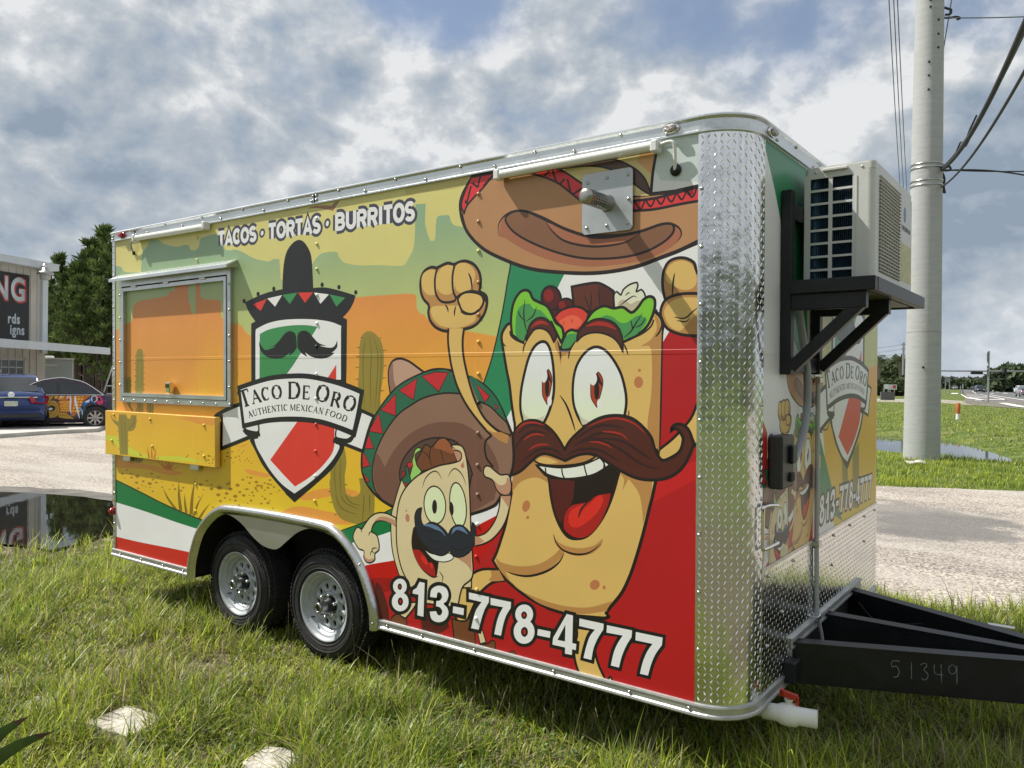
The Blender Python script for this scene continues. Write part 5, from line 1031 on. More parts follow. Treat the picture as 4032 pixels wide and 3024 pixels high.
F|cocoa||3635,35 3649,57 3697,71 3725,95 3744,88 3744,43 3725,24
C|K|6.8|3635,35 3649,57 3697,71 3725,95 3744,88 3744,43 3725,24
F|cocoa||3809,35 3846,65 3868,66 3878,28!
C|K|5.0|3809,35 3846,65 3868,66 3878,28!
F|mouthr||2897,225 2921,242 2957,202 2992,124 3004,43! 2910,25!
C|K|6.1|2897,225 2921,242 2957,202 2992,124 3004,43! 2910,25!
@logo
F|ink||2072,1946! 2075,2024 2087,2108 2115,2177 2170,2221 2224,2236 2278,2218 2331,2158 2352,2087 2363,1936! 2466,1933 2587,1909 2732,1871! 2713,1829 2675,1785 2626,1750! 2660,1736! 2656,1428! 1754,1425! 1754,1743! 1797,1756! 1730,1818 1687,1883! 1827,1917 1944,1936
F|ink||1697,1891 1695,1883 1688,1878 1679,1876 1669,1879 1663,1885 1660,1893 1663,1900 1670,1906 1679,1907 1688,1905 1695,1899
F|ink||1845,1928 1842,1921 1836,1915 1827,1914 1818,1916 1811,1922 1809,1930 1811,1938 1818,1943 1827,1944 1836,1942 1842,1936
F|ink||2004,1951 2002,1944 1996,1939 1987,1937 1978,1940 1972,1946 1970,1954 1972,1961 1978,1966 1987,1968 1996,1965 2002,1959
F|ink||2459,1949 2457,1942 2451,1937 2444,1936 2436,1938 2430,1944 2428,1951 2430,1958 2436,1963 2444,1964 2451,1962 2457,1956
F|ink||2605,1926 2603,1919 2598,1914 2590,1913 2583,1915 2578,1920 2576,1928 2578,1934 2583,1939 2590,1941 2598,1938 2603,1933
F|ink||2747,1888 2745,1881 2740,1876 2733,1875 2726,1877 2721,1882 2719,1889 2721,1896 2726,1901 2733,1902 2740,1900 2745,1895
F|lred||1773,1866! 1915,1894! 1853,1820!
F|white||1921,1896! 2068,1909! 1999,1841!
F|lgreen||2073,1910! 2216,1917! 2144,1851!
F|lred||2221,1916! 2361,1910! 2287,1850!
F|white||2369,1908! 2503,1890! 2428,1838!
F|lgreen||2509,1889! 2644,1863! 2569,1815!
F|ink||1755,1441! 2655,1443! 2651,1230! 2655,1071! 2640,1001 2608,945 2529,859 2406,772 2279,689 2189,630! 2095,679 2104,678 1977,759 1865,843 1788,933 1740,983! 1755,1204!
F|white||1799,1677! 1799,1382! 2608,1389! 2608,1683! 2611,1701! 2517,1728 2384,1746 2224,1755 2058,1754 1921,1738 1803,1705!
F|lgreen||1844,1674! 1944,1701 2114,1717 2278,1717 2404,1703! 2170,1468! 2113,1419! 2113,1374! 1840,1371!
F|lred||2568,1477! 2568,1378! 2472,1377!
F|white||1827,1112! 2561,1141! 2561,1012! 2597,998 2545,925 2447,842 2322,760 2188,686! 2068,732 1958,804 1865,890 1808,952 1786,998! 1827,1006!
F|lred||2219,1133! 2553,1146! 2553,1006! 2529,951 2439,868 2322,793 2193,729! 2086,791 1949,876!
F|ink||2211,1581! 2203,1651 2181,1676 2137,1684 2092,1668 2047,1633 1990,1598 1921,1589! 2002,1591 1909,1571 1874,1586 1844,1616 1841,1634! 1838,1601 1856,1564 1897,1538! 1868,1549 1932,1523 2001,1516 2070,1519 2114,1536 2148,1553! 2131,1529! 2181,1553
F|ink||2216,1581! 2216,1651 2235,1675 2278,1684 2321,1672 2363,1640 2415,1605 2487,1587! 2425,1588 2507,1576 2547,1582 2567,1602 2575,1619! 2577,1582 2557,1562 2527,1545! 2552,1545 2507,1522 2446,1512 2384,1516 2331,1530 2289,1552! 2310,1524! 2257,1545
F|white||1353,1130 1459,1171 1561,1201 1642,1222! 1681,1082! 1798,1028! 1631,977 1427,917! 1432,1133!
C|ink|27.7|1353,1130 1459,1171 1561,1201 1642,1222! 1681,1082! 1798,1028! 1631,977 1427,917! 1432,1133!
F|white||2778,1215! 2882,1185! 2838,1101 2793,983! 2655,1012! 2561,1028! 2725,1069!
C|ink|21.8|2778,1215! 2882,1185! 2838,1101 2793,983! 2655,1012! 2561,1028! 2725,1069!
F|white||1671,1082! 1827,1106! 1827,1047 1730,1048 1691,1059
C|ink|15.7|1671,1082! 1827,1106! 1827,1047 1730,1048 1691,1059
F|white||2569,1104! 2710,1068! 2655,1041 2569,1050
C|ink|13.2|2569,1104! 2710,1068! 2655,1041 2569,1050
L|ink|31.3|1671,1058 1711,1033 1779,1027 1827,1038 1832,1018
L|ink|26.4|2717,1074 2686,1040 2632,1035 2561,1039 2553,1017
F|white||1622,1327! 1789,1364 1968,1395 2149,1407 2322,1406 2528,1380 2686,1347 2784,1320! 2755,1202 2717,1082! 2608,1106 2447,1134 2279,1144 2104,1140 1922,1124 1789,1101 1671,1079! 1647,1201
C|ink|31.4|1622,1327! 1789,1364 1968,1395 2149,1407 2322,1406 2528,1380 2686,1347 2784,1320! 2755,1202 2717,1082! 2608,1106 2447,1134 2279,1144 2104,1140 1922,1124 1789,1101 1671,1079! 1647,1201
L|ink|28.0|1710,1211! 1661,1308!
L|ink|11.8|1607,1298! 1712,1320!
L|ink|11.9|1608,1300! 1618,1280!
L|ink|11.6|1711,1320! 1721,1301!
L|ink|11.6|1687,1207! 1732,1216!
L|ink|9.3|1780,1227! 1786,1316!
L|ink|22.0|1783,1315! 1854,1240!
L|ink|9.3|1782,1257! 1827,1265!
L|ink|9.3|1767,1226! 1792,1230!
L|ink|9.2|1842,1239! 1867,1244!
L|ink|21.8|1884,1327! 1877,1320! 1871,1311! 1869,1300! 1870,1289! 1875,1277! 1882,1268! 1892,1260! 1903,1256!
L|ink|9.2|1923,1323! 1914,1329! 1904,1331! 1893,1331! 1884,1328!
L|ink|9.1|1903,1255! 1913,1254! 1923,1256! 1931,1261! 1937,1268!
L|ink|9.1|1923,1337! 1928,1317!
L|ink|22.1|1990,1338! 1980,1329! 1974,1317! 1974,1303! 1978,1290! 1987,1279! 1999,1271!
L|ink|21.7|2041,1274! 2050,1283! 2056,1296! 2056,1309! 2052,1322! 2043,1333! 2031,1341!
L|ink|9.3|2031,1343! 2020,1346! 2010,1347! 1999,1345! 1990,1340!
L|ink|9.3|1999,1269! 2010,1266! 2021,1265! 2031,1267! 2041,1272!
L|ink|25.3|2145,1270! 2145,1369!
L|ink|10.6|2129,1368! 2184,1368!
L|ink|10.6|2129,1270! 2184,1271!
L|ink|10.5|2182,1368! 2195,1367! 2207,1362!
L|ink|10.5|2207,1278! 2195,1273! 2182,1271!
L|ink|25.2|2205,1362! 2216,1355! 2225,1345! 2231,1333! 2233,1321! 2231,1308! 2225,1296! 2216,1286! 2205,1278!
L|ink|20.2|2275,1269! 2281,1349!
L|ink|8.5|2271,1348! 2329,1347!
L|ink|8.5|2277,1311! 2313,1310!
L|ink|8.4|2265,1270! 2325,1269!
L|ink|8.4|2329,1348! 2328,1333!
L|ink|8.4|2325,1268! 2326,1283!
L|ink|8.4|2313,1317! 2312,1303!
L|ink|24.8|2434,1347! 2419,1338! 2408,1324! 2402,1309! 2401,1293! 2407,1279! 2418,1268!
L|ink|24.5|2465,1265! 2480,1274! 2491,1287! 2497,1302! 2498,1318! 2492,1332! 2482,1343!
L|ink|10.3|2482,1345! 2472,1350! 2460,1353! 2447,1352! 2434,1348!
L|ink|10.4|2417,1266! 2428,1261! 2440,1258! 2453,1259! 2465,1263!
L|ink|21.0|2526,1232! 2555,1316!
L|ink|8.8|2542,1317! 2581,1312!
L|ink|20.8|2585,1309! 2593,1304! 2598,1297! 2598,1289! 2593,1281! 2584,1276! 2573,1273!
L|ink|8.8|2540,1274! 2569,1271!
L|ink|20.8|2567,1271! 2591,1224!
L|ink|8.9|2515,1235! 2538,1232!
L|ink|21.8|2676,1291! 2661,1284! 2649,1274! 2641,1260! 2638,1246! 2640,1233! 2648,1222!
L|ink|21.5|2690,1215! 2705,1222! 2717,1233! 2725,1246! 2728,1260! 2726,1273! 2718,1284!
L|ink|9.1|2719,1285! 2711,1291! 2700,1295! 2689,1295! 2677,1293!
L|ink|9.2|2647,1221! 2656,1215! 2666,1212! 2678,1211! 2689,1214!
L|ink|4.4|1736,1135! 1733,1176!
L|ink|10.4|1731,1176! 1769,1143!
L|ink|4.4|1735,1149! 1755,1154!
L|ink|4.4|1730,1134! 1741,1137!
L|ink|4.4|1763,1142! 1775,1145!
L|ink|10.4|1771,1186! 1783,1161!
L|ink|4.3|1800,1192! 1812,1167!
L|ink|6.0|1783,1160! 1786,1156! 1791,1153! 1797,1151! 1803,1152! 1808,1154! 1812,1157! 1813,1162! 1812,1167!
L|ink|4.4|1766,1184! 1777,1186!
L|ink|4.4|1795,1190! 1806,1192!
L|ink|10.2|1851,1160! 1836,1197!
L|ink|4.3|1817,1194! 1854,1201!
L|ink|4.3|1818,1194! 1821,1187!
L|ink|4.3|1854,1201! 1857,1194!
L|ink|4.3|1843,1159! 1859,1162!
L|ink|10.2|1885,1167! 1871,1205!
L|ink|10.2|1914,1171! 1901,1209!
L|ink|4.3|1879,1186! 1906,1191!
L|ink|4.3|1879,1166! 1891,1168!
L|ink|4.2|1908,1171! 1920,1173!
L|ink|4.3|1866,1203! 1878,1205!
L|ink|4.3|1895,1208! 1907,1210!
L|ink|10.0|1936,1175! 1925,1213!
L|ink|4.2|1920,1212! 1949,1216!
L|ink|4.2|1929,1194! 1948,1197!
L|ink|4.2|1930,1174! 1961,1179!
L|ink|4.2|1949,1216! 1951,1209!
L|ink|4.2|1961,1178! 1959,1186!
L|ink|4.2|1947,1200! 1949,1194!
L|ink|4.2|1976,1180! 1967,1219!
L|ink|9.9|1967,1219! 2006,1184!
L|ink|4.2|2006,1184! 1997,1222!
L|ink|4.2|1970,1180! 1981,1181!
L|ink|4.2|1992,1221! 2003,1222!
L|ink|9.8|2037,1187! 2030,1224!
L|ink|4.1|2012,1223! 2049,1226!
L|ink|4.2|2013,1223! 2014,1216!
L|ink|4.2|2048,1227! 2049,1219!
L|ink|4.1|2029,1187! 2044,1188!
L|ink|9.8|2069,1190! 2065,1228!
L|ink|4.1|2063,1190! 2075,1191!
L|ink|4.1|2058,1227! 2071,1228!
L|ink|9.7|2097,1228! 2092,1225! 2089,1221! 2087,1216! 2087,1211! 2088,1205! 2090,1201! 2094,1197! 2099,1195!
L|ink|4.1|2115,1225! 2111,1228! 2106,1229! 2101,1229! 2097,1228!
L|ink|4.1|2099,1194! 2104,1194! 2109,1194! 2113,1196! 2117,1200!
L|ink|4.1|2116,1231! 2117,1222!
L|ink|4.1|2151,1195! 2152,1233!
L|ink|9.7|2153,1233! 2171,1197!
L|ink|4.0|2171,1197! 2191,1234!
L|ink|9.5|2192,1196! 2193,1234!
L|ink|4.1|2146,1195! 2156,1195!
L|ink|4.0|2187,1196! 2197,1196!
L|ink|9.6|2211,1196! 2214,1234!
L|ink|4.0|2209,1233! 2239,1233!
L|ink|4.0|2212,1216! 2231,1216!
L|ink|4.0|2206,1196! 2238,1196!
L|ink|4.0|2239,1234! 2238,1226!
L|ink|4.0|2237,1196! 2238,1203!
L|ink|4.0|2231,1219! 2231,1212!
L|ink|9.4|2255,1233! 2282,1195!
L|ink|4.0|2287,1232! 2250,1196!
L|ink|9.3|2300,1194! 2307,1231!
L|ink|3.9|2294,1195! 2307,1194!
L|ink|4.0|2300,1231! 2313,1231!
L|ink|9.3|2339,1227! 2333,1225! 2329,1221! 2325,1217! 2323,1212! 2323,1207! 2324,1202! 2327,1198! 2331,1195!
L|ink|3.9|2356,1222! 2353,1225! 2349,1227! 2344,1228! 2339,1227!
L|ink|3.9|2331,1195! 2336,1193! 2341,1193! 2346,1195! 2351,1198!
L|ink|3.9|2359,1228! 2357,1219!
L|ink|3.9|2365,1190! 2392,1225!
L|ink|9.2|2391,1225! 2397,1187!
L|ink|3.9|2374,1202! 2393,1200!
L|ink|3.9|2359,1191! 2370,1190!
L|ink|3.9|2392,1188! 2403,1187!
L|ink|3.8|2414,1185! 2426,1222!
L|ink|9.1|2426,1222! 2442,1182!
L|ink|3.8|2442,1182! 2455,1218!
L|ink|3.8|2409,1186! 2419,1185!
L|ink|3.8|2449,1218! 2460,1217!
L|ink|9.0|2476,1178! 2491,1213!
L|ink|3.8|2486,1214! 2513,1209!
L|ink|3.8|2483,1196! 2500,1194!
L|ink|3.8|2513,1210! 2510,1203!
L|ink|3.8|2470,1179! 2483,1177!
L|ink|9.0|2536,1202! 2530,1199! 2524,1195! 2520,1190! 2519,1184! 2520,1178! 2523,1174!
L|ink|8.8|2542,1171! 2549,1173! 2554,1178! 2558,1183! 2559,1189! 2558,1194! 2555,1198!
L|ink|3.7|2555,1199! 2551,1202! 2547,1203! 2542,1203! 2537,1202!
L|ink|3.7|2523,1173! 2527,1171! 2531,1169! 2536,1169! 2542,1170!
L|ink|8.8|2589,1192! 2582,1189! 2577,1185! 2573,1180! 2571,1174! 2572,1169! 2574,1164!
L|ink|8.8|2593,1161! 2599,1163! 2605,1167! 2609,1172! 2611,1178! 2610,1183! 2607,1188!
L|ink|3.7|2607,1188! 2604,1191! 2600,1193! 2595,1193! 2589,1192!
L|ink|3.7|2574,1164! 2578,1161! 2582,1160! 2587,1159! 2592,1160!
L|ink|8.8|2618,1151! 2638,1185!
L|ink|3.7|2633,1186! 2651,1181!
L|ink|3.7|2613,1153! 2631,1148!
L|ink|3.7|2650,1182! 2654,1180! 2657,1177!
L|ink|3.7|2641,1149! 2635,1148! 2631,1148!
L|ink|8.7|2656,1177! 2659,1174! 2660,1170! 2659,1165! 2658,1161! 2654,1157! 2650,1153! 2645,1150! 2640,1149!
@headline
F|mesa2||2315,2416 2383,2423 2476,2415 2526,2409 2556,2426 2598,2427! 2571,2404 2541,2374! 2476,2392 2383,2410
L|navy2|64.1|1392,2361! 1464,2360!
L|navy2|64.0|1428,2360! 1428,2275!
L|navy2|63.5|1480,2274! 1513,2364! 1546,2273!
L|navy2|63.5|1493,2301! 1533,2300!
L|navy2|63.7|1625,2346! 1615,2356! 1603,2360! 1590,2358! 1579,2350! 1572,2337! 1569,2321! 1572,2305! 1579,2291! 1590,2283! 1603,2280! 1615,2284! 1625,2294!
L|navy2|63.2|1721,2319! 1718,2334! 1711,2347! 1700,2355! 1687,2359! 1675,2356! 1664,2347! 1656,2335! 1654,2320! 1656,2305! 1663,2292! 1674,2283! 1687,2280! 1700,2283! 1711,2291! 1718,2304! 1721,2319!
L|navy2|63.0|1794,2346! 1786,2353! 1775,2357! 1763,2357! 1753,2351! 1747,2343! 1747,2333! 1753,2324! 1763,2319! 1774,2318! 1785,2315! 1794,2308! 1797,2299! 1795,2289! 1788,2282! 1777,2278! 1764,2279! 1754,2283! 1747,2291!
L|navy2|62.5|1935,2355! 2008,2354!
L|navy2|62.9|1972,2355! 1972,2267!
L|navy2|62.6|2095,2314! 2092,2330! 2085,2343! 2073,2352! 2060,2355! 2047,2352! 2035,2343! 2028,2330! 2025,2315! 2028,2300! 2035,2287! 2047,2278! 2060,2275! 2073,2277! 2084,2286! 2092,2299! 2095,2314!
L|navy2|62.8|2122,2265! 2122,2353!
L|navy2|62.5|2122,2353! 2154,2353! 2156,2353! 2167,2350! 2175,2342! 2178,2331! 2175,2320! 2167,2312! 2156,2310! 2122,2310!
L|navy2|62.5|2154,2310! 2179,2264!
L|navy2|62.6|2198,2352! 2266,2352!
L|navy2|62.2|2232,2352! 2232,2263!
L|navy2|62.2|2281,2263! 2312,2356! 2343,2262!
L|navy2|62.2|2293,2290! 2330,2289!
L|navy2|62.7|2413,2339! 2406,2347! 2395,2351! 2383,2350! 2373,2345! 2368,2336! 2368,2326! 2373,2317! 2383,2311! 2394,2310! 2405,2307! 2413,2300! 2417,2291! 2415,2281! 2407,2273! 2396,2269! 2384,2270! 2374,2275! 2367,2283!
L|navy2|62.4|2570,2258! 2570,2350!
L|navy2|61.6|2570,2349! 2600,2349! 2604,2349! 2615,2346! 2623,2339! 2626,2329! 2623,2319! 2615,2311! 2604,2309! 2570,2309!
L|navy2|62.0|2600,2309! 2604,2309! 2617,2306! 2626,2298! 2630,2287! 2626,2277! 2617,2269! 2604,2267! 2570,2267!
L|navy2|61.8|2662,2357! 2662,2297! 2662,2293! 2664,2283! 2671,2274! 2680,2268! 2692,2265! 2703,2267! 2713,2273! 2719,2282! 2722,2292! 2722,2357!
L|navy2|61.9|2753,2256! 2753,2346!
L|navy2|61.9|2753,2346! 2785,2346! 2788,2346! 2799,2343! 2807,2335! 2810,2324! 2807,2312! 2799,2304! 2788,2302! 2753,2302!
L|navy2|61.5|2785,2302! 2811,2255!
L|navy2|62.0|2841,2254! 2841,2346!
L|navy2|61.2|2841,2346! 2873,2345! 2875,2345! 2886,2342! 2894,2334! 2897,2323! 2894,2311! 2886,2303! 2875,2300! 2841,2301!
L|navy2|61.1|2873,2300! 2898,2253!
L|navy2|61.6|2932,2253! 2932,2355!
L|navy2|61.3|2957,2344! 3024,2344!
L|navy2|61.2|2991,2344! 2991,2252!
L|navy2|61.6|3105,2302! 3103,2318! 3096,2332! 3085,2341! 3073,2344! 3061,2341! 3050,2332! 3043,2319! 3041,2302! 3043,2286! 3050,2273! 3061,2263! 3073,2260! 3086,2263! 3096,2272! 3103,2286! 3105,2302!
L|navy2|60.7|3176,2331! 3169,2339! 3158,2343! 3146,2342! 3137,2336! 3131,2327! 3131,2317! 3136,2307! 3146,2301! 3157,2301! 3168,2298! 3176,2290! 3180,2280! 3178,2270! 3170,2262! 3160,2258! 3148,2259! 3137,2264! 3131,2272!
F|navy2||1898,2307 1889,2294 1876,2285 1860,2284 1847,2291 1839,2304 1840,2319 1848,2333 1862,2342 1877,2343 1891,2336 1898,2323
F|white||1883,2310 1878,2303 1872,2299 1864,2298 1858,2302 1854,2308 1855,2316 1859,2324 1866,2328 1873,2329 1880,2325 1883,2319
F|navy2||2517,2301 2509,2287 2496,2278 2481,2277 2468,2284 2461,2298 2461,2314 2469,2328 2482,2337 2497,2338 2510,2330 2517,2317
F|white||2502,2304 2499,2297 2492,2292 2485,2291 2479,2295 2475,2302 2476,2310 2480,2318 2486,2323 2493,2323 2500,2320 2503,2313
L|white|26.9|1392,2361! 1464,2360!
L|white|26.9|1428,2360! 1428,2275!
L|white|26.7|1480,2274! 1513,2364! 1546,2273!
L|white|26.7|1493,2301! 1533,2300!
L|white|26.8|1625,2346! 1615,2356! 1603,2360! 1590,2358! 1579,2350! 1572,2337! 1569,2321! 1572,2305! 1579,2291! 1590,2283! 1603,2280! 1615,2284! 1625,2294!
L|white|26.5|1721,2319! 1718,2334! 1711,2347! 1700,2355! 1687,2359! 1675,2356! 1664,2347! 1656,2335! 1654,2320! 1656,2305! 1663,2292! 1674,2283! 1687,2280! 1700,2283! 1711,2291! 1718,2304! 1721,2319!
L|white|26.5|1794,2346! 1786,2353! 1775,2357! 1763,2357! 1753,2351! 1747,2343! 1747,2333! 1753,2324! 1763,2319! 1774,2318! 1785,2315! 1794,2308! 1797,2299! 1795,2289! 1788,2282! 1777,2278! 1764,2279! 1754,2283! 1747,2291!
L|white|26.3|1935,2355! 2008,2354!
L|white|26.4|1972,2355! 1972,2267!
L|white|26.3|2095,2314! 2092,2330! 2085,2343! 2073,2352! 2060,2355! 2047,2352! 2035,2343! 2028,2330! 2025,2315! 2028,2300! 2035,2287! 2047,2278! 2060,2275! 2073,2277! 2084,2286! 2092,2299! 2095,2314!
L|white|26.4|2122,2265! 2122,2353!
L|white|26.2|2122,2353! 2154,2353! 2156,2353! 2167,2350! 2175,2342! 2178,2331! 2175,2320! 2167,2312! 2156,2310! 2122,2310!
L|white|26.2|2154,2310! 2179,2264!
L|white|26.3|2198,2352! 2266,2352!
L|white|26.1|2232,2352! 2232,2263!
L|white|26.1|2281,2263! 2312,2356! 2343,2262!
L|white|26.1|2293,2290! 2330,2289!
L|white|26.3|2413,2339! 2406,2347! 2395,2351! 2383,2350! 2373,2345! 2368,2336! 2368,2326! 2373,2317! 2383,2311! 2394,2310! 2405,2307! 2413,2300! 2417,2291! 2415,2281! 2407,2273! 2396,2269! 2384,2270! 2374,2275! 2367,2283!
L|white|26.2|2570,2258! 2570,2350!
L|white|25.9|2570,2349! 2600,2349! 2604,2349! 2615,2346! 2623,2339! 2626,2329! 2623,2319! 2615,2311! 2604,2309! 2570,2309!
L|white|26.0|2600,2309! 2604,2309! 2617,2306! 2626,2298! 2630,2287! 2626,2277! 2617,2269! 2604,2267! 2570,2267!
L|white|25.9|2662,2357! 2662,2297! 2662,2293! 2664,2283! 2671,2274! 2680,2268! 2692,2265! 2703,2267! 2713,2273! 2719,2282! 2722,2292! 2722,2357!
L|white|26.0|2753,2256! 2753,2346!
L|white|26.0|2753,2346! 2785,2346! 2788,2346! 2799,2343! 2807,2335! 2810,2324! 2807,2312! 2799,2304! 2788,2302! 2753,2302!
L|white|25.8|2785,2302! 2811,2255!
L|white|26.0|2841,2254! 2841,2346!
L|white|25.7|2841,2346! 2873,2345! 2875,2345! 2886,2342! 2894,2334! 2897,2323! 2894,2311! 2886,2303! 2875,2300! 2841,2301!
L|white|25.7|2873,2300! 2898,2253!
L|white|25.9|2932,2253! 2932,2355!
L|white|25.7|2957,2344! 3024,2344!
L|white|25.7|2991,2344! 2991,2252!
L|white|25.9|3105,2302! 3103,2318! 3096,2332! 3085,2341! 3073,2344! 3061,2341! 3050,2332! 3043,2319! 3041,2302! 3043,2286! 3050,2273! 3061,2263! 3073,2260! 3086,2263! 3096,2272! 3103,2286! 3105,2302!
L|white|25.5|3176,2331! 3169,2339! 3158,2343! 3146,2342! 3137,2336! 3131,2327! 3131,2317! 3136,2307! 3146,2301! 3157,2301! 3168,2298! 3176,2290! 3180,2280! 3178,2270! 3170,2262! 3160,2258! 3148,2259! 3137,2264! 3131,2272!
@phone
C|ink|42.1|3233,309! 3269,309! 3261,126! 3217,126! 3225,239! 3182,237! 3184,255! 3211,273!
C|ink|39.5|3470,220! 3542,222! 3539,186! 3466,185!
C|ink|38.2|3575,310! 3705,309! 3704,283! 3677,240 3658,192 3639,131! 3590,129! 3605,182 3624,231 3658,275! 3575,276!
C|ink|37.2|3715,306! 3842,307! 3840,277! 3813,236 3795,188 3781,129! 3739,128! 3753,187 3771,235 3794,273! 3715,271!
C|ink|34.9|4002,206! 4075,208! 4071,177! 3999,175!
C|ink|34.0|4165,308! 4199,307! 4196,178! 4218,178! 4215,149! 4195,149! 4194,122! 4156,120! 4157,149! 4086,148! 4089,180!
C|ink|33.0|4234,300! 4362,300! 4360,273! 4333,230 4310,178 4299,122! 4257,122! 4271,176 4290,228 4317,264! 4233,265!
C|ink|31.4|4379,297! 4505,298! 4503,268! 4478,226 4456,175 4441,119! 4400,119! 4414,179 4433,224 4459,266! 4377,263!
C|ink|30.8|4524,295! 4652,296! 4649,263! 4619,217 4598,167 4584,116! 4545,115! 4559,171 4580,221 4605,259! 4522,258!
C|ink|40.5|3309,241! 3319,283 3366,310 3418,307 3437,275 3424,238 3403,222 3429,203 3437,174 3414,138 3367,117 3320,124 3306,161! 3351,173! 3362,156 3383,157 3395,181 3377,198 3351,199! 3354,228! 3377,233 3393,256 3382,275 3361,272 3354,244!
F|ink||3163,273 3153,241 3125,215 3087,200 3048,201 3020,219 3009,248 3019,280 3048,307 3087,321 3125,319 3153,302
F|ink||3176,192 3165,155 3133,123 3089,106 3045,107 3012,127 3000,161 3012,199 3045,230 3089,247 3133,245 3165,225
F|ink||3993,275 3984,241 3958,213 3922,198 3885,199 3858,217 3848,248 3857,282 3884,310 3921,325 3957,323 3984,305
F|ink||4002,193 3992,154 3963,120 3922,102 3881,103 3850,125 3839,161 3850,201 3880,235 3921,253 3962,250 3991,228
F|white||3233,309! 3269,309! 3261,126! 3217,126! 3225,239! 3182,237! 3184,255! 3211,273!
F|white||3470,220! 3542,222! 3539,186! 3466,185!
F|white||3575,310! 3705,309! 3704,283! 3677,240 3658,192 3639,131! 3590,129! 3605,182 3624,231 3658,275! 3575,276!
F|white||3715,306! 3842,307! 3840,277! 3813,236 3795,188 3781,129! 3739,128! 3753,187 3771,235 3794,273! 3715,271!
F|white||4002,206! 4075,208! 4071,177! 3999,175!
F|white||4165,308! 4199,307! 4196,178! 4218,178! 4215,149! 4195,149! 4194,122! 4156,120! 4157,149! 4086,148! 4089,180!
F|white||4234,300! 4362,300! 4360,273! 4333,230 4310,178 4299,122! 4257,122! 4271,176 4290,228 4317,264! 4233,265!
F|white||4379,297! 4505,298! 4503,268! 4478,226 4456,175 4441,119! 4400,119! 4414,179 4433,224 4459,266! 4377,263!
F|white||4524,295! 4652,296! 4649,263! 4619,217 4598,167 4584,116! 4545,115! 4559,171 4580,221 4605,259! 4522,258!
F|white||3309,241! 3319,283 3366,310 3418,307 3437,275 3424,238 3403,222 3429,203 3437,174 3414,138 3367,117 3320,124 3306,161! 3351,173! 3362,156 3383,157 3395,181 3377,198 3351,199! 3354,228! 3377,233 3393,256 3382,275 3361,272 3354,244!
F|white||3138,269 3132,247 3113,228 3087,218 3061,219 3041,232 3034,252 3041,275 3061,293 3087,303 3113,302 3131,289
F|white||3152,188 3144,160 3121,137 3089,124 3058,125 3034,140 3025,165 3034,193 3057,217 3089,229 3121,227 3144,212
F|white||3974,271 3967,246 3948,225 3921,214 3895,215 3875,229 3868,252 3875,277 3894,298 3921,309 3948,308 3967,294
F|white||3983,189 3975,158 3953,132 3922,118 3891,119 3868,136 3859,165 3867,196 3890,223 3921,237 3952,235 3975,217
F|ink||3103,262 3100,252 3094,245 3086,241 3077,242 3071,247 3069,256 3071,265 3077,273 3086,277 3094,276 3100,270
F|ink||3111,182 3108,170 3101,160 3090,155 3080,157 3073,164 3070,175 3073,187 3080,196 3090,201 3100,200 3108,193
F|ink||3939,260 3937,251 3930,242 3921,238 3912,239 3906,245 3903,254 3906,264 3912,272 3921,276 3930,275 3937,269
F|ink||3945,180 3942,167 3934,157 3924,151 3913,153 3905,160 3902,172 3905,185 3913,195 3923,201 3934,200 3942,192
F|redb||3091,260 3091,256 3088,253 3086,251 3083,252 3081,254 3080,258 3081,262 3083,265 3086,266 3088,266 3090,263
F|redb||3097,180 3096,174 3094,170 3090,168 3087,169 3084,172 3084,177 3084,182 3087,186 3090,188 3094,187 3096,184
F|redb||3928,258 3927,254 3925,250 3921,248 3918,249 3915,252 3914,256 3915,260 3918,264 3921,266 3925,265 3927,263
F|redb||3931,178 3930,172 3928,167 3924,164 3920,165 3917,169 3915,174 3917,181 3919,185 3923,188 3927,187 3930,183
F|ink||4158,258! 4156,177! 4114,176!"""
FART = """F|fbg|white|0|125,2444! 1171,2448! 2660,-25! 112,536!
F|fbg|ysky|0|1110,1726! 2616,1815! 2637,1405! 1124,1309!
F|fbg|sage|0|1202,1732! 2428,1836! 2448,1422! 2138,1392 2070,1437 1649,1479 1212,1449!
F|fbg|ochre|0|1152,1181! 2269,1469! 2376,1438! 2453,1326! 2680,543! 1416,586! 1259,824!
F|fbg|orange|0|2235,1469! 2445,1502! 2455,1278! 2241,1329!
F|fbg|cact|0|1559,975! 1686,901! 1739,655! 1598,674!
F|fbg|cact|0|1798,977! 1962,1024! 1979,622! 1827,643!
F|fbg|green2|0|201,2427! 833,2426! 852,1821! 902,1412! 658,1585! 442,2119! 359,2238!
F|fbg|green2|0|783,1282! 1015,1225! 1357,813! 1580,604! 1052,777! 937,984!
F|fbg|redb|0|176,1275! 200,1268! 287,1178! 292,968! 739,791! 224,577! 1003,589! 999,729! 503,939! 198,973!"""
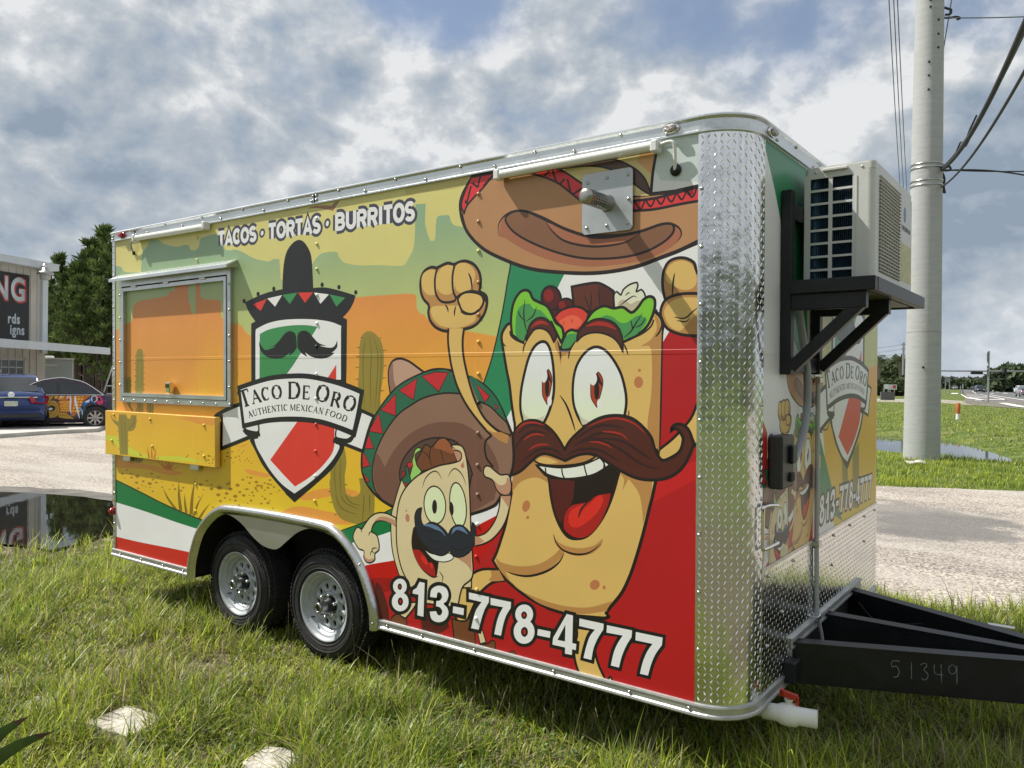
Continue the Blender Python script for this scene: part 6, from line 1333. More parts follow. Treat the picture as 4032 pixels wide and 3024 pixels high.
CART = """F|car|gold|0|-20,933 -77,972 -192,1010! -226,972 -161,838 -95,781 -46,800
F|car|koi|0|-225,1010! -626,1015! -594,895 -527,837 -360,838 -243,895
F|car|cyel|0|-243,847! -284,972 -358,1014! -392,1011! -284,895
F|car|koi|0|-300,847! -340,972 -408,1014! -442,1011! -341,895
F|car|cwhite|0|-356,847! -397,972 -458,1015! -492,1011! -397,895
F|car|cyel|0|-413,847! -454,972 -509,1015! -542,1011! -454,895
F|car|koi|0|-470,847! -511,972 -559,1015! -593,1011! -511,895
F|car|cwhite|0|-527,847! -568,972 -609,1015! -643,1011! -568,895
F|car|cyel|0|-584,847! -625,972 -660,1015! -694,1011! -626,895
F|car|koi|0|-335,799 -426,828 -594,837 -612,702 -597,509 -496,491 -395,530 -361,665
F|car|koi|0|-660,1011! -1189,1016! -1104,934 -967,817 -917,701 -850,585 -766,430 -682,392 -646,605 -645,799
F|car|cyel|0|-377,780 -402,803 -432,780 -404,753
F|car|koil|0|-440,780 -465,803 -495,780 -467,753
F|car|cyel|0|-504,780 -529,803 -559,779 -531,753
F|car|koil|0|-568,779 -593,803 -623,779 -595,752
F|car|koil|0|-407,722 -432,745 -462,722 -434,695
F|car|cyel|0|-471,722 -496,745 -526,722 -498,695
F|car|koil|0|-534,722 -559,745 -590,721 -562,695
F|car|cyel|0|-598,721 -623,745 -654,721 -625,694
F|car|cyel|0|-378,665 -402,688 -433,664 -405,638
F|car|koil|0|-441,664 -466,687 -496,664 -468,637
F|car|cyel|0|-505,664 -530,687 -560,664 -532,637
F|car|koil|0|-569,664 -594,687 -624,663 -596,637
F|car|koil|0|-408,607 -433,630 -463,607 -435,580
F|car|cyel|0|-472,606 -497,629 -527,606 -499,579
F|car|koil|0|-535,606 -560,629 -591,606 -562,579
F|car|cyel|0|-599,606 -624,629 -655,605 -626,578
F|car|cyel|0|-379,549 -403,572 -434,549 -405,522
F|car|koil|0|-442,549 -467,572 -497,549 -469,522
F|car|cyel|0|-506,548 -531,571 -561,548 -533,521
F|car|koil|0|-569,548 -595,571 -625,548 -597,521
F|car|cyel|0|-745,953 -774,980 -804,949 -774,922
F|car|koil|0|-820,953 -848,980 -879,949 -849,922
F|car|cyel|0|-895,953 -923,981 -954,950 -924,922
F|car|koil|0|-730,868 -759,895 -790,864 -760,837
F|car|cyel|0|-805,868 -834,895 -865,864 -834,837
F|car|koil|0|-880,868 -909,895 -940,864 -909,837
F|car|cyel|0|-716,783 -745,810 -775,779 -745,752
F|car|koil|0|-791,783 -819,810 -850,779 -820,752
F|car|cyel|0|-865,782 -894,810 -925,778 -895,751
F|car|koil|0|-701,698 -730,725 -761,694 -730,667
F|car|cyel|0|-776,697 -805,724 -835,693 -805,666
F|car|koil|0|-851,697 -879,724 -910,693 -880,666
F|car|cyel|0|-687,613 -715,640 -746,609 -716,582
F|car|koil|0|-761,612 -790,639 -821,608 -790,581
F|car|cyel|0|-836,612 -865,639 -896,608 -865,581
F|car|koil|0|-672,528 -701,555 -732,523 -701,497
F|car|cyel|0|-747,527 -775,554 -806,523 -776,496
F|car|koil|0|-822,527 -850,553 -881,522 -851,495
F|car|gold|0|-46,743 -128,800 -227,819 -310,761 -353,646 -362,511 -313,397 -214,350 -98,361 -48,438 -81,514 -63,628
F|car|cblk|0|-80,609! -129,676 -211,685 -278,627! -229,541 -130,532
F|car|cwhite|0|-88,599! -146,628 -204,599 -163,555 -113,561
L|car|goldd|12.0|-95,743 -227,752 -294,665 -312,550 -263,435 -214,359
L|car|goldd|10.0|-98,437 -163,475 -196,532
F|car|gold|0|-347,358! -354,492 -429,491 -530,471 -631,393 -733,314! -598,316 -481,327
L|car|goldd|10.0|-380,396 -480,414 -598,355
T|car|cwhite|45.0|-626,1001 -636,799 -630,605 -657,393
T|car|cwhite|55.0|-745,1002 -755,798 -799,604 -861,313
T|car|cblue|18.0|-614,509 -648,451 -674,373
F|car|cblue|0|-900,740! -985,798 -1121,895 -1190,875 -1157,797 -1020,700 -952,642
F|car|cwhite|0|-985,798! -1122,856! -1088,778! -1002,739!
F|car|cpink|0|-1277,915 -1363,954 -1416,895 -1452,777 -1417,718 -1348,699 -1278,777
F|car|cblk|0|-1311,895 -1364,895 -1382,816 -1329,816
L|car|cwhite|20.0|-1174,797 -1156,895 -1224,954 -1294,895 -1260,797 -1209,778
L|car|cpink|20.0|-1346,954 -1434,816 -1348,718
L|car|cblue|20.0|-1105,797 -1191,758 -1278,699
F|car|cpur|0|-1450,974 -1529,993 -1531,698 -1470,698
T|car|cpink|12.0|-1434,836 -1504,816 -1530,836
F|car|cteal|0|-885,409! -935,623 -1020,661 -1004,486 -954,350 -903,312
F|car|cblue|0|-841,604! -901,623 -936,545 -928,409! -885,507
L|car|cwhite|15.0|-850,604 -918,545 -928,419"""
def parse(txt):
    res = []
    g_ = ''
    for ln in txt.strip().split('\n'):
        if ln[0] == '@': g_ = ln[1:]; continue
        q = ln.split('|'); k, c, wd, s = q if len(q) == 4 else (q[0], *q[2:]); pts = []
        for t in s.split():
            sh = t.endswith('!'); a, b = t.rstrip('!').split(','); pts.append((float(a)/1000, float(b)/1000, sh))
        res.append((k, g_, c, float(wd or 0)/1000, pts))
    return res
def smooth(pts, closed, K=5):
    n = len(pts); o = []
    rngs = range(n if closed else n-1)
    for i in rngs:
        p1 = pts[i]; p2 = pts[(i+1) % n]
        if p1[2] and p2[2]: o.append(p1[:2]); continue
        p0 = pts[i-1] if (closed or i > 0) else p1; p3 = pts[(i+2) % n] if (closed or i+2 < n) else p2
        if p1[2]: p0 = p1
        if p2[2]: p3 = p2
        L_ = math.hypot(p2[0]-p1[0], p2[1]-p1[1]); k = max(1, min(K, int(L_/.008)))
        for j in range(k):
            t = j/k; o.append(tuple(.5*((2*p1[q])+(-p0[q]+p2[q])*t+(2*p0[q]-5*p1[q]+4*p2[q]-p3[q])*t*t+(-p0[q]+3*p1[q]-3*p2[q]+p3[q])*t**3) for q in (0, 1)))
    if not closed: o.append(pts[-1][:2])
    r = [o[0]]
    for p in o[1:]:
        if math.hypot(p[0]-r[-1][0], p[1]-r[-1][1]) > 2e-4: r.append(p)
    return r
def ribbon(p, wd, closed, taper):
    n = len(p); L_ = []; R_ = []
    for i in range(n):
        a = p[i-1] if (closed or i > 0) else None; b = p[i]; c = p[(i+1) % n] if (closed or i < n-1) else None
        d1 = Vector((b[0]-a[0], b[1]-a[1])).normalized() if a else None; d2 = Vector((c[0]-b[0], c[1]-b[1])).normalized() if c else None
        if d1 is None: d1 = d2
        if d2 is None: d2 = d1
        n1 = Vector((-d1.y, d1.x)); n2 = Vector((-d2.y, d2.x)); m = n1+n2
        if m.length < .3: m = n1
        m.normalize(); k = 1/max(.7, m.dot(n1)); h = wd/2*k
        if taper: h *= max(.12, math.sin(math.pi*min(1, max(0, i/(n-1))))**.6) if n > 2 else 1
        L_.append((b[0]+m.x*h, b[1]+m.y*h)); R_.append((b[0]-m.x*h, b[1]-m.y*h))
    q = []
    for i in range(n if closed else n-1):
        j = (i+1) % n; q.append([L_[i], L_[j], R_[j]]); q.append([L_[i], R_[j], R_[i]])
    if not closed and not taper:        # round ends
        for e, o_ in ((0, 1), (n-1, n-2)):
            c = p[e]; d = Vector((c[0]-p[o_][0], c[1]-p[o_][1])).normalized(); r = wd/2
            if wd > .012:
                fan = [(c[0]+r*math.cos(t)*d.x*.7-r*math.sin(t)*d.y, c[1]+r*math.cos(t)*d.y*.7+r*math.sin(t)*d.x) for t in [math.radians(x) for x in range(-90, 91, 30)]]
                q += [[c, fan[k_], fan[k_+1]] for k_ in range(6)] if K_ROUND else []
    return q
K_ROUND = False
def tris_of(kind, pts, wd):
    if kind == 'F':
        s = smooth(pts, True); v = [Vector((a, b, 0)) for a, b in s]
        if len(v) < 3: return []
        return [[s[i] for i in t] for t in tessellate_polygon([v])]
    s = smooth(pts, kind == 'C')
    if len(s) < 2: return []
    return ribbon(s, wd, kind == 'C', kind == 'T')
def layered(shapes, clip, place, step=.000008, base=.0003, hole=True):
    V = []; Fc = []; C = []; boxes = []; grid = {}; G_ = .015
    for kind, g_, col, wd, pts in shapes:
        T = tris_of(kind, pts, wd); out_ = []
        for t in T:
            q = clip_rect(t, *clip)
            if len(q) < 3: continue
            out_ += minus_hole(q) if hole else [q]
        if not out_: continue
        xs = [p[0] for q in out_ for p in q]; zs = [p[1] for q in out_ for p in q]; bb = (min(xs), max(xs), min(zs), max(zs)); lev = 0
        cells = set()
        for q in out_:
            ax = [p[0] for p in q]; az = [p[1] for p in q]
            cells.update((i, j) for i in range(int(min(ax)/G_), int(max(ax)/G_)+1) for j in range(int(min(az)/G_), int(max(az)/G_)+1))
        for c_ in cells: lev = max(lev, grid.get(c_, 0))
        lev += 1
        for c_ in cells: grid[c_] = lev
        off = base+lev*step
        for q in out_:
            ar = sum(q[i][0]*q[(i+1) % len(q)][1]-q[(i+1) % len(q)][0]*q[i][1] for i in range(len(q)))
            if abs(ar) < 1e-9: continue
            if ar < 0: q = q[::-1]
            b = len(V)
            for p in q: V.append(place(p[0], p[1], off)); C.append(colr(col, p[1]/GF))
            for i in range(1, len(q)-1): Fc.append((b, b+i, b+i+1))

    return V, Fc, C
M_vinyl = matattr('printed_vinyl', .36, .22, 1.6, .035, spec=.5, dist=.03)
def seams(m):      # lapped sheet seams pressed through the vinyl
    t = m.node_tree; b = t.nodes['Principled BSDF']; tcn = t.nodes.new('ShaderNodeTexCoord'); sp_ = t.nodes.new('ShaderNodeSeparateXYZ'); t.links.new(tcn.outputs['Object'], sp_.inputs[0]); tot = None
    for ax_, lo, hi in ((2, 1.513, 1.516), (2, 1.536, 1.533), (0, 1.170, 1.172), (0, 2.389, 2.391), (0, 3.613, 3.615)):
        mr = t.nodes.new('ShaderNodeMapRange'); mr.interpolation_type = 'SMOOTHSTEP'; t.links.new(sp_.outputs[ax_], mr.inputs[0]); mr.inputs[1].default_value = lo; mr.inputs[2].default_value = hi
        if tot is None: tot = mr.outputs[0]
        else: a_ = t.nodes.new('ShaderNodeMath'); a_.operation = 'ADD'; t.links.new(tot, a_.inputs[0]); t.links.new(mr.outputs[0], a_.inputs[1]); tot = a_.outputs[0]
    old = b.inputs['Normal'].links[0].from_socket; bp = t.nodes.new('ShaderNodeBump'); bp.inputs['Distance'].default_value = .0015; bp.inputs['Strength'].default_value = .8
    t.links.new(tot, bp.inputs['Height']); t.links.new(old, bp.inputs['Normal']); t.links.new(bp.outputs[0], b.inputs['Normal'])
seams(M_vinyl)
side_shapes = parse(ART)
V, Fc, C = layered(side_shapes, (.035, XS-.004, .052, 2.438), lambda x, z, o: (x, -o, z))
colmesh('wall_print', V, Fc, C, M_vinyl, trailer)
# front print: the same figures smaller on the front wall
def amap(shs, grps, x0, y0, sx, z0, z1, sz):
    k_ = (abs(sx)+sz)/2
    return [(k, g_, c, wd*k_, [(y0+(a-x0)*sx, z1+(b-z0)*sz, s) for a, b, s in pts]) for k, g_, c, wd, pts in shs if g_ in grps]
fr = parse(FART)
keep = GRAD.pop('eye'); PAL['eye'] = (216, 224, 210)
fr += amap(side_shapes, ('big', 'fist'), 4.256, .87, .43, 1.892, 1.267, .445)
fr += amap(side_shapes, ('fist',), 4.256, .87, -.43, 1.892, 1.247, .445)
fr += amap(side_shapes, ('small',), 3.341, .468, .5, .74, .784, .5)
fr += amap(side_shapes, ('logo',), 2.193, 1.686, .85, .652, .901, .825)
fr += amap(side_shapes, ('phone',), 3.015, 1.11, .7376, .21, .723, .82)
V, Fc, C = layered(fr, (RC+.035, Wy-.01, .59, 2.43), lambda y, z, o: (Lx+o, y, z), hole=False)
colmesh('front_print', V, Fc, C, M_vinyl, trailer)

# horizontal seam and vertical panel joints
# rivets
rv = MB(); rv.lathe([(0, .0085), (.003, .008), (.0065, .005), (.008, 0.0002)], (0, 0, 0), (0, -1, 0), 10); rme = rv.mesh('rivet', M_rivet)
rvp = MB(); rvp.lathe([(0, .011), (.004, .010), (.0085, .006), (.010, .0003)], (0, 0, 0), (0, -1, 0), 10)
def rivets_side(pts, me_=rme, y=-.001):
    for x, z in pts: inst(me_, 'rivet', trailer, Matrix.Translation((x, y, z)))
vr = {}
def print_rivet(key):
    if key not in vr: vr[key] = rvp.mesh('rivet', mat('rivet_'+key, tuple(min(.8, v*1.12) for v in s2l(PAL.get(key) or GRAD[key][1][0])), .35, 0, .05, 20))
    return vr[key]
for x, z, k in [(2.397, 2.195, 'ysky'), (2.397, 2.046, 'ysky'), (2.397, 2.347, 'white'), (2.399, 1.891, 'white'), (2.399, 1.722, 'white'), (2.392, 1.585, 'ink'), (2.393, 1.42, 'white'), (2.388, 1.273, 'white'), (2.383, 0.809, 'white'), (2.389, 1.119, 'lred'), (2.386, 0.959, 'lred'), (2.379, 0.66, 'ochre'), (3.63, 2.332, 'tan'), (3.63, 2.193, 'tan'), (3.631, 2.045, 'sage'), (3.631, 1.888, 'skinb'), (3.632, 1.725, 'skinb'), (3.633, 1.588, 'orange'), (3.633, 1.427, 'orange'), (3.634, 1.282, 'K'), (3.631, 1.128, 'hatb'), (3.63, 0.965, 'hatb'), (3.629, 0.965, 'hatb'), (3.63, 0.816, 'hatb'), (3.629, 0.665, 'white'), (3.623, 0.5, 'red'), (3.626, 0.333, 'skin'), (3.623, 0.185, 'white'), (1.148, 2.355, 'ysky'), (1.145, 2.202, 'ysky'), (1.124, 0.65, 'ochre'), (1.121, 0.466, 'ochre'), (1.149, 2.352, 'ysky')]: inst(print_rivet(k), 'rivet', trailer, Matrix.Translation((x, -.0008, z)))
# top rail
def rail(name, path, prof, mat_, z0):
    mb = MB(); k = len(prof); vs = []
    for i, (x, y) in enumerate(path):
        a = Vector(path[max(i-1, 0)]); b = Vector(path[min(i+1, len(path)-1)]); t = (b-a).normalized(); nr = Vector((t.y, -t.x))
        vs += [(x+nr.x*h, y+nr.y*h, z0+z) for h, z in prof]
    mb.add(vs, [(i*k+j, (i+1)*k+j, (i+1)*k+j+1, i*k+j+1) for i in range(len(path)-1) for j in range(k-1)]); mb.add(vs[:k], [tuple(range(k))]); mb.add(vs[-k:], [tuple(range(k))])
    o = mb.build(name, mat_, trailer); return o
path = [(-.004, 0)]+[(x, 0) for x in (1.2, 2.4, 3.6, XS-.02)]+corner(RC, 12)+[(Lx, .8), (Lx, 1.6), (Lx, Wy+.004)]
rail('top_rail', path, [(0, 0), (.014, 0), (.014, .008), (.010, .011), (.010, .050), (.014, .054), (.020, .060), (.020, .066), (.012, .072), (-.05, .074)], M_rail, Hz-.068)
bp_ = [(-.012, 0), (1.04, 0)]
bprof = [(0, .054), (.012, .052), (.014, .044), (.010, .040), (.010, .018), (.016, .013), (.018, .004), (.012, -.003), (0, -.004)]
M_brail = mat('bright_bottom_rail', (.50, .51, .50), .5, .8, .1, 8, .12, 30)
rail('bottom_rail', bp_, bprof, M_brail, 0); 
rail('bottom_rail', [(2.93, 0), (3.9, 0), (XS, 0)]+corner(RC, 12)+[(Lx, .4), (Lx, .625)], bprof, M_brail, 0)
mb = MB(); mb.bbox(Lx, Lx+.014, .612, .63, .0, .20, .002); mb.bbox(Lx, Lx+.014, 1.965, 1.983, .0, .20, .002)
for za, zb, e in ((.150, .158, .020), (.158, .188, .012), (.188, .198, .020)): mb.box(Lx, Lx+e, .612, 1.983, za, zb)
mb.build('tongue_cutout_trim', M_brail, trailer)
rail('bottom_rail', [(Lx, 1.97), (Lx, Wy)], bprof, M_brail, 0)
for x in np.arange(.3, 4.8, .46): rivets_side([(x, 2.483)], y=-.012)
for x in np.arange(.52, 4.75, .46): rivets_side([(x, 2.452)], y=-.012)
rivets_side([(.33, 2.45), (.33, 2.485), (.37, 2.45), (.37, 2.485), (2.375, 2.455), (2.375, 2.48), (2.405, 2.455), (2.405, 2.48), (.02, 2.47), (.02, 2.45)], y=-.012)
MB().box(.345, .349, -.0145, -.009, 2.434, 2.495).build('rail_joint', M_blk, trailer); MB().box(2.388, 2.3915, -.0145, -.009, 2.434, 2.495).build('rail_joint', M_blk, trailer)
rivets_side([(x, .028) for x in (.12, .42, .72, .98, 3.0, 3.26, 3.62, 4.1, 4.5, 4.78)], y=-.012)
for i, z in enumerate(np.arange(.25, 2.4, .24)): rivets_side([(.018, z), (XS+.012, z+.03)], y=-.004)
for y in np.arange(.35, 2.4, .28):
    inst(rme, 'rivet', trailer, Matrix.Translation((Lx+.012, y, 2.45 if int(y*10) % 2 else 2.483))@Matrix.Rotation(math.pi/2, 4, 'Z'))
for y in (.30, .66, 1.02, 1.38, 1.74, 2.10, 2.38): inst(rme, 'rivet', trailer, Matrix.Translation((Lx+.006, y, .555))@Matrix.Rotation(math.pi/2, 4, 'Z'))
for y, z in ((.5, .35), (1.35, .40), (2.1, .40), (.3, .25), (.3, .9), (.3, 1.3)): inst(rme, 'rivet', trailer, Matrix.Translation((Lx+.005 if z < .5 else Lx+.001, y if z < .5 else RC+.018, z))@Matrix.Rotation(math.pi/2, 4, 'Z'))
# fender screws
for x, z in ((1.55, .535), (1.985, .54), (2.40, .535), (2.80, .345), (2.905, .03)): rivets_side([(x, z)], y=-.036 if False else -.03)
# diamond tread corner
mb = MB(); cpth = [(XS-.004, -.002)]+corner(RC+.002, 24)+[(Lx+.002, RC+.032)]
mb.add([(x, y, z) for x, y in cpth for z in (.03, 2.45)], [(2*i, 2*i+2, 2*i+3, 2*i+1) for i in range(len(cpth)-1)], 0, True)
mb.build('corner_plate', M_dia, trailer)
def tread_bar(mb, c, t, nrm, L_=.017, w_=.0038, h_=.0026):
    t = Vector(t).normalized(); nrm = Vector(nrm).normalized(); s = nrm.cross(t); c = Vector(c)
    vs = [c-t*L_, c+t*L_, c-s*w_, c+s*w_, c+nrm*h_-t*L_*.6, c+nrm*h_+t*L_*.6]
    mb.add(vs, [(0, 2, 4), (2, 5, 4), (2, 1, 5), (1, 3, 5), (3, 4, 5), (3, 0, 4)])
mb = MB(); total = math.pi/2*RC+.03; ns = 13; P_ = total/ns
for i in range(ns):
    for j in range(int(2.38/P_)):
        s_ = (i+.5)*P_; z = .06+(j+.5)*P_; ang = min(max((s_-.0)/RC, 0), math.pi/2)
        if s_ > RC*math.pi/2: pos = (Lx+.002, RC+(s_-RC*math.pi/2), z); nr = (1, 0, 0); tg = Vector((0, 1, 0))
        else: pos = (XS+(RC+.002)*math.sin(ang), RC-(RC+.002)*math.cos(ang), z); nr = (math.sin(ang), -math.cos(ang), 0); tg = Vector((math.cos(ang), math.sin(ang), 0))
        d = tg*.55+Vector((0, 0, .85)) if (i+j) % 2 else tg*-.55+Vector((0, 0, .85))
        tread_bar(mb, pos, d, nr, .0125, .0036)
tag(mb.build('corner_tread', M_diab, trailer), kind='stuff')
# stone guard, lower front
gp_ = [(RC+.03, .002), (.61, .002), (.61, .19), (1.983, .19), (1.983, .002), (Wy, .002), (Wy, .585), (RC+.03, .585)]
mb = MB(); mb.prism([(Lx+.001, y, z) for y, z in gp_], (.003, 0, 0)); mb.build('stone_guard', M_dia, trailer)
mb = MB(); st = .026
for i in range(int((Wy-RC-.03)/st)):
    for j in range(int(.58/st)):
        y = RC+.04+i*st; z = .015+j*st
        if .60 < y < 1.99 and z < .205: continue
        tread_bar(mb, (Lx+.004, y, z), (0, .5 if (i+j) % 2 else -.5, .86), (1, 0, 0), .0105, .0026, .0011)
tag(mb.build('stone_guard_tread', M_dia, trailer), kind='stuff')
MB().box(Lx+.0005, Lx+.007, RC+.03, Wy, .584, .600).build('guard_edge_strip', M_alu, trailer)
# rear corner plates
def tread_panel(name, x0, x1, y, z0, z1):
    o = MB().box(x0, x1, y, y+.003, z0, z1).build(name, M_dia if x1-x0 < .06 else mat('dull_tread_plate', (.5, .51, .52), .3, 1, .05, 8), trailer); mb = MB(); st = .024
    for i in range(max(1, int((x1-x0)/st))):
        for j in range(int((z1-z0)/st)):
            tread_bar(mb, (x0+(i+.5)*st, y-.001, z0+(j+.5)*st), (.5 if (i+j) % 2 else -.5, 0, .86), (0, -1, 0), .0095, .0026, .002)
    tag(mb.build('plate_tread', M_diab, o), kind='stuff')
tread_panel('rear_corner_plate', 0, .034, -.005, .056, 2.434)
tread_panel('rear_step_plate', -.12, -.004, .05, .38, 1.47)
MB().box(-.118, -.004, .054, .40, .385, 1.465).build('rear_step_frame', M_alu, trailer)

# ---- service window
mb = MB(); x0, x1, z0, z1 = .133, 1.560, 1.200, 2.112; fw_ = .068
fm = mat('window_frame_aluminium', (.55, .57, .58), .36, .9, .08, 5, .1, 20)
def frame(x0, x1, z0, z1, w_, y0, y1, name, parent, m_):
    mb = MB()
    for q in ([(x0, z0), (x1, z0), (x1-w_, z0+w_), (x0+w_, z0+w_)], [(x1, z0), (x1, z1), (x1-w_, z1-w_), (x1-w_, z0+w_)], [(x1, z1), (x0, z1), (x0+w_, z1-w_), (x1-w_, z1-w_)], [(x0, z1), (x0, z0), (x0+w_, z0+w_), (x0+w_, z1-w_)]):
        mb.prism([(x, y0, z) for x, z in q], (0, y1-y0, 0))
    return mb.build(name, m_, parent)
frame(x0, x1, z0, z1, .038, -.022, 0, 'window_frame', trailer, fm)
frame(x0+.043, x1-.043, z0+.043, z1-.050, .026, -.027, 0, 'hatch_frame', trailer, fm)
MB().box(x0+.037, x1-.037, -.0135, -.0125, z1-.055, z1-.036).build('hatch_gap', M_void, trailer)
for xx in (.36, .80, 1.25): MB().bbox(xx-.035, xx+.035, -.034, -.02, z1-.056, z1-.040, .003).build('hinge', M_alu, trailer)
for xx in np.arange(.2, 1.55, .15): rivets_side([(xx, z0+.016)], y=-.022)
for zz in np.arange(1.33, 2.1, .17): rivets_side([(x0+.012, zz), (x1-.012, zz)], y=-.022)
mb = MB(); mb.bbox(.825, .875, -.05, -.008, 1.275, 1.355, .006); lt = mb.build('latch', M_chrome, trailer)
MB().bbox(.832, .868, -.058, -.05, 1.315, 1.345, .003).build('latch_handle', mat('dark_chrome', (.2, .2, .21), .1, 1, .05, 9), lt)
mb = MB(); mb.prism([(.10, 0, 2.165), (.10, -.012, 2.165), (.10, -.085, 2.128), (.10, -.087, 2.108), (.10, -.078, 2.108), (.10, -.076, 2.12), (.10, -.01, 2.153), (.10, 0, 2.12)], (1.51, 0, 0)); aw = mb.build('drip_awning', M_rail, trailer)
mb = MB()
for i in range(62): tread_bar(mb, (.115+i*.024, -.05, 2.1475), (.5 if i % 2 else -.5, -.8, -.4), (0, -.45, .9), .009, .0026, .002); tread_bar(mb, (.127+i*.024, -.03, 2.157), (-.5 if i % 2 else .5, -.8, -.4), (0, -.45, .9), .009, .0026, .002)
tag(mb.build('awning_tread', M_diab, aw), kind='stuff')
# folded-down shelf
mb = MB(); mb.bbox(-.035, 1.425, -.047, -.009, .792, 1.128, .003)
sh = mb.build('service_shelf', mat('shelf_yellow_vinyl', tuple(v*1.1 for v in s2l((214, 174, 84))), .36, 0, .05, 2.5, .1, 4), trailer)
shp = parse("""F|sh|ochre|0|-64,1124! 1524,1175! 1523,796! -67,731!
F|sh|dune|0|907,1098 1052,1100 1260,1073 1440,1077! 1440,1119! 1192,1125!
F|sh|let2|0|-21,934 111,938 179,922 280,889 363,855 492,829 681,820 906,835 1051,841 1218,828 1300,818! 1051,809 757,800 571,799 362,803 196,845 76,891 -21,899!
F|sh|cact|0|51,1106! 85,1067 163,1048! 177,1106! 281,1109! 298,1084 331,1077 356,1107! 429,1106! 421,1037 380,993 306,981! 304,804! 187,801! 163,1009! 94,1041 59,1075
T|sh|cactd|12.0|214,1098 217,968 238,804
T|sh|cactd|12.0|256,1100 264,970 279,807
T|sh|cactd|12.0|397,1105 388,1045 306,998
F|sh|cactd|0|162,978! 145,973! 162,970!
F|sh|cactd|0|165,909! 148,903! 165,900!
F|sh|cactd|0|175,848! 158,843! 175,839!
F|sh|cactd|0|309,959! 325,956! 309,951!
F|sh|cactd|0|308,916! 325,913! 308,908!
F|sh|cactd|0|308,873! 325,870! 308,865!
F|sh|cactd|0|429,1068! 445,1064! 429,1059!
F|sh|cactd|0|413,1024! 429,1021! 413,1016!
F|sh|brick|0|476,807! 465,836! 508,809!
F|sh|brick|0|587,800! 572,893! 618,802!
F|sh|brick|0|626,800! 630,913! 657,802!
F|sh|brick|0|657,799! 699,883! 688,802!
F|sh|brick|0|688,800! 749,821! 719,802!
F|sh|pebble|0|1100,843 1096,839 1086,837 1076,837 1072,841 1076,845 1086,847 1096,847
F|sh|pebble|0|1116,856 1113,853 1105,851 1096,851 1093,854 1096,858 1105,859 1113,859
F|sh|pebble|0|1243,874 1238,869 1227,867 1216,868 1210,872 1214,877 1227,880 1238,879
F|sh|pebble|0|1280,888 1277,885 1269,884 1261,884 1258,887 1261,890 1269,892 1277,891
F|sh|pebble|0|1316,860 1311,855 1300,853 1289,854 1284,858 1288,863 1300,866 1311,865
F|sh|pebble|0|1372,867 1367,861 1352,858 1338,860 1332,865 1338,870 1352,874 1367,872
F|sh|pebble|0|1363,840 1358,835 1347,832 1336,833 1331,837 1335,842 1347,845 1358,844
F|sh|pebble|0|1416,845 1412,841 1403,839 1393,839 1390,843 1394,847 1403,849 1412,848
F|sh|pebble|0|1392,863 1390,861 1383,859 1376,860 1374,862 1376,864 1383,866 1390,865
F|sh|pebble|0|1404,822 1401,818 1393,817 1386,817 1383,820 1386,823 1393,825 1401,825
F|sh|pebble|0|1368,817 1366,814 1358,812 1350,812 1347,815 1350,819 1358,820 1366,820
F|sh|pebble|0|1227,825 1224,822 1218,821 1213,821 1210,824 1213,826 1218,827 1224,827
F|sh|pebble|0|1421,858 1419,856 1412,854 1405,855 1403,857 1405,859 1412,861 1419,860
F|sh|pebble|0|1273,867 1272,865 1266,864 1261,865 1260,866 1261,868 1266,869 1272,868
F|sh|pebble|0|1184,893 1183,892 1177,891 1172,891 1170,893 1172,894 1177,895 1183,895""")
V, Fc, C = layered(shp, (-.032, 1.422, .795, 1.125), lambda x, z, o: (x, -.047-o, z), hole=False); colmesh('shelf_print', V, Fc, C, M_vinyl, sh)
for x, z in ((.1, 1.10), (.62, 1.085), (1.3, 1.07), (.07, .90), (.65, .89), (1.3, .86)): inst(print_rivet('ochre'), 'rivet', sh, Matrix.Translation((x, -.049, z)))
for x in (.2, 1.1): MB().box(x, x+.1, -.03, -.009, .755, .79).build('shelf_bracket', M_alu, trailer)
# ---- tube lamps
def tube_lamp(xa, za, xb, zb, right):
    t = empty('tube_lamp'); t.parent = trailer
    MB().tube([(xa+.03, -.038, za), (xb-.03, -.038, zb)], .021, 14).build('lamp_tube', M_tube, t)
    mb = MB(); mb.bbox(xa+.01, xb-.01, -.03, -.008, za-.016, za+.008, .003)
    mb.build('lamp_base', M_alu, t)
    for x in (xa, xb-.035): MB().bbox(x, x+.035, -.062, -.008, za-.027, za+.024, .006).build('end_cap', M_white, t)
    if right: pts = [(xb, -.035, zb), (xb+.05, -.035, zb+.005), (xb+.065, -.03, zb-.02), (xb+.06, -.012, zb-.11)]
    else: pts = [(xa, -.035, za), (xa-.05, -.035, za-.03), (xa-.065, -.02, za-.07), (xa-.06, -.01, za-.10)]
    MB().tube([tuple(p) for p in smooth_open(pts, 4)], .008 if right else .006, 8).build('lamp_cable', M_white if right else M_cond, t)
    p = pts[-1]; MB().lathe([(0, .026 if right else .016), (.008, .022 if right else .014), (.012, .006)], (p[0], -.006, p[2]), (0, -1, 0), 16).build('grommet', M_blk, t)
tube_lamp(.385, 2.418, 1.32, 2.408, False); tube_lamp(3.765, 2.398, 4.64, 2.402, True)
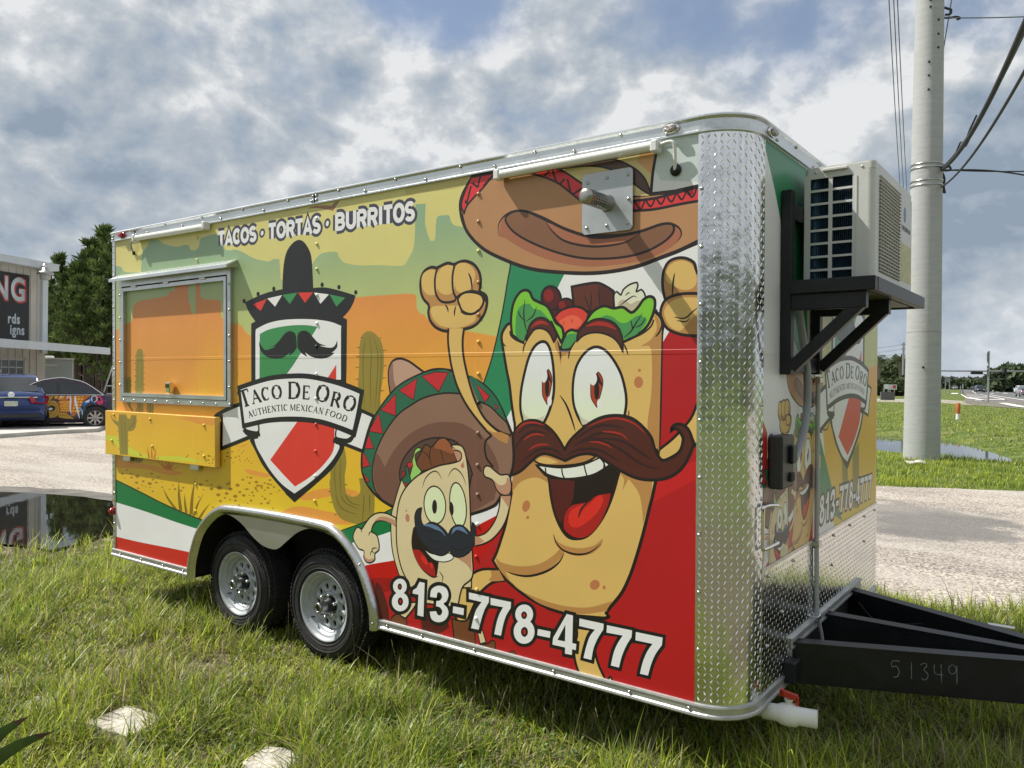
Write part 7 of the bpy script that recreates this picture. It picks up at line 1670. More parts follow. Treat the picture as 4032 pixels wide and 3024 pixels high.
# ---- marker lights
def marker(loc, rot, m_):
    o = empty('marker_light'); o.parent = trailer; o.location = loc; o.rotation_euler = (0, 0, rot)
    mb = MB(); mb.lathe([(0, .042), (.006, .040), (.008, .03)], (0, 0, 0), (0, -1, 0), 20); q = mb.build('marker_base', M_chrome if m_ != M_redl else M_redl, o); q.scale = (1, 1, .55)
    mb = MB(); mb.bbox(-.024, .024, -.026, -.004, -.014, .014, .006); mb.build('lens', m_, o); return o
M_clear = mat('clear_lens', (.55, .5, .5), .1, .2, .3, 60, .6, 90)
marker((.165, -.012, 2.467), 0, M_redl); marker((4.68, -.012, 2.468), 0, M_clear); marker((Lx+.012, .27, 2.462), math.pi/2, M_clear); marker((Lx+.012, 1.05, 2.462), math.pi/2, M_clear); marker((Lx+.012, 1.9, 2.462), math.pi/2, M_clear)
MB().lathe([(0, .028), (.02, .026), (.032, .016), (.036, .001)], (.006, -.006, .345), (-.2, -1, 0), 18).build('side_reflector', M_redl, trailer)
# ---- exhaust vent
vt = empty('exhaust_vent'); vt.parent = trailer
def rrect(x0, x1, z0, z1, r, k=5):
    o = []
    for cx, cz, a in ((x1-r, z0+r, -90), (x1-r, z1-r, 0), (x0+r, z1-r, 90), (x0+r, z0+r, 180)):
        o += [(cx+r*math.cos(math.radians(a+90*i/k)), cz+r*math.sin(math.radians(a+90*i/k))) for i in range(k+1)]
    return o
vx0, vx1, vz0, vz1 = 4.245, 4.502, 2.062, 2.335
MB().prism([(x, -.014, z) for x, z in rrect(vx0, vx1, vz0, vz1, .02)], (0, .005, 0)).build('vent_plate', M_grey, vt)
for x, z in ((vx0+.025, vz0+.03), ((vx0+vx1)/2, vz0+.03), (vx1-.025, vz0+.03), (vx0+.03, vz1-.04), ((vx0+vx1)/2, vz1-.03), (vx1-.025, vz1-.03), (vx1-.02, (vz0+vz1)/2)): inst(rme, 'rivet', vt, Matrix.Translation((x, -.014, z)))
pc = (4.376, 2.190); mb = MB(); PR = .0345; PL = .206
mb.lathe([(.008, PR+.008), (.012, PR+.006), (.02, PR), (.075, PR)], (pc[0], 0, pc[1]), (0, -1, 0), 32)
nz_, nr_ = 36, 6
for j in range(nr_):          # perforated sleeve: alternate openings left out
    y0 = -.075-j*.019; y1 = y0-.019
    for i in range(nz_):
        a0, a1 = 2*math.pi*i/nz_, 2*math.pi*(i+1)/nz_
        if i % 2 == 0 and j in (0, 1, 2, 3, 4):
            ym0, ym1 = y0-.005, y1+.005
            for ya, yb in ((y0, ym0), (ym1, y1)): mb.add([(pc[0]+PR*math.cos(a), y, pc[1]+PR*math.sin(a)) for a in (a0, a1) for y in (ya, yb)], [(0, 1, 3, 2)])
        else: mb.add([(pc[0]+PR*math.cos(a), y, pc[1]+PR*math.sin(a)) for a in (a0, a1) for y in (y0, y1)], [(0, 1, 3, 2)], 0, True)
mb.lathe([(.187, PR), (PL-.006, PR), (PL, PR-.004), (PL+.004, PR-.016), (PL+.005, .001)], (pc[0], 0, pc[1]), (0, -1, 0), 32)
mb.build('vent_pipe', M_pipe, vt, keep=True)
MB().lathe([(.01, PR-.006), (PL-.01, PR-.006)], (pc[0], 0, pc[1]), (0, -1, 0), 20).build('pipe_liner', M_void, vt)

# ---- bracket, conduit and boxes on the front wall
br = empty('equipment_bracket'); br.parent = trailer
for y in (.44, .905):
    MB().bbox(Lx+.004, Lx+.05, y, y+.05, 1.43, 2.25, .003).build('bracket_post', M_blk, br)
    MB().bbox(Lx+.05, Lx+.36, y, y+.05, 1.715, 1.785, .003).build('bracket_arm', M_blk, br)
    mb = MB(); mb.beam((Lx+.05, y+.025, 1.46), (Lx+.34, y+.025, 1.74), .045, .05); mb.build('bracket_brace', M_blk, br)
for z in (2.13, 1.44): MB().bbox(Lx+.008, Lx+.042, .49, .905, z, z+.07, .003).build('bracket_rail', M_blk, br)
mb = MB(); mb.bbox(Lx-.0, Lx+.012, .40, .44, 1.80, 1.80+.001, .0002)
MB().bbox(Lx+.05, Lx+.40, .42, .47, 1.785, 1.845, .003).build('shelf_angle', M_blk, br); MB().bbox(Lx+.05, Lx+.40, 1.58, 1.62, 1.785, 1.845, .003).build('shelf_angle', M_blk, br); MB().bbox(Lx+.365, Lx+.402, .47, 1.58, 1.785, 1.845, .003).build('shelf_angle', M_blk, br)
MB().box(Lx+.07, Lx+.35, .55, 1.5, 1.788, 1.794).build('drip_pan', mat('olive_metal', (.14, .14, .07), .5, .5, .2, 6), br)
MB().tube(smooth_open([(Lx+.04, .56, 1.82), (Lx+.04, .61, 1.69), (Lx+.04, .674, 1.578), (Lx+.04, .727, 1.453), (Lx+.04, .743, 1.327), (Lx+.04, .714, 1.207), (Lx+.04, .629, 1.106), (Lx+.04, .53, 1.04), (Lx+.04, .45, 1.0)], 6), .018, 10).build('flexible_conduit', M_cond, trailer)
MB().tube([(Lx+.018, 1.0, 1.42), (Lx+.018, 1.0, .585), (Lx+.018, 1.02, .20)], .012, 8).build('drain_pipe', mat('clear_grey_hose', (.42, .44, .44), .25, 0, .05, 10), trailer)
MB().tube([(Lx+.022, 1.02, .20), (Lx+.03, 1.05, .12), (Lx+.05, 1.06, -.02)], .011, 8).build('drain_hose', M_cond, trailer)
for z in (.575, .2, 1.40): MB().bbox(Lx+.002, Lx+.034, .985, 1.04, z-.012, z+.012, .003).build('pipe_clamp', M_alu, trailer)
bx = MB().bbox(Lx+.004, Lx+.065, .295, .455, .935, 1.165, .006).build('breaker_box', mat('dark_grey_box', (.03, .032, .034), .45, 0, .2, 8), trailer)
MB().bbox(Lx+.065, Lx+.085, .375, .44, 1.04, 1.12, .005).build('inlet_cover', M_blk, bx); MB().bbox(Lx+.065, Lx+.078, .38, .43, .96, 1.0, .004).build('box_latch', M_rub, bx)
MB().tube(smooth_open([(Lx+.004, .40, .85), (Lx+.02, .38, .855), (Lx+.02, .21, .872), (Lx+.02, .185, .85), (Lx+.02, .185, .71), (Lx+.02, .21, .69), (Lx+.02, .38, .688), (Lx+.004, .40, .69)], 4), .008, 8).build('grab_handle', M_chrome, trailer)
MB().bbox(Lx+.004, Lx+.06, .52, .605, .02, .12, .006).build('plug_socket', M_blk, trailer)
MB().tube([(Lx+.03, 1.28, 2.0), (Lx+.05, .9, 2.0), (Lx+.09, .8, 2.02)], .02, 8).build('refrigerant_hose', M_cond, trailer)
# tongue beams
def tongue(ya, yb, xe=6.9, zt=.168, zb=-.02, wd=.07):
    d = Vector((xe-Lx, yb-ya, 0)).normalized(); s = Vector((-d.y, d.x, 0)); a = Vector((Lx-.03, ya, 0)); b = Vector((xe, yb, 0)); th = .008
    mb = MB()
    for z0_, z1_, w0 in ((zt-th, zt, wd/2), (zb, zb+th, wd/2)): mb.prism([(a-s*w0+Vector((0, 0, z0_))), (b-s*w0+Vector((0, 0, z0_))), (b+s*w0+Vector((0, 0, z0_))), (a+s*w0+Vector((0, 0, z0_)))], (0, 0, z1_-z0_))
    mb.prism([a-s*(wd/2-.004)+Vector((0, 0, zb)), b-s*(wd/2-.004)+Vector((0, 0, zb)), b-s*(wd/2-.012)+Vector((0, 0, zb)), a-s*(wd/2-.012)+Vector((0, 0, zb))], (0, 0, zt-zb-.002))
    return mb.build('tongue_beam', M_blk, trailer), a, d, s
bo, a_, d_, s_ = tongue(.668, 1.20, 6.25, .172)
tongue(1.82, 1.24, 6.25, .172); tongue(1.235, 1.22, 6.2, .172)
# chalk number on the near beam
mb = MB(); CH = {'5': [[(1, 1), (.15, .98), (.1, .62), (.6, .68), (.95, .4), (.8, .08), (.3, 0)]], '1': [[(.5, 1), (.55, 0)]], '3': [[(0, .9), (.5, 1.02), (.7, .85), (.35, .6), (.8, .4), (.8, .12), (.4, -.02), (.1, .1)]], '4': [[(0, 1), (.05, .45), (1, .4)], [(.75, 1.02), (.85, -.1)]], '9': [[(.9, .85), (.5, 1.05), (.05, .85), (.2, .55), (.6, .5), (.9, .75), (.95, 1.0), (1.0, -.08)]]}
origin = a_+d_*.455-s_*.0345
for i, ch in enumerate('51349'):
    for st_ in CH[ch]:
        pts = [origin+d_*(i*.057+u_*.036+.01*(i > 0))+Vector((0, 0, .048+v_*.075))-s_*.0015 for u_, v_ in smooth_open(st_, 3)]
        mb.tube(pts, .0021, 4)
mb.build('chalk_number', mat('pale_chalk', (.17, .21, .21), .9, 0, .3, 60), trailer)
MB().obox(a_+d_*.86+Vector((0, .72, .118)), (.06, 0, 0), (0, .02, 0), (0, 0, .0015)).build('beam_label', M_pvc, trailer)
MB().tube(smooth_open([(5.06, 1.72, .12), (5.2, 1.62, .05), (5.45, 1.58, .1), (5.65, 1.53, .05)], 5), .004, 6).build('brake_cable', M_rub, trailer)
# drain valve
dv = empty('drain_valve'); dv.parent = trailer
p0 = Vector((4.985, .30, -.035)); ax = Vector((.26, .055, .0)).normalized()
mb = MB(); mb.lathe([(-.12, .026), (.0, .026), (.002, .036), (.06, .036), (.07, .040), (.085, .046), (.11, .050), (.14, .048), (.15, .040), (.152, .038), (.225, .038), (.225, .031), (.16, .030)], p0, ax, 28); mb.build('valve_body', M_pvc, dv)
mb = MB(); mb.lathe([(.03, .016), (.062, .015), (.064, .02), (.07, .02)], p0+ax*.11, (0, 0, 1), 16); mb.build('valve_stem', M_pvc, dv)
mb = MB(); c_ = p0+ax*.11+Vector((0, 0, .085)); mb.obox(c_, ax*.036+Vector((0, 0, -.008)), Vector((-ax.y, ax.x, 0))*.012, (0, 0, .011)); mb.obox(c_+ax*.034+Vector((0, 0, -.022)), ax*.006, Vector((-ax.y, ax.x, 0))*.012, (0, 0, .016)); mb.obox(c_-ax*.03+Vector((0, 0, .008)), ax*.008, Vector((-ax.y, ax.x, 0))*.012, (0, 0, .014))
mb.build('valve_handle', M_red, dv)

# ------------------------------------------------------------------ air conditioner standing on the bracket
ac = empty('air_conditioner', label='cream split air conditioner outdoor unit on the black bracket at the trailer front', cat='air conditioner'); ac.matrix_world = TM@Matrix.Translation((5.045, .645, 1.846))
AW, AD, AH = .303, .88, .535      # x depth, y width, height
def shell_ring(z): return [(x, y, z) for x, y in rrect(0, AW, 0, AD, .022)]
mb = MB()                         # top cap
mb.prism(shell_ring(AH-.035), (0, 0, .028)); mb.prism([(x*.98+.003, y*.985+.006, AH-.007) for x, y in rrect(0, AW, 0, AD, .022)], (0, 0, .007)); mb.build('top_cover', M_acw, ac)
mb = MB(); ybot = 0
def panel_with_holes(x0, x1, z0, z1, holes, mk, th):   # flat panel = strips round rectangular holes on a common grid
    xs = sorted({x0, x1, *[h[0] for h in holes], *[h[1] for h in holes]}); zs = sorted({z0, z1, *[h[2] for h in holes], *[h[3] for h in holes]})
    for i in range(len(xs)-1):
        for j in range(len(zs)-1):
            cx, cz = (xs[i]+xs[i+1])/2, (zs[j]+zs[j+1])/2
            if any(h[0] < cx < h[1] and h[2] < cz < h[3] for h in holes): continue
            mk(xs[i], xs[i+1], zs[j], zs[j+1])
holes = []
for c0, c1 in ((.027, .107), (.124, .210)):
    for k in range(8): z0 = .008+k*.0605; holes.append((c0, c1, z0, z0+.050))
mb = MB(); panel_with_holes(0.004, AW-.028, 0, AH-.035, holes, lambda a, b, c, d: mb.box(a, b, 0, .006, c, d), .006)
mb.build('side_grille', M_acw, ac)
mb = MB(); mb.box(0, .004, 0, AD, 0, AH-.035); mb.box(.004, AW, AD-.005, AD, 0, AH-.035); mb.box(.004, AW-.01, .006, AD-.006, 0, .004)
mb.add([(AW-.028+.028*math.sin(t), .028-.028*math.cos(t), z) for t in [math.pi/2*i/6 for i in range(7)] for z in (0, AH-.035)], [(2*i, 2*i+2, 2*i+3, 2*i+1) for i in range(6)], 0, True)
mb.build('casing', M_acw, ac)
MB().box(.225, .229, -.003, .002, .02, AH-.06).build('casing_rib', M_acw, ac)
mb = MB()
for i in range(26): mb.box(.05+i*.0085, .0515+i*.0085, .012, .05, .004, AH-.04)
mb.box(.045, .27, .05, .052, .004, AH-.04)
tag(mb.build('coil_fins', M_coil, ac), kind='stuff')
MB().lathe([(0, .03), (AH-.06, .03)], (.045, .05, .004), (0, 0, 1), 16).build('coil_bend', mat('coil_bend_blue', (.05, .13, .2), .4, .4, .3, 40, .5, 60), ac)
# front face with fan grille (faces +x)
fh = [(.09, .56, .05, AH-.07)]
mb = MB(); panel_with_holes(.028, AD-.005, 0, AH-.035, fh, lambda a, b, c, d: mb.box(AW-.004, AW, a, b, c, d), .004); mb.build('front_panel', M_acw, ac)
sl_ = MB(); sl_.bbox(AW-.006, AW+.010, .085, .565, -.0022, .0022, .0015); slm = sl_.mesh('louvre', M_acw)
for i in range(27): inst(slm, 'louvre', ac, Matrix.Translation((0, 0, .055+i*.0163)))
sv = MB(); sv.box(AW-.004, AW+.006, -.0014, .0014, .05, AH-.07); svm = sv.mesh('grille_bar', M_acw)
for i in range(9): inst(svm, 'grille_bar', ac, Matrix.Translation((0, .115+i*.053, 0)))
mb = MB(); mb.lathe([(0, .22), (-.04, .22)], (AW-.006, .325, .26), (1, 0, 0), 32); mb.lathe([(-.05, .225), (-.05, .001)], (AW-.006, .325, .26), (1, 0, 0), 32); mb.build('fan_shroud', M_void, ac)
fb = MB()
for k in range(3):
    a = 2*math.pi*k/3; pts = [(AW-.03, .325+r_*math.cos(a+t), .26+r_*math.sin(a+t)) for r_, t in ((.04, -.2), (.19, -.1), (.205, .35), (.18, .75), (.04, .6))]
    fb.prism(pts, (.004, 0, 0))
fb.lathe([(.015, .045), (.02, .001)], (AW-.03, .325, .26), (1, 0, 0), 16); fb.lathe([(-.01, .045), (.015, .045)], (AW-.03, .325, .26), (1, 0, 0), 16)
fb.build('fan', mat('grey_fan', (.12, .12, .12), .5), ac)
MB().box(AW, AW+.0012, .60, .86, .06, .25).build('rating_label', mat('yellow_label', (.62, .60, .25), .6, 0, .08, 40, col2=(.45, .45, .3)), ac)
MB().prism([(AW+.0002, .69+.03*math.cos(t), .40+.04*math.sin(t)) for t in [2*math.pi*i/12 for i in range(12)]], (.001, 0, 0)).build('badge', mat('blue_badge', (.12, .16, .35), .4), ac)
tb = MB()
BL = {'F': [[(0, 0), (0, 1), (1, 1)], [(0, .5), (.8, .5)]], 'R': [[(0, 0), (0, 1), (.8, 1), (1, .75), (.8, .5), (0, .5)], [(.5, .5), (1, 0)]], 'I': [[(.5, 0), (.5, 1)]], 'E': [[(1, 0), (0, 0), (0, 1), (1, 1)], [(0, .5), (.8, .5)]], 'D': [[(0, 0), (0, 1), (.7, .9), (1, .5), (.7, .1), (0, 0)]], 'C': [[(1, .85), (.5, 1), (0, .5), (.5, 0), (1, .15)]], 'H': [[(0, 0), (0, 1)], [(1, 0), (1, 1)], [(0, .5), (1, .5)]]}
for i, ch in enumerate('FRIEDRICH'):
    for s__ in BL[ch]: tb.tube([(AW+.001, .615+i*.025+u_*.017, .318+v_*.022) for u_, v_ in s__], .0012, 4)
tb.build('badge_lettering', mat('grey_lettering', (.2, .22, .26), .5), ac)
for y in (.05, .5): MB().tube([(.06, y, -.06), (.06, y, .004)], .008, 6).build('mount_bolt', M_chrome, ac)
MB().bbox(.08, .19, -.012, .004, AH-.026, AH-.012, .003).build('lift_handle', M_acw, ac)
for x in (.05, .25): MB().lathe([(0, .006), (.003, .005), (.004, .0002)], (x, .0, AH-.024), (0, -1, 0), 10).build('cover_screw', M_rivet, ac)
# ------------------------------------------------------------------ signs workshop building on the left
M_clad = mat('beige_metal_cladding', (.52, .49, .44), .55, .1, .07, 1.5, .08, 12)
M_trimw = mat('pale_blue_white_trim', (.60, .64, .68), .45, 0, .05, 2)
M_glassd = mat('dark_window_glass', (.02, .025, .028), .05, 0, .3, 2, spec=.9)
bd = empty('metal_building', loc=(-30.198, 12.393, 0.0), rz=1.9877, label='beige metal clad workshop with a black banner sign, white canopy and gutter', cat='building')
EZ = 6.202
mb = MB(); mb.box(-16, 0, 0, .1, 0, EZ); mb.box(-.1, 0, .1, 14, 0, EZ); mb.build('wall', M_clad, bd)
rb = MB(); rb.prism([(-.03, 0, 0), (-.018, -.03, 0), (.018, -.03, 0), (.03, 0, 0)], (0, 0, EZ-.1)); rbm = rb.mesh('cladding_rib', M_clad)
for i in range(40): inst(rbm, 'cladding_rib', bd, Matrix.Translation((-.45-i*.36, -.001, 0)))
MB().box(-16.2, .35, -.35, .1, EZ-.02, EZ+.27).build('roof_fascia', M_trimw, bd)
MB().prism([(-16.2, -.36, EZ+.27), (-16.2, 7, EZ+1.3), (-16.2, 7, EZ+1.25), (-16.2, -.30, EZ+.22)], (16.6, 0, 0)).build('roof', M_rail, bd)
MB().box(-.26, .02, -.10, -.002, 2.6, EZ-.03).build('downspout', M_trimw, bd)
bn = MB().box(-9, -0.949, -.075, -.045, 3.113, 5.834).build('banner_sign', mat('black_banner_vinyl', (.012, .013, .017), .42, 0, .2, 3, .1, 8), bd)
def text_obj(name, s, size, mat_, parent, loc, bold=0, ext=.004, align='RIGHT', sx=1, keep_curve=False):
    cu = bpy.data.curves.new(name, 'FONT'); cu.body = s; cu.size = size; cu.offset = bold; cu.extrude = ext; cu.align_x = align; cu.space_character = 1.08+bold*2
    o = bpy.data.objects.new(name, cu); COL.objects.link(o); bpy.context.view_layer.update()
    me = bpy.data.meshes.new_from_object(o.evaluated_get(bpy.context.evaluated_depsgraph_get())); bpy.data.objects.remove(o)
    me.materials.clear(); me.materials.append(mat_)
    q = bpy.data.objects.new(name, me); COL.objects.link(q); q.parent = parent; q.location = loc; q.rotation_euler = (math.pi/2, 0, 0); q.scale = (sx, 1, 1); return q
M_silver = mat('silver_print', (.34, .38, .42), .4, .2, .5, 1.2, col2=(.62, .66, .70)); M_redp = mat('red_print', (.50, .05, .04), .5, 0, .1, 5); M_ltp = mat('pale_print', (.52, .56, .60), .5, 0, .1, 5)
text_obj('banner_lettering', 'NG', 1.31, M_redp, bd, (-1.158+.05, -.078, 4.74-.02), .085, sx=0.768)
text_obj('banner_lettering', 'NG', 1.31, M_silver, bd, (-1.158, -.084, 4.74), .035, sx=0.768)
text_obj('banner_lettering', 'rds', 0.563, M_ltp, bd, (-1.417, -.08, 3.783), .017, sx=0.768)
text_obj('banner_lettering', 'igns', 0.563, M_ltp, bd, (-1.181, -.08, 3.337), .013, sx=0.768)
# window under the canopy
wx1, wz0, wz1 = -1.063, 1.0, 2.397
for (a, b, c, d) in ((wx1-5.2, wx1, wz1-.08, wz1), (wx1-5.2, wx1, wz0, wz0+.08), (wx1-.08, wx1, wz0, wz1)): MB().box(a, b, -.06, -.002, c, d).build('window_frame', M_clad, bd)
nc = 6; nr = 4; cw = 5.1/nc; chh = (wz1-wz0-.16)/nr
for i in range(nc):
    for j in range(nr): MB().box(wx1-.1-(i+1)*cw+.04, wx1-.1-i*cw, -.02, -.003, wz0+.08+j*chh, wz0+.08+(j+1)*chh-.05).build('pane', M_glassd, bd)
MB().box(wx1-5.2, wx1-.08, -.0025, -.002, wz0+.08, wz1-.08).build('glazing_bar', M_trimw, bd)
MB().box(-16, -5.5, -.03, -.002, 0, 2.4).build('shop_door', mat('dark_brown_door', (.05, .03, .03), .5, 0, .2, 2), bd)
cA = Vector((-23.001, 6.825, 2.783)); cB = Vector((-29.472, 14.796, 2.783))
cp = empty('canopy'); cp.parent = bd; cp.matrix_parent_inverse = bd.matrix_basis.inverted()
mb = MB(); mb.beam(cA, cB, .05, .30); mb.build('canopy_fascia', M_trimw, cp)
mb = MB(); sd = Vector((-(cB-cA).y, (cB-cA).x, 0)).normalized()*2.4; mb.prism([cA+Vector((0, 0, .05)), cB+Vector((0, 0, .05)), cB+sd+Vector((0, 0, .15)), cA+sd+Vector((0, 0, .15))], (0, 0, .06)); mb.build('canopy_roof', M_rail, cp)
gl = empty('wall_lamp'); gl.parent = bd; gl.matrix_parent_inverse = bd.matrix_basis.inverted(); Lp = Vector((-29.18, 11.93, 5.911)); La = Vector((-30.606, 11.999, 5.8))
mb = MB(); mb.lathe([(.26, .001), (.25, .10), (.1, .14), (.06, .30), (-.02, .33), (-.05, .22)], Lp, (0, 0, 1), 20); mb.build('lamp_shade', mat('galvanised_shade', (.45, .47, .45), .4, .8, .1, 5), gl)
mb = MB(); mb.lathe([(-.05, .21), (-.22, .20), (-.27, .12), (-.28, .001)], Lp, (0, 0, 1), 20); mb.build('lamp_globe', mat('ribbed_globe', (.45, .46, .42), .25, 0, .1, 9), gl)
mb = MB(); mb.lathe([(.26, .10), (.40, .09), (.40, .001)], Lp, (0, 0, 1), 12); mb.tube(smooth_open([tuple(La), tuple(La*.75+Lp*.25+Vector((0, 0, .25))), tuple(Lp+(La-Lp).normalized()*.2+Vector((0, 0, .36))), tuple(Lp+Vector((0, 0, .33)))], 4), .025, 8); mb.build('lamp_arm', M_alu, gl)
# grey storage trailer beside the building
def boxthing(name, label, cat, loc, rz, dims, m_, parts=()):
    t = empty(name, loc=loc, rz=rz, label=label, cat=cat); w_, d_, h_ = dims
    MB().bbox(-w_/2, w_/2, -d_/2, d_/2, .35, h_, .05).build('body', m_, t)
    return t
st_ = boxthing('storage_trailer', 'pale grey enclosed box trailer beyond the corner of the metal building', 'trailer', (-33.25, 13.874, 0.0), 1.1635, (1.9, 4, 2.4), mat('pale_grey_panel', (.42, .46, .44), .5, 0, .06, 2))
MB().box(-.98, .98, -2.05, 2.05, 2.38, 2.45).build('roof_edge', M_white, st_); MB().bbox(-.2, .2, -.5, 0, 2.45, 2.57, .03).build('roof_vent', M_white, st_); MB().box(-.9, .3, -2.02, -2.0, 2.1, 2.15).build('side_light', M_white, st_)
MB().box(-.95, .95, -2.03, -2.0, .35, .45).build('bumper', M_rub, st_)
for sx_ in (-1, 1): MB().lathe([(-.1, .32), (.1, .32), (.1, .001)], (sx_*.9, 0, .33), (1, 0, 0), 16).build('wheel', M_rub, st_)
# trailer ramp of pipes and mesh beside the painted car
rk = empty('ramp_rack', loc=(-21.356, 10.202, 0.0), rz=0.6334, label='light metal pipe ramp rack standing behind the painted car', cat='rack')
for i in range(5): mb = MB(); mb.tube([(i*.42, 0, .2), (i*.42+.62, 0, 2.05)], .025, 6); mb.build('upright', M_alu, rk)
for h_ in (0, .33, .62, .98): mb = MB(); mb.tube([(h_*.62, 0, .2+1.85*h_), (h_*.62+1.7, 0, .2+1.85*h_)], .022, 6); mb.build('cross_bar', M_alu, rk)

# ------------------------------------------------------------------ cars
def loft(mb, secs, mi=0, cap=True):
    k = len(secs[0]); vs = [p for s in secs for p in s]
    mb.add(vs, [(i*k+j, i*k+(j+1) % k, (i+1)*k+(j+1) % k, (i+1)*k+j) for i in range(len(secs)-1) for j in range(k)], mi, True)
    if cap: mb.add(secs[0], [tuple(range(k))[::-1]], mi); mb.add(secs[-1], [tuple(range(k))], mi)
def make_car(label, paint, loc, rz, L_=4.6, W_=1.8, H_=1.46, kind='sedan', group=None, detail=True, scale=1.0, name='parked_car'):
    t = empty(name, loc=loc, rz=rz, label=label, cat='car', group=group); t.scale = (scale,)*3
    h = W_/2; hl = L_/2     # +x is the front
    suv = kind == 'suv'
    prof = [(-hl, .42, .62, .80), (-hl+.06, .30, .86, .90), (-hl+.25, .22, .98 if not suv else 1.05, .96), (-hl+.7, .2, 1.0 if not suv else 1.08, .99), (-.6, .19, .98 if not suv else 1.08, 1), (.6, .19, .95 if not suv else 1.06, 1), (hl-1.1, .2, .90 if not suv else 1.02, .99), (hl-.5, .21, .82 if not suv else .98, .95), (hl-.15, .25, .70 if not suv else .85, .86), (hl, .35, .55, .74)]
    secs = []
    for x, zb, zt, wf in prof:
        w_ = h*wf; secs.append([(x, -w_*.9, zb), (x, -w_*.98, zb+.12), (x, -w_, (zb+zt)/2), (x, -w_*.965, zt-.1), (x, -w_*.86, zt), (x, 0, zt+.03), (x, w_*.86, zt), (x, w_*.965, zt-.1), (x, w_, (zb+zt)/2), (x, w_*.98, zb+.12), (x, w_*.9, zb)])
    mb = MB(); loft(mb, secs); body = mb.build('body', paint, t)
    # greenhouse
    xr0, xr1, xf0, xf1 = ((-hl+.12, -hl+.38, hl-2.0, hl-1.15) if suv else (-hl+.62, -hl+1.45, hl-2.25, hl-1.15))
    zb_ = .96 if not suv else 1.05; gw = h*.86; tw = h*.62
    def ghs(x, z): f_ = (z-zb_)/(H_-zb_); return gw+(tw-gw)*f_
    side_pts = [(xr0, zb_), (xr1-.25, zb_+(H_-zb_)*.72), (xr1+.15, H_-.03), ((xr1+xf0)/2, H_), (xf0-.1, H_-.03), (xf0+.25, zb_+(H_-zb_)*.75), (xf1, zb_-.04)]
    mb = MB(); k = len(side_pts); sp = smooth_open(side_pts, 3); k = len(sp)
    vs = [(x, -ghs(x, z), z) for x, z in sp]+[(x, -ghs(x, z)*.75, z+.012) for x, z in sp]+[(x, ghs(x, z)*.75, z+.012) for x, z in sp]+[(x, ghs(x, z), z) for x, z in sp]
    mb.add(vs, [(r_*k+i, r_*k+i+1, (r_+1)*k+i+1, (r_+1)*k+i) for r_ in range(3) for i in range(k-1)], 0, True)
    mb.poly([(x, -ghs(x, z), z) for x, z in sp]); mb.poly([(x, ghs(x, z), z) for x, z in sp][::-1]); mb.build('cabin', paint, t)
    # windows: front, rear, side panes a little proud
    cxm = (side_pts[0][0]+side_pts[-1][0])/2
    def shrink(pts, f_, cx, cz): return [(cx+(x-cx)*f_, cz+(z-cz)*f_) for x, z in pts]
    for sy in (-1, 1):
        mid = (xr1+xf0)/2+.1; zt_ = H_-.1; zl = zb_+.03
        rearq = [(xr0+.30, zl), (xr1-.12, zt_-.12), (xr1+.2, zt_), (mid-.05, zt_+.015), (mid-.09, zl)]; frontq = [(mid+.01, zl), (mid+.04, zt_+.015), (xf0-.1, zt_-.02), (xf0+.35, zl+.22), (xf1-.35, zl)]
        for q in (rearq, frontq):
            mb = MB(); mb.poly([(x, sy*(ghs(x, z)+.012), z) for x, z in q]); mb.build('side_window', M_glassd, t)
    for pts in ([(xr0+.06, zb_+.04), (xr1-.20, zb_+(H_-zb_)*.78)], [(xf1-.08, zb_+.0), (xf0+.15, zb_+(H_-zb_)*.82)]):
        (xa, za), (xb, zb2) = pts; off = .03 if pts[0][0] > 0 else -.03
        mb = MB(); mb.poly([(xa+off, -ghs(xa, za)*.88, za+.02), (xb+off, -ghs(xb, zb2)*.86, zb2+.03), (xb+off, ghs(xb, zb2)*.86, zb2+.03), (xa+off, ghs(xa, za)*.88, za+.02)]); mb.build('windscreen' if xa > 0 else 'rear_window', M_glassd, t)
    if detail:
        for sy in (-1, 1): MB().tube(smooth_open([(x, sy*(ghs(x, z)+.014), z) for x, z in [(xr0+.12, zb_+.02)]+side_pts[1:-1]+[(xf1-.25, zb_+.02)]], 3), .014, 5).build('window_trim', M_chrome, t); MB().tube([(xr0+.12, sy*(ghs(xr0, zb_)+.016), zb_+.015), (xf1-.25, sy*(ghs(xf1, zb_)+.016), zb_+.015)], .014, 5).build('belt_trim', M_chrome, t)
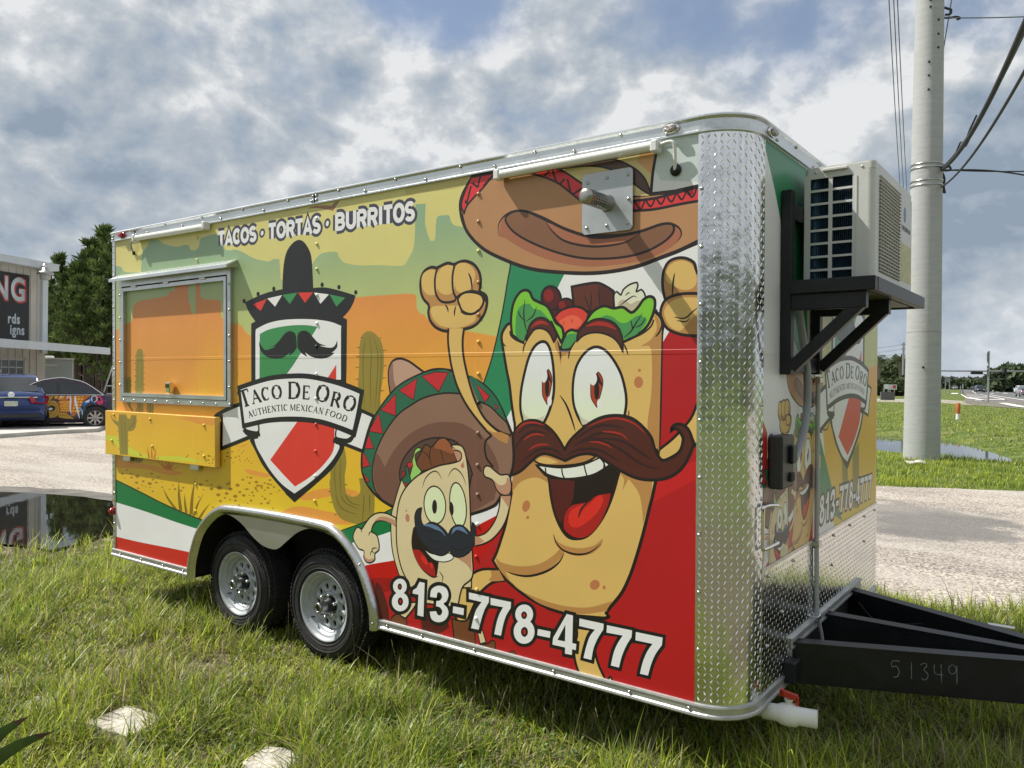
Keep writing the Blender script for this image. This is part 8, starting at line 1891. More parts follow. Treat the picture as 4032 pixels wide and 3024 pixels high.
    for wx in (-hl+.95, hl-.92):
        for sy in (-1, 1):
            wq = empty('wheel'); wq.parent = t; wq.location = (wx, sy*(h-.065), .33)
            MB().lathe([(-.1, .2), (-.105, .30), (-.07, .33), (.07, .33), (.105, .30), (.1, .2)], (0, 0, 0), (0, 1, 0), 26).build('tyre', M_rub, wq)
            mb = MB(); mb.lathe([(sy*.06, .21), (sy*.102, .205), (sy*.09, .19), (sy*.055, .18)], (0, 0, 0), (0, 1, 0), 26)
            for k_ in range(8 if detail else 5):
                a = 2*math.pi*k_/(8 if detail else 5); d = Vector((math.cos(a), 0, math.sin(a))); s_ = Vector((-math.sin(a), 0, math.cos(a)))
                mb.obox(d*.115+Vector((0, sy*.085, 0)), d*.085, s_*.026, (0, .012, 0))
            mb.lathe([(sy*.07, .06), (sy*.1, .055), (sy*.1, .001)], (0, 0, 0), (0, 1, 0), 14); mb.build('rim', mat('alloy', (.42, .40, .38), .35, .7, .05, 10), wq)
            MB().lathe([(-sy*.02, .2), (sy*.05, .2), (sy*.05, .001)], (0, 0, 0), (0, 1, 0), 16).build('brake', M_void, wq)
            mb = MB(); mb.prism([(.385*math.cos(a), sy*.05, .385*math.sin(a)) for a in [math.pi*i/12 for i in range(13)]]+[(-.385, sy*.05, -.08), (.385, sy*.05, -.08)], (0, sy*.022, 0)); mb.build('wheel_arch', M_void, wq)
    for sy in (-1, 1):
        mb = MB(); mb.prism([(-hl-.01, sy*h*.46, .86), (-hl-.035, sy*h*.52, .70), (-hl+.02, sy*h*.94, .68), (-hl+.34, sy*h*1.0, .80), (-hl+.22, sy*h*.98, .90)], (-.03, sy*.01, .01)); mb.build('tail_light', M_redl, t)
        mb = MB(); mb.bbox(hl-.32, hl-.02, min(sy*h*.5, sy*h*.88), max(sy*h*.5, sy*h*.88), .62, .74, .03); mb.build('headlight', M_clear if not suv else M_tube, t)
        mb = MB(); mb.bbox(xf1-.45, xf1-.25, min(sy*(h-.02), sy*(h+.17)), max(sy*(h-.02), sy*(h+.17)), zb_-.02, zb_+.13, .03); mb.build('mirror', paint if not detail else M_blk, t)
    MB().bbox(-hl-.02, -hl+.2, -h*.8, h*.8, .28, .42, .03).build('rear_bumper', mat('dark_plastic', (.02, .022, .025), .6, 0, .2, 6), t)
    MB().bbox(-hl-.03, -hl+.02, -.16, .16, .62, .76, .01).build('number_plate', mat('pale_plate', (.45, .5, .42), .5, 0, .3, 25), t)
    return t
P_blue = mat('blue_car_paint', (.010, .032, .15), .16, .3, .1, 2, coat=.6); P_dark = mat('dark_purple_black_paint', (.022, .016, .028), .25, .2, .2, 3, coat=.5, col2=(.05, .03, .05))
cb = make_car('dark blue sedan seen from behind, parked before the metal building', P_blue, (-21.479, 7.695, 0.12), 2.7609, 4.6, 1.8, 1.5, scale=1.06)
MB().bbox(-2.285, -2.24, -.62, .62, .84, .875, .008).build('chrome_strip', M_chrome, cb)
mb = MB(); mb.lathe([(0, .085), (.02, .08), (.02, .06), (.012, .055), (.012, .001)], (-2.24, 0, .935), (-1, 0, .15), 20); mb.build('badge', M_chrome, cb)
mb = MB(); mb.bbox(-.1, .1, -.26, .26, .0, .12, .03); ra = mb.build('roof_topper', M_white, cb, loc=(-.2, .55, 1.52))
cpn = make_car('dark hatchback with a painted orange and gold koi fish along its side', P_dark, (-20.433, 8.241, 0.012), 4.2791, 4.4, 1.76, 1.46, scale=1.1)
cs = parse(CART); V, Fc, C = layered(cs, (-1.9, 1.9, .2, .95), lambda x, z, o: (x, 1*(.885+o*1.0-.035*max(0, (z-.75)/.2)), z), hole=False, base=.006, step=.0006)
colmesh('painted_koi_mural', V, Fc, C, matattr('airbrushed_car_art', .25, .0), cpn)
ck = make_car('dark red car mostly hidden between the blue sedan and the painted car', mat('maroon_paint', (.03, .008, .01), .3, .2, .1, 3), (-23.552, 9.208, 0.0), 4.2791, 4.2, 1.7, 1.3, detail=False, scale=.9)
# far road traffic
P_w = mat('white_car_paint', (.62, .64, .66), .3, 0, .05, 2); P_s = mat('dark_suv_paint', (.03, .035, .05), .3, .3, .1, 2); P_g = mat('silver_car_paint', (.30, .32, .36), .3, .5, .05, 2)
for lab, pt, loc, rz, kd in [('dark SUV coming along the far road with its headlights on', 's', (-15.834, 218.425, 0.06), 4.931, 'suv'), ('dark car following behind the SUV on the far road', 's', (-29.819, 339.361, 0.06), 4.931, 'sedan'), ('white car at the right edge of the far road', 'w', (-7.511, 215.702, 0.06), 1.789, 'suv'), ('silver car cut by the right edge of the photo, nearest on the far road', 'g', (-2.403, 144.671, 0.06), 1.789, 'suv'), ('small white car far off by the orange sign', 'w', (-29.054, 378.326, 0.06), 1.789, 'sedan'), ('pale silver car far left on the road by the median', 'g', (-38.208, 357.705, 0.06), 4.931, 'sedan'), ('dark car waiting beneath the far trees on the right', 's', (-18.716, 341.804, 0.06), 1.789, 'suv'), ('dark hatchback left of the far trees', 's', (-21.512, 355.173, 0.06), 1.789, 'sedan')]: make_car(lab, {'w': P_w, 's': P_s, 'g': P_g}[pt], loc, rz, 4.7, 1.9, 1.75 if kd == 'suv' else 1.45, kd, 'cars on the far road', False, name='road_car')

# ------------------------------------------------------------------ trees
M_leaf = matattr('pine_foliage', .75, var=.15, trans=.18, spec=.2); M_bark = mat('pine_bark', (.09, .065, .045), .9, 0, .25, 8, .5, 30)
def leaf_quads(P, D_, L_, W2, C, r):
    # P centres, D_ directions, per-leaf length and width: a pointed leaf of two triangles as one quad
    n = len(P); up = r.normal(size=(n, 3)); s = np.cross(D_, up); s /= np.linalg.norm(s, axis=1)[:, None]+1e-9
    a = P; b = P+D_*L_[:, None]*.5+s*W2[:, None]; c = P+D_*L_[:, None]; d = P+D_*L_[:, None]*.5-s*W2[:, None]
    V = np.stack([a, b, c, d], 1).reshape(-1, 3); F = np.arange(4*n).reshape(n, 4); return V, F, np.repeat(C, 4, 0)
def unit(v): return v/(np.linalg.norm(v, axis=-1, keepdims=True)+1e-9)
def pine(loc, H, R_, seed, label, z_low=.18, dens=1.0, name='pine_tree'):
    r = np.random.default_rng(seed); t = empty(name, loc=loc, label=label, cat='tree')
    lean = r.normal(size=2)*.02
    mb = MB(); mb.tube([(lean[0]*z*H*.3, lean[1]*z*H*.3, z*H) for z in (0, .3, .6, .85, 1)], [H*.014, H*.012, H*.008, H*.004, .02], 8)
    Ps = []; Ds = []; Ls = []; Bs = []
    nb = int(30*dens); 
    for i in range(nb):
        f = z_low+(1-z_low)*((i+.5)/nb)**.9; z = f*H; prf = min(1, (1-f)*1.9+.06)*(.75+.5*r.random()); L_ = R_*prf
        az = i*2.4+r.normal()*.4; up = .15+.75*f+r.normal()*.1
        d = np.array([math.cos(az), math.sin(az), up]); d /= np.linalg.norm(d); p0 = np.array([0, 0, z])
        p1 = p0+d*L_*.55; p2 = p1+np.array([d[0], d[1], d[2]+.35])*L_*.5
        mb.tube([tuple(p0), tuple(p1), tuple(p2)], [H*.004, H*.0028, .01], 4)
        nt_ = max(2, int(L_*2.6*dens))
        for k in range(nt_):
            u = (.45+.55*(k+r.random())/nt_); q = p0+(p1-p0)*(u*2) if u < .5 else p1+(p2-p1)*(u*2-1)
            q = q+r.normal(size=3)*L_*.10; m = 34; tb = .55+.9*r.random()
            dd = unit(r.normal(size=(m, 3))*.6+np.array([d[0]*.3, d[1]*.3, 1.0])); Ps.append(np.repeat(q[None], m, 0)+r.normal(size=(m, 3))*.05); Ds.append(dd); Ls.append(np.full(m, .62)*(.7+.6*r.random(m))); Bs.append(np.full(m, tb))
    P = np.concatenate(Ps); D_ = np.concatenate(Ds); L_ = np.concatenate(Ls)*(H/11); g_ = r.random(len(P))
    base = np.array([(.10, .15, .05)]); C = base*(.6+.6*g_[:, None])*np.concatenate(Bs)[:, None]+np.array([(.06, .07, .0)])*(r.random((len(P), 1))**3)
    V, F, C = leaf_quads(P, D_, L_, L_*.11, C, r); colmesh('needles', V, F, C, M_leaf, t); mb.build('trunk', M_bark, t)
    return t
for loc, H, R_, sd_, lab in [((-57.184, 24.833, 0.0), 10.47, 1.6, 1, 'thin young pine right behind the wall lamp, its top alone against the sky'), ((-52.955, 24.217, 0.0), 9.418, 2.6, 2, 'bushy pine left of centre in the group, shorter than its neighbours'), ((-53.12, 25.336, 0.0), 11.185, 2.6, 3, 'pine with a broad pointed crown beside the tallest one'), ((-55.362, 27.412, 0.0), 12.716, 2.5, 4, 'tallest pine of the group, its spire just left of the trailer roof'), ((-49.771, 25.314, 0.0), 10.886, 2.7, 5, 'pine partly hidden behind the rear edge of the trailer'), ((-48.656, 23.652, 0.0), 7.914, 2.6, 8, 'short full pine in front of the tallest one'), ((-55.419, 23.648, 0.0), 7.196, 2.2, 9, 'short pine close beside the workshop corner'), ((-48.397, 22.601, 0.0), 6.598, 2.4, 12, 'lowest dark pine at the front of the group above the canopy end')]: pine(loc, H, R_, sd_, lab)
def mass(name, boxes, n, size, col, seed, label=None, cat=None, kind=None, group=None, mat_=None, trunks=0):
    r = np.random.default_rng(seed); Ps = []; tot = sum(b[3]*b[4]*b[5] for b in boxes)
    for cx, cy, cz, rx, ry, rz in boxes:
        m = max(30, int(n*rx*ry*rz/tot)); v = unit(r.normal(size=(m, 3)))*(r.random((m, 1))**.4); Ps.append(np.c_[cx+v[:, 0]*rx, cy+v[:, 1]*ry, cz+v[:, 2]*rz])
    P = np.concatenate(Ps); D_ = unit(r.normal(size=(len(P), 3))+np.array([0, 0, .4])); L_ = size*(.6+.8*r.random(len(P)))
    clump = vnoise(P[:, 0]+P[:, 2], P[:, 1]-P[:, 2]*.7, 1.2/size, seed)
    C = np.array([col])*(.75+.35*clump[:, None]+.4*r.random((len(P), 1))); V, F, C = leaf_quads(P, D_, L_, L_*.32, np.clip(C, .004, 1), r)
    o = colmesh(name, V, F, C, mat_ or M_leaf); return tag(o, label, cat, group, kind)
mass('dark_woods', [(-67.0, 27.55, 3.6, 2.2, 2.2, 3.0), (-67.0, 27.55, 0.9, 2.6, 2.6, 1.6), (-69.748, 29.254, 4.1, 2.2, 2.2, 3.0), (-69.748, 29.254, 0.9, 2.6, 2.6, 1.6), (-72.455, 30.988, 4.6, 2.2, 2.2, 3.0), (-72.455, 30.988, 0.9, 2.6, 2.6, 1.6), (-65.626, 28.559, 5.1, 2.2, 2.2, 3.0), (-65.626, 28.559, 0.9, 2.6, 2.6, 1.6), (-68.313, 30.308, 3.6, 2.2, 2.2, 3.0), (-68.313, 30.308, 0.9, 2.6, 2.6, 1.6), (-70.96, 32.086, 4.1, 2.2, 2.2, 3.0), (-70.96, 32.086, 0.9, 2.6, 2.6, 1.6), (-64.251, 29.569, 4.6, 2.2, 2.2, 3.0), (-64.251, 29.569, 0.9, 2.6, 2.6, 1.6), (-66.878, 31.362, 5.1, 2.2, 2.2, 3.0), (-66.878, 31.362, 0.9, 2.6, 2.6, 1.6), (-69.464, 33.185, 3.6, 2.2, 2.2, 3.0), (-69.464, 33.185, 0.9, 2.6, 2.6, 1.6), (-62.877, 30.578, 4.1, 2.2, 2.2, 3.0), (-62.877, 30.578, 0.9, 2.6, 2.6, 1.6), (-65.443, 32.416, 4.6, 2.2, 2.2, 3.0), (-65.443, 32.416, 0.9, 2.6, 2.6, 1.6), (-67.968, 34.283, 5.1, 2.2, 2.2, 3.0), (-67.968, 34.283, 0.9, 2.6, 2.6, 1.6), (-61.502, 31.587, 3.6, 2.2, 2.2, 3.0), (-61.502, 31.587, 0.9, 2.6, 2.6, 1.6), (-64.008, 33.47, 4.1, 2.2, 2.2, 3.0), (-64.008, 33.47, 0.9, 2.6, 2.6, 1.6), (-66.473, 35.381, 4.6, 2.2, 2.2, 3.0), (-66.473, 35.381, 0.9, 2.6, 2.6, 1.6), (-60.128, 32.597, 5.1, 2.2, 2.2, 3.0), (-60.128, 32.597, 0.9, 2.6, 2.6, 1.6), (-62.573, 34.523, 3.6, 2.2, 2.2, 3.0), (-62.573, 34.523, 0.9, 2.6, 2.6, 1.6), (-64.977, 36.48, 4.1, 2.2, 2.2, 3.0), (-64.977, 36.48, 0.9, 2.6, 2.6, 1.6), (-58.754, 33.606, 4.6, 2.2, 2.2, 3.0), (-58.754, 33.606, 0.9, 2.6, 2.6, 1.6)], 26000, .7, (.026, .040, .017), 31, 'dark dense woodland behind the pines on the left', 'woods', 'stuff')
tk = MB()
for p in [(-59.343, 25.729, -0.1), (-61.156, 26.879, -0.1), (-62.934, 28.055, -0.1), (-59.484, 26.866, -0.1), (-61.315, 28.003, -0.1), (-57.977, 26.732, -0.1), (-59.663, 27.975, -0.1), (-61.48, 29.122, -0.1), (-58.162, 27.837, -0.1), (-59.883, 29.055, -0.1), (-56.595, 27.747, -0.1), (-58.254, 29.01, -0.1), (-59.958, 30.24, -0.1)]: tk.tube([tuple(p), (p[0]+.1, p[1], p[2]+6)], [.16, .1], 6)
tag(tk.build('wood_trunks', mat('grey_bark', (.075, .07, .06), .9, 0, .3, 4)), 'slender pale trunks at the edge of the dark woods', 'tree trunks', kind='stuff')
for nm, bx_, lab in [('dark_tree', [(-23.209, 142.843, 3.589, 2.0, 2.0, 2.0), (-22.839, 143.105, 2.075, 2.4, 2.4, 1.6), (-23.611, 142.539, 2.28, 2.4, 2.4, 2.2)], 'dark round tree just right of the trailer edge'), ('dark_tree', [(-22.732, 149.395, 3.456, 2.6, 2.6, 2.0), (-22.899, 149.265, 2.328, 2.4, 2.4, 1.6)], 'dark broad tree between the two palms'), ('dark_tree', [(-19.886, 141.56, 3.376, 2.2, 2.2, 2.6), (-19.598, 141.764, 2.32, 2.2, 2.2, 1.8)], 'dark tree next to the thin wooden pole'), ('brown_hedge', [(-19.825, 126.701, 1.069, 2.5, 2.5, 0.8), (-18.735, 127.501, 0.97, 2.5, 2.5, 0.7), (-17.435, 128.458, 1.414, 1.3, 1.3, 1.0)], 'low brownish hedge behind the small white signboards')]:
    t = empty(nm, loc=(bx_[0][0], bx_[0][1], 0), label=lab, cat='tree' if 'tree' in nm else 'shrub')
    loc_b = [(b[0]-bx_[0][0], b[1]-bx_[0][1], *b[2:]) for b in bx_]
    cr_ = mass('crown', loc_b, 2600, .9, (.075, .095, .045), len(lab)); cr_.parent = t
    MB().tube([(0, 0, 0), (0, 0, bx_[0][2])], [.35, .18], 7).build('trunk', M_bark, t)
def palm(loc, H, lab, seed):
    r = random.Random(seed); t = empty('palm_tree', loc=loc, label=lab, cat='palm tree'); MB().tube([(0, 0, 0), (.1, 0, H*.5), (0, 0, H)], [.28, .22, .2], 8).build('trunk', mat('palm_bark', (.16, .14, .11), .9, 0, .2, 3), t)
    fr_ = MB()
    for i in range(26):
        az = i*2.4; el = r.uniform(-.5, 1.1); L_ = r.uniform(1.9, 2.6); pts = []
        for k in range(5): u = k/4; pts.append(Vector((math.cos(az)*L_*u*math.cos(el), math.sin(az)*L_*u*math.cos(el), H+L_*u*math.sin(el)-1.2*u*u)))
        s = Vector((-math.sin(az), math.cos(az), 0))
        for k in range(4):
            for sg in (-1, 1):
                for q in range(2):
                    p = pts[k].lerp(pts[k+1], q*.5); e = p+s*sg*.55+(pts[k+1]-pts[k])*.8+Vector((0, 0, -.25)); fr_.add([p, p+(pts[k+1]-pts[k])*.25, e], [(0, 1, 2)])
    fr_.build('fronds', mat('palm_green', (.06, .08, .03), .7, 0, .3, 1), t)
for a in [((-21.738, 135.23, 0.0), 5.878, 'palm tree at the right edge of the trailer', 1), ((-18.625, 135.034, 0.0), 5.611, 'palm tree beside the thin wooden pole', 2)]: palm(*a)
mass('far_woods', [(-44.741, 368.944, 0.913, 9, 6, 2.3), (-43.544, 369.823, 1.231, 9, 6, 1.9), (-42.347, 370.702, 1.55, 9, 6, 2.3), (-41.149, 371.582, 0.968, 9, 6, 1.9), (-39.952, 372.461, 1.286, 9, 6, 2.3), (-38.755, 373.34, 1.605, 9, 6, 1.9), (-37.558, 374.219, 1.023, 9, 6, 2.3), (-36.361, 375.098, 1.342, 9, 6, 1.9), (-35.164, 375.977, 1.66, 9, 6, 2.3), (-33.966, 376.856, 1.079, 9, 6, 1.9), (-32.769, 377.736, 1.397, 9, 6, 2.3), (-31.572, 378.615, 1.715, 9, 6, 1.9), (-30.375, 379.494, 1.134, 9, 6, 2.3), (-29.178, 380.373, 1.452, 9, 6, 1.9), (-27.981, 381.252, 1.771, 9, 6, 2.3), (-26.783, 382.131, 1.189, 9, 6, 1.9), (-25.586, 383.011, 1.507, 9, 6, 2.3), (-24.389, 383.89, 1.826, 9, 6, 1.9), (-23.192, 384.769, 1.244, 9, 6, 2.3), (-13.741, 242.838, 2.992, 3.0, 3.0, 1.86), (-12.662, 243.636, 3.684, 3.8, 3.8, 2.356), (-11.304, 244.634, 3.907, 4.2, 4.2, 2.604), (-9.671, 245.833, 3.865, 4.2, 4.2, 2.604), (-8.04, 247.031, 4.025, 4.4, 4.4, 2.728), (-14.275, 242.441, 2.173, 2.6, 2.6, 1.612), (-12.372, 243.839, 2.338, 3.0, 3.0, 1.86), (-10.195, 245.438, 2.371, 3.0, 3.0, 1.86)], 40000, 1.9, (.085, .115, .062), 77, 'low green tree line along the far side of the road', 'woods', 'stuff')

mass('unseen_tree_belt', [(-1.9, -36.1, 2.8, 5.2, 5.2, 3.2), (5.6, -43.1, 3.3, 5.2, 5.2, 3.7), (15.9, -48.1, 3.8, 5.2, 5.2, 4.2), (20.7, -33.9, 4.3, 5.2, 5.2, 3.2), (30.9, -34.5, 2.8, 5.2, 5.2, 3.7), (42.0, -31.9, 3.3, 5.2, 5.2, 4.2), (36.8, -17.9, 3.8, 5.2, 5.2, 3.2), (45.1, -11.9, 4.3, 5.2, 5.2, 3.7), (52.1, -2.9, 2.8, 5.2, 5.2, 4.2), (39.2, 4.7, 3.3, 5.2, 5.2, 3.2), (42.0, 14.6, 3.8, 5.2, 5.2, 3.7), (41.7, 26.0, 4.3, 5.2, 5.2, 4.2)], 16000, 1.3, (.08, .12, .05), 55, 'unseen tree belt added round the lot for dark reflections in the corner plate', 'woods', 'stuff')  # trees added out of view, giving the corner plate dark bands to reflect
# ------------------------------------------------------------------ right side: concrete pole, wires, road and signs
M_pole = mat('spun_concrete', (.365, .38, .378), .8, 0, .055, 3, .2, 14, detail=9)
t = M_pole.node_tree; mp = t.nodes.new('ShaderNodeMapping'); mp.inputs['Scale'].default_value = (.8, .8, 7); tcn = [n for n in t.nodes if n.type == 'TEX_COORD'][0]; t.links.new(tcn.outputs['Object'], mp.inputs[0])
for n in t.nodes:
    if n.type == 'TEX_NOISE' and n.inputs['Scale'].default_value == 3: t.links.new(mp.outputs[0], n.inputs['Vector'])
PB = Vector((2.933, 17.461, -0.0))
pl = empty('utility_pole', loc=PB, label='thick round concrete utility pole beside the water filled ditch', cat='utility pole')
PT = Vector((0.032, 0.024, 12.0)); PR_ = lambda z: 0.3923-0.00875*z
mb = MB(); hs = [-.5, 0, 2, 4, 4.02, 6, 8, 10, 12, 14, 16, 18]; mb.tube([PT*(h_/12.) for h_ in hs], [PR_(max(h_, 0)) for h_ in hs], 48); mb.build('shaft', M_pole, pl)
bm_ = mat('steel_band', (.45, .46, .46), .3, 1, .1, 5)
for z in [6.849, 6.754, 6.458, 6.352]: MB().lathe([(-.02, PR_(z)+.002), (-.02, PR_(z)+.012), (.02, PR_(z)+.012), (.02, PR_(z)+.002)], PT*(z/12.), (0, 0, 1), 48).build('steel_band', bm_, pl)
for z, an in [(10.577, -1.367), (10.423, -1.367), (10.116, -0.767), (9.79, -0.767), (9.477, -0.767), (9.158, -1.397), (8.844, -1.397), (8.519, -1.397), (2.134, -1.417)]:
    d = Vector((math.cos(an), math.sin(an), 0)); MB().lathe([(-.02, .028), (.012, .026), (.02, .001)], PT*(z/12.)+d*(PR_(z)+.002), d, 10).build('bolt_hole', M_blk, pl)
mb = MB(); mb.lathe([(-.006, PR_(2.9)+.0015), (.006, PR_(2.9)+.0015)], PT*(2.95/12.), (0, 0, 1), 48); mb.build('shaft_joint', mat('joint_line_grey', (.22, .22, .21), .9), pl)
M_wire = mat('black_cable', (.02, .022, .028), .6, 0, .2, 3); M_wg = mat('grey_wire', (.16, .17, .19), .5, .3, .1, 3)
def wire(lab, a, b, sag, r, m_, group=None, loops=0, name='overhead_wire'):
    a, b = Vector(a), Vector(b); pts = [a.lerp(b, t/24)-Vector((0, 0, sag*4*(t/24)*(1-t/24))) for t in range(25)]
    mb = MB(); mb.tube([tuple(p) for p in pts], r, 6); return tag(mb.build(name, m_), lab, 'cable' if r > .02 else 'wire', group)
for a in [('thick black cable bundle climbing from the concrete pole to the upper right', (3.22, 17.672, 6.735), (5.549, 8.279, 6.496), 0.35, 0.04, 1, None), ('second thick cable strand wound beside the main bundle', (3.219, 17.672, 6.782), (5.568, 8.417, 6.501), 0.3, 0.028, 1, None), ('thinner black cable running below the thick bundle from the lower pole clamp', (3.221, 17.673, 6.344), (5.61, 7.698, 5.667), 0.25, 0.022, 1, None), ('black wire leaving the pole clamp nearly level to the right', (3.22, 17.672, 6.759), (5.175, 19.793, 6.916), 0.03, 0.016, 1, None), ('black cable under the level wire, dipping toward the right edge', (3.22, 17.672, 6.729), (5.277, 19.866, 6.655), -0.12, 0.02, 1, None), ('grey wire stretched level from the upper pole bracket', (3.204, 17.66, 10.297), (5.178, 18.577, 10.173), 0.02, 0.013, 0, None), ('slim guy line slanting down past the upper right of the concrete pole', (3.38, 17.883, 10.928), (3.208, 17.663, 9.38), 0, 0.014, 0, None), ('leftmost of the three high wires left of the concrete pole', (0.545, 25.132, 14.881), (-7.301, 73.949, 13.3), 1.1, 0.018, 0, 'high wires left of the pole'), ('middle one of the three high wires left of the concrete pole', (0.673, 25.226, 14.883), (-7.119, 74.082, 13.303), 1.1, 0.018, 0, 'high wires left of the pole'), ('rightmost of the three high wires left of the concrete pole', (0.774, 25.301, 14.884), (-6.902, 74.242, 13.307), 1.1, 0.018, 0, 'high wires left of the pole'), ('top thin wire running left from the distant wooden pole', (-17.178, 128.691, 7.824), (-22.959, 114.514, 6.728), 0.3, 0.022, 0, 'wires on the distant pole'), ('middle thin wire running left from the distant wooden pole', (-17.169, 128.693, 7.129), (-22.95, 114.515, 6.08), 0.3, 0.022, 0, 'wires on the distant pole'), ('lowest thin wire running left from the distant wooden pole', (-17.159, 128.695, 6.435), (-22.942, 114.517, 5.432), 0.3, 0.022, 0, 'wires on the distant pole'), ('thin wire crossing low behind the sign posts on the right', (-17.213, 165.855, 3.552), (-7.099, 173.278, 3.129), 0.5, 0.03, 0, None)]: wire(a[0], a[1], a[2], a[3], a[4], M_wire if a[5] else M_wg, a[6])
mb = MB()
for q in [[(3.219, 17.671, 6.835), (3.293, 17.772, 6.817), (3.369, 17.828, 6.848), (3.39, 17.842, 6.771), (3.294, 17.772, 6.746)], [(3.22, 17.672, 6.735), (3.277, 17.759, 6.579), (3.27, 17.752, 6.371), (3.291, 17.767, 6.223), (3.252, 17.738, 6.311)], [(3.203, 17.66, 10.545), (3.306, 17.807, 10.533), (3.355, 17.842, 10.504), (3.341, 17.832, 10.414), (3.246, 17.762, 10.395)], [(3.204, 17.66, 10.297), (3.333, 17.825, 10.325), (3.452, 17.913, 10.351), (3.525, 17.966, 10.316), (3.468, 17.924, 10.291)]]: mb.tube([tuple(Vector(p)-PB) for p in smooth_open(q, 4)], .028, 6)
mb.build('cable_hardware', M_wire, pl)
for q, lab in zip([[(4.232, 14.759, 7.025), (4.05, 15.245, 6.86), (3.992, 15.2, 6.601), (4.016, 15.219, 6.602), (4.138, 15.061, 6.796), (4.245, 14.768, 6.95)], [(3.813, 16.313, 6.96), (3.725, 16.868, 6.944), (3.579, 17.381, 6.948), (3.564, 17.37, 7.034), (3.709, 16.857, 7.113)]], ('larger slack loop hanging high on the thick cable', 'smaller slack loop hanging near the concrete pole on the thick cable')):
    lp_ = MB(); lp_.tube(smooth_open(q, 5), .018, 6); tag(lp_.build('cable_loop', M_wire), lab, 'cable')
# stone at the pole foot
sp_ = MB(); bm = bmesh.new(); bmesh.ops.create_icosphere(bm, subdivisions=3, radius=1)
for v in bm.verts: v.co = Vector((v.co.x*.21*(1+.12*math.sin(v.co.y*5)), v.co.y*.17, v.co.z*.045+.02*math.sin(v.co.x*4)))
me = bpy.data.meshes.new('flat_stone'); bm.to_mesh(me); bm.free(); me.materials.append(M_conc); o = bpy.data.objects.new('flat_stone', me); COL.objects.link(o); o.location = (3.055, 15.92, 0.04); tag(o, 'flat pale stone lying in the grass at the foot of the concrete pole', 'stone')
# walk, road, markings
M_asph = mat('worn_pinkish_asphalt', (.16, .145, .14), .9, 0, .12, .4, .2, 5, detail=9); M_asph2 = mat('grey_far_asphalt', (.12, .125, .13), .9, 0, .1, .05)  # worn pinkish asphalt for the road, greyer asphalt farther along
sheet('path', [(-12.621, 77.719), (-5.593, 82.003), (-2.078, 74.708), (0.51, 72.228), (-4.915, 94.764), (-8.215, 101.006), (-16.86, 95.973)], .02, mat('walk_concrete', (.34, .31, .28), .9, 0, .08, .5))
sheet('road', [(-3.668, 83.734), (-2.078, 74.708), (0.487, 70.251), (2.585, 65.478), (-6.353, 260.071), (-36.132, 370.838), (-29.865, 299.611), (-15.641, 189.623), (-9.21, 134.229), (-5.36, 97.824)], .03, M_asph); sheet('road', [(-18.756, 217.171), (-13.341, 181.202), (-0.309, 121.132), (-6.353, 260.071), (-34.887, 359.83), (-29.772, 300.082)], .045, M_asph2)
mk = MB()
for q in [[(-1.074, 85.127), (-0.618, 87.295), (1.839, 73.196), (2.081, 68.91), (1.125, 72.148)], [(-13.856, 166.461), (-14.294, 171.636), (-7.879, 123.159), (-3.665, 102.974), (-3.292, 97.652), (-6.888, 113.469)], [(-10.446, 163.74), (-10.543, 166.347), (-1.935, 108.336), (-2.019, 105.999)], [(-8.94, 162.111), (-9.284, 166.762), (-0.094, 107.397), (0.164, 102.831)], [(-11.104, 151.503), (-9.632, 155.17), (-9.052, 149.352), (-10.479, 145.903)], [(-7.994, 126.18), (-6.042, 130.384), (-5.543, 124.921), (-7.425, 120.988)], [(-4.628, 101.204), (-3.773, 102.776), (-3.447, 99.304), (-4.277, 97.811)], [(-17.501, 183.977), (-16.615, 186.666), (-14.109, 165.773), (-14.92, 163.561)], [(-3.786, 107.121), (-2.08, 110.33), (-1.795, 106.41), (-3.448, 103.372)], [(-21.774, 258.534), (-21.596, 259.257), (-12.789, 182.787), (-12.928, 182.389)], [(-14.622, 243.486), (-13.949, 245.905), (-12.824, 231.974), (-13.468, 229.785)], [(-10.598, 213.824), (-9.323, 208.805), (-8.584, 198.682), (-9.522, 199.884)], [(-4.17, 154.14), (-3.143, 147.968), (-2.723, 141.144), (-3.685, 146.741)], [(-11.412, 194.306), (-10.965, 195.625), (-10.19, 186.618), (-10.62, 185.399)]]: mk.poly([(p[0], p[1], .08) for p in q])
tag(mk.build('road_markings', mat('white_road_paint', (.68, .68, .66), .7, 0, .08, .5)), kind='structure')
M_galv = mat('galvanised_steel', (.36, .38, .39), .45, .7, .08, 3)
def pole_sign(name, lab, cat, loc, H, plates, posts=(0,), pr=.05, rz=0):
    t = empty(name, loc=loc, rz=rz, label=lab, cat=cat)
    for px_ in posts: MB().tube([(px_, .04, 0), (px_, .04, H)], pr, 8).build('post', M_galv, t)
    for pts, m_ in plates: MB().prism([(x, -.03, z) for x, z in pts], (0, .02, 0)).build('sign_plate', m_, t)
    return t
M_wh = M_white; M_gb = mat('sign_back_grey', (.20, .21, .22), .6, .3, .1, 3); M_or = mat('orange_sign', (.60, .10, .02), .6); M_rd = mat('red_board', (.45, .06, .08), .6); M_gn = mat('green_board', (.10, .30, .18), .6); M_dk = mat('dark_signal', (.01, .012, .014), .6)
pole_sign('tall_sign', 'grey backs of two stacked narrow signs on one post at the road edge', 'sign', (-1.995, 86.453, 0), 5.08, [([(-0.22, 4.90), (-0.12, 5.08), (0.00, 5.05), (0.00, 3.86), (-0.12, 3.86), (-0.22, 4.16)], M_gb), ([(-0.20, 3.67), (0.00, 3.67), (0.00, 3.42), (-0.20, 3.42)], M_gb), ([(-0.20, 3.37), (0.00, 3.37), (0.00, 2.53), (-0.20, 2.53)], M_gb)], (0.0,), 0.085, 0.6334)
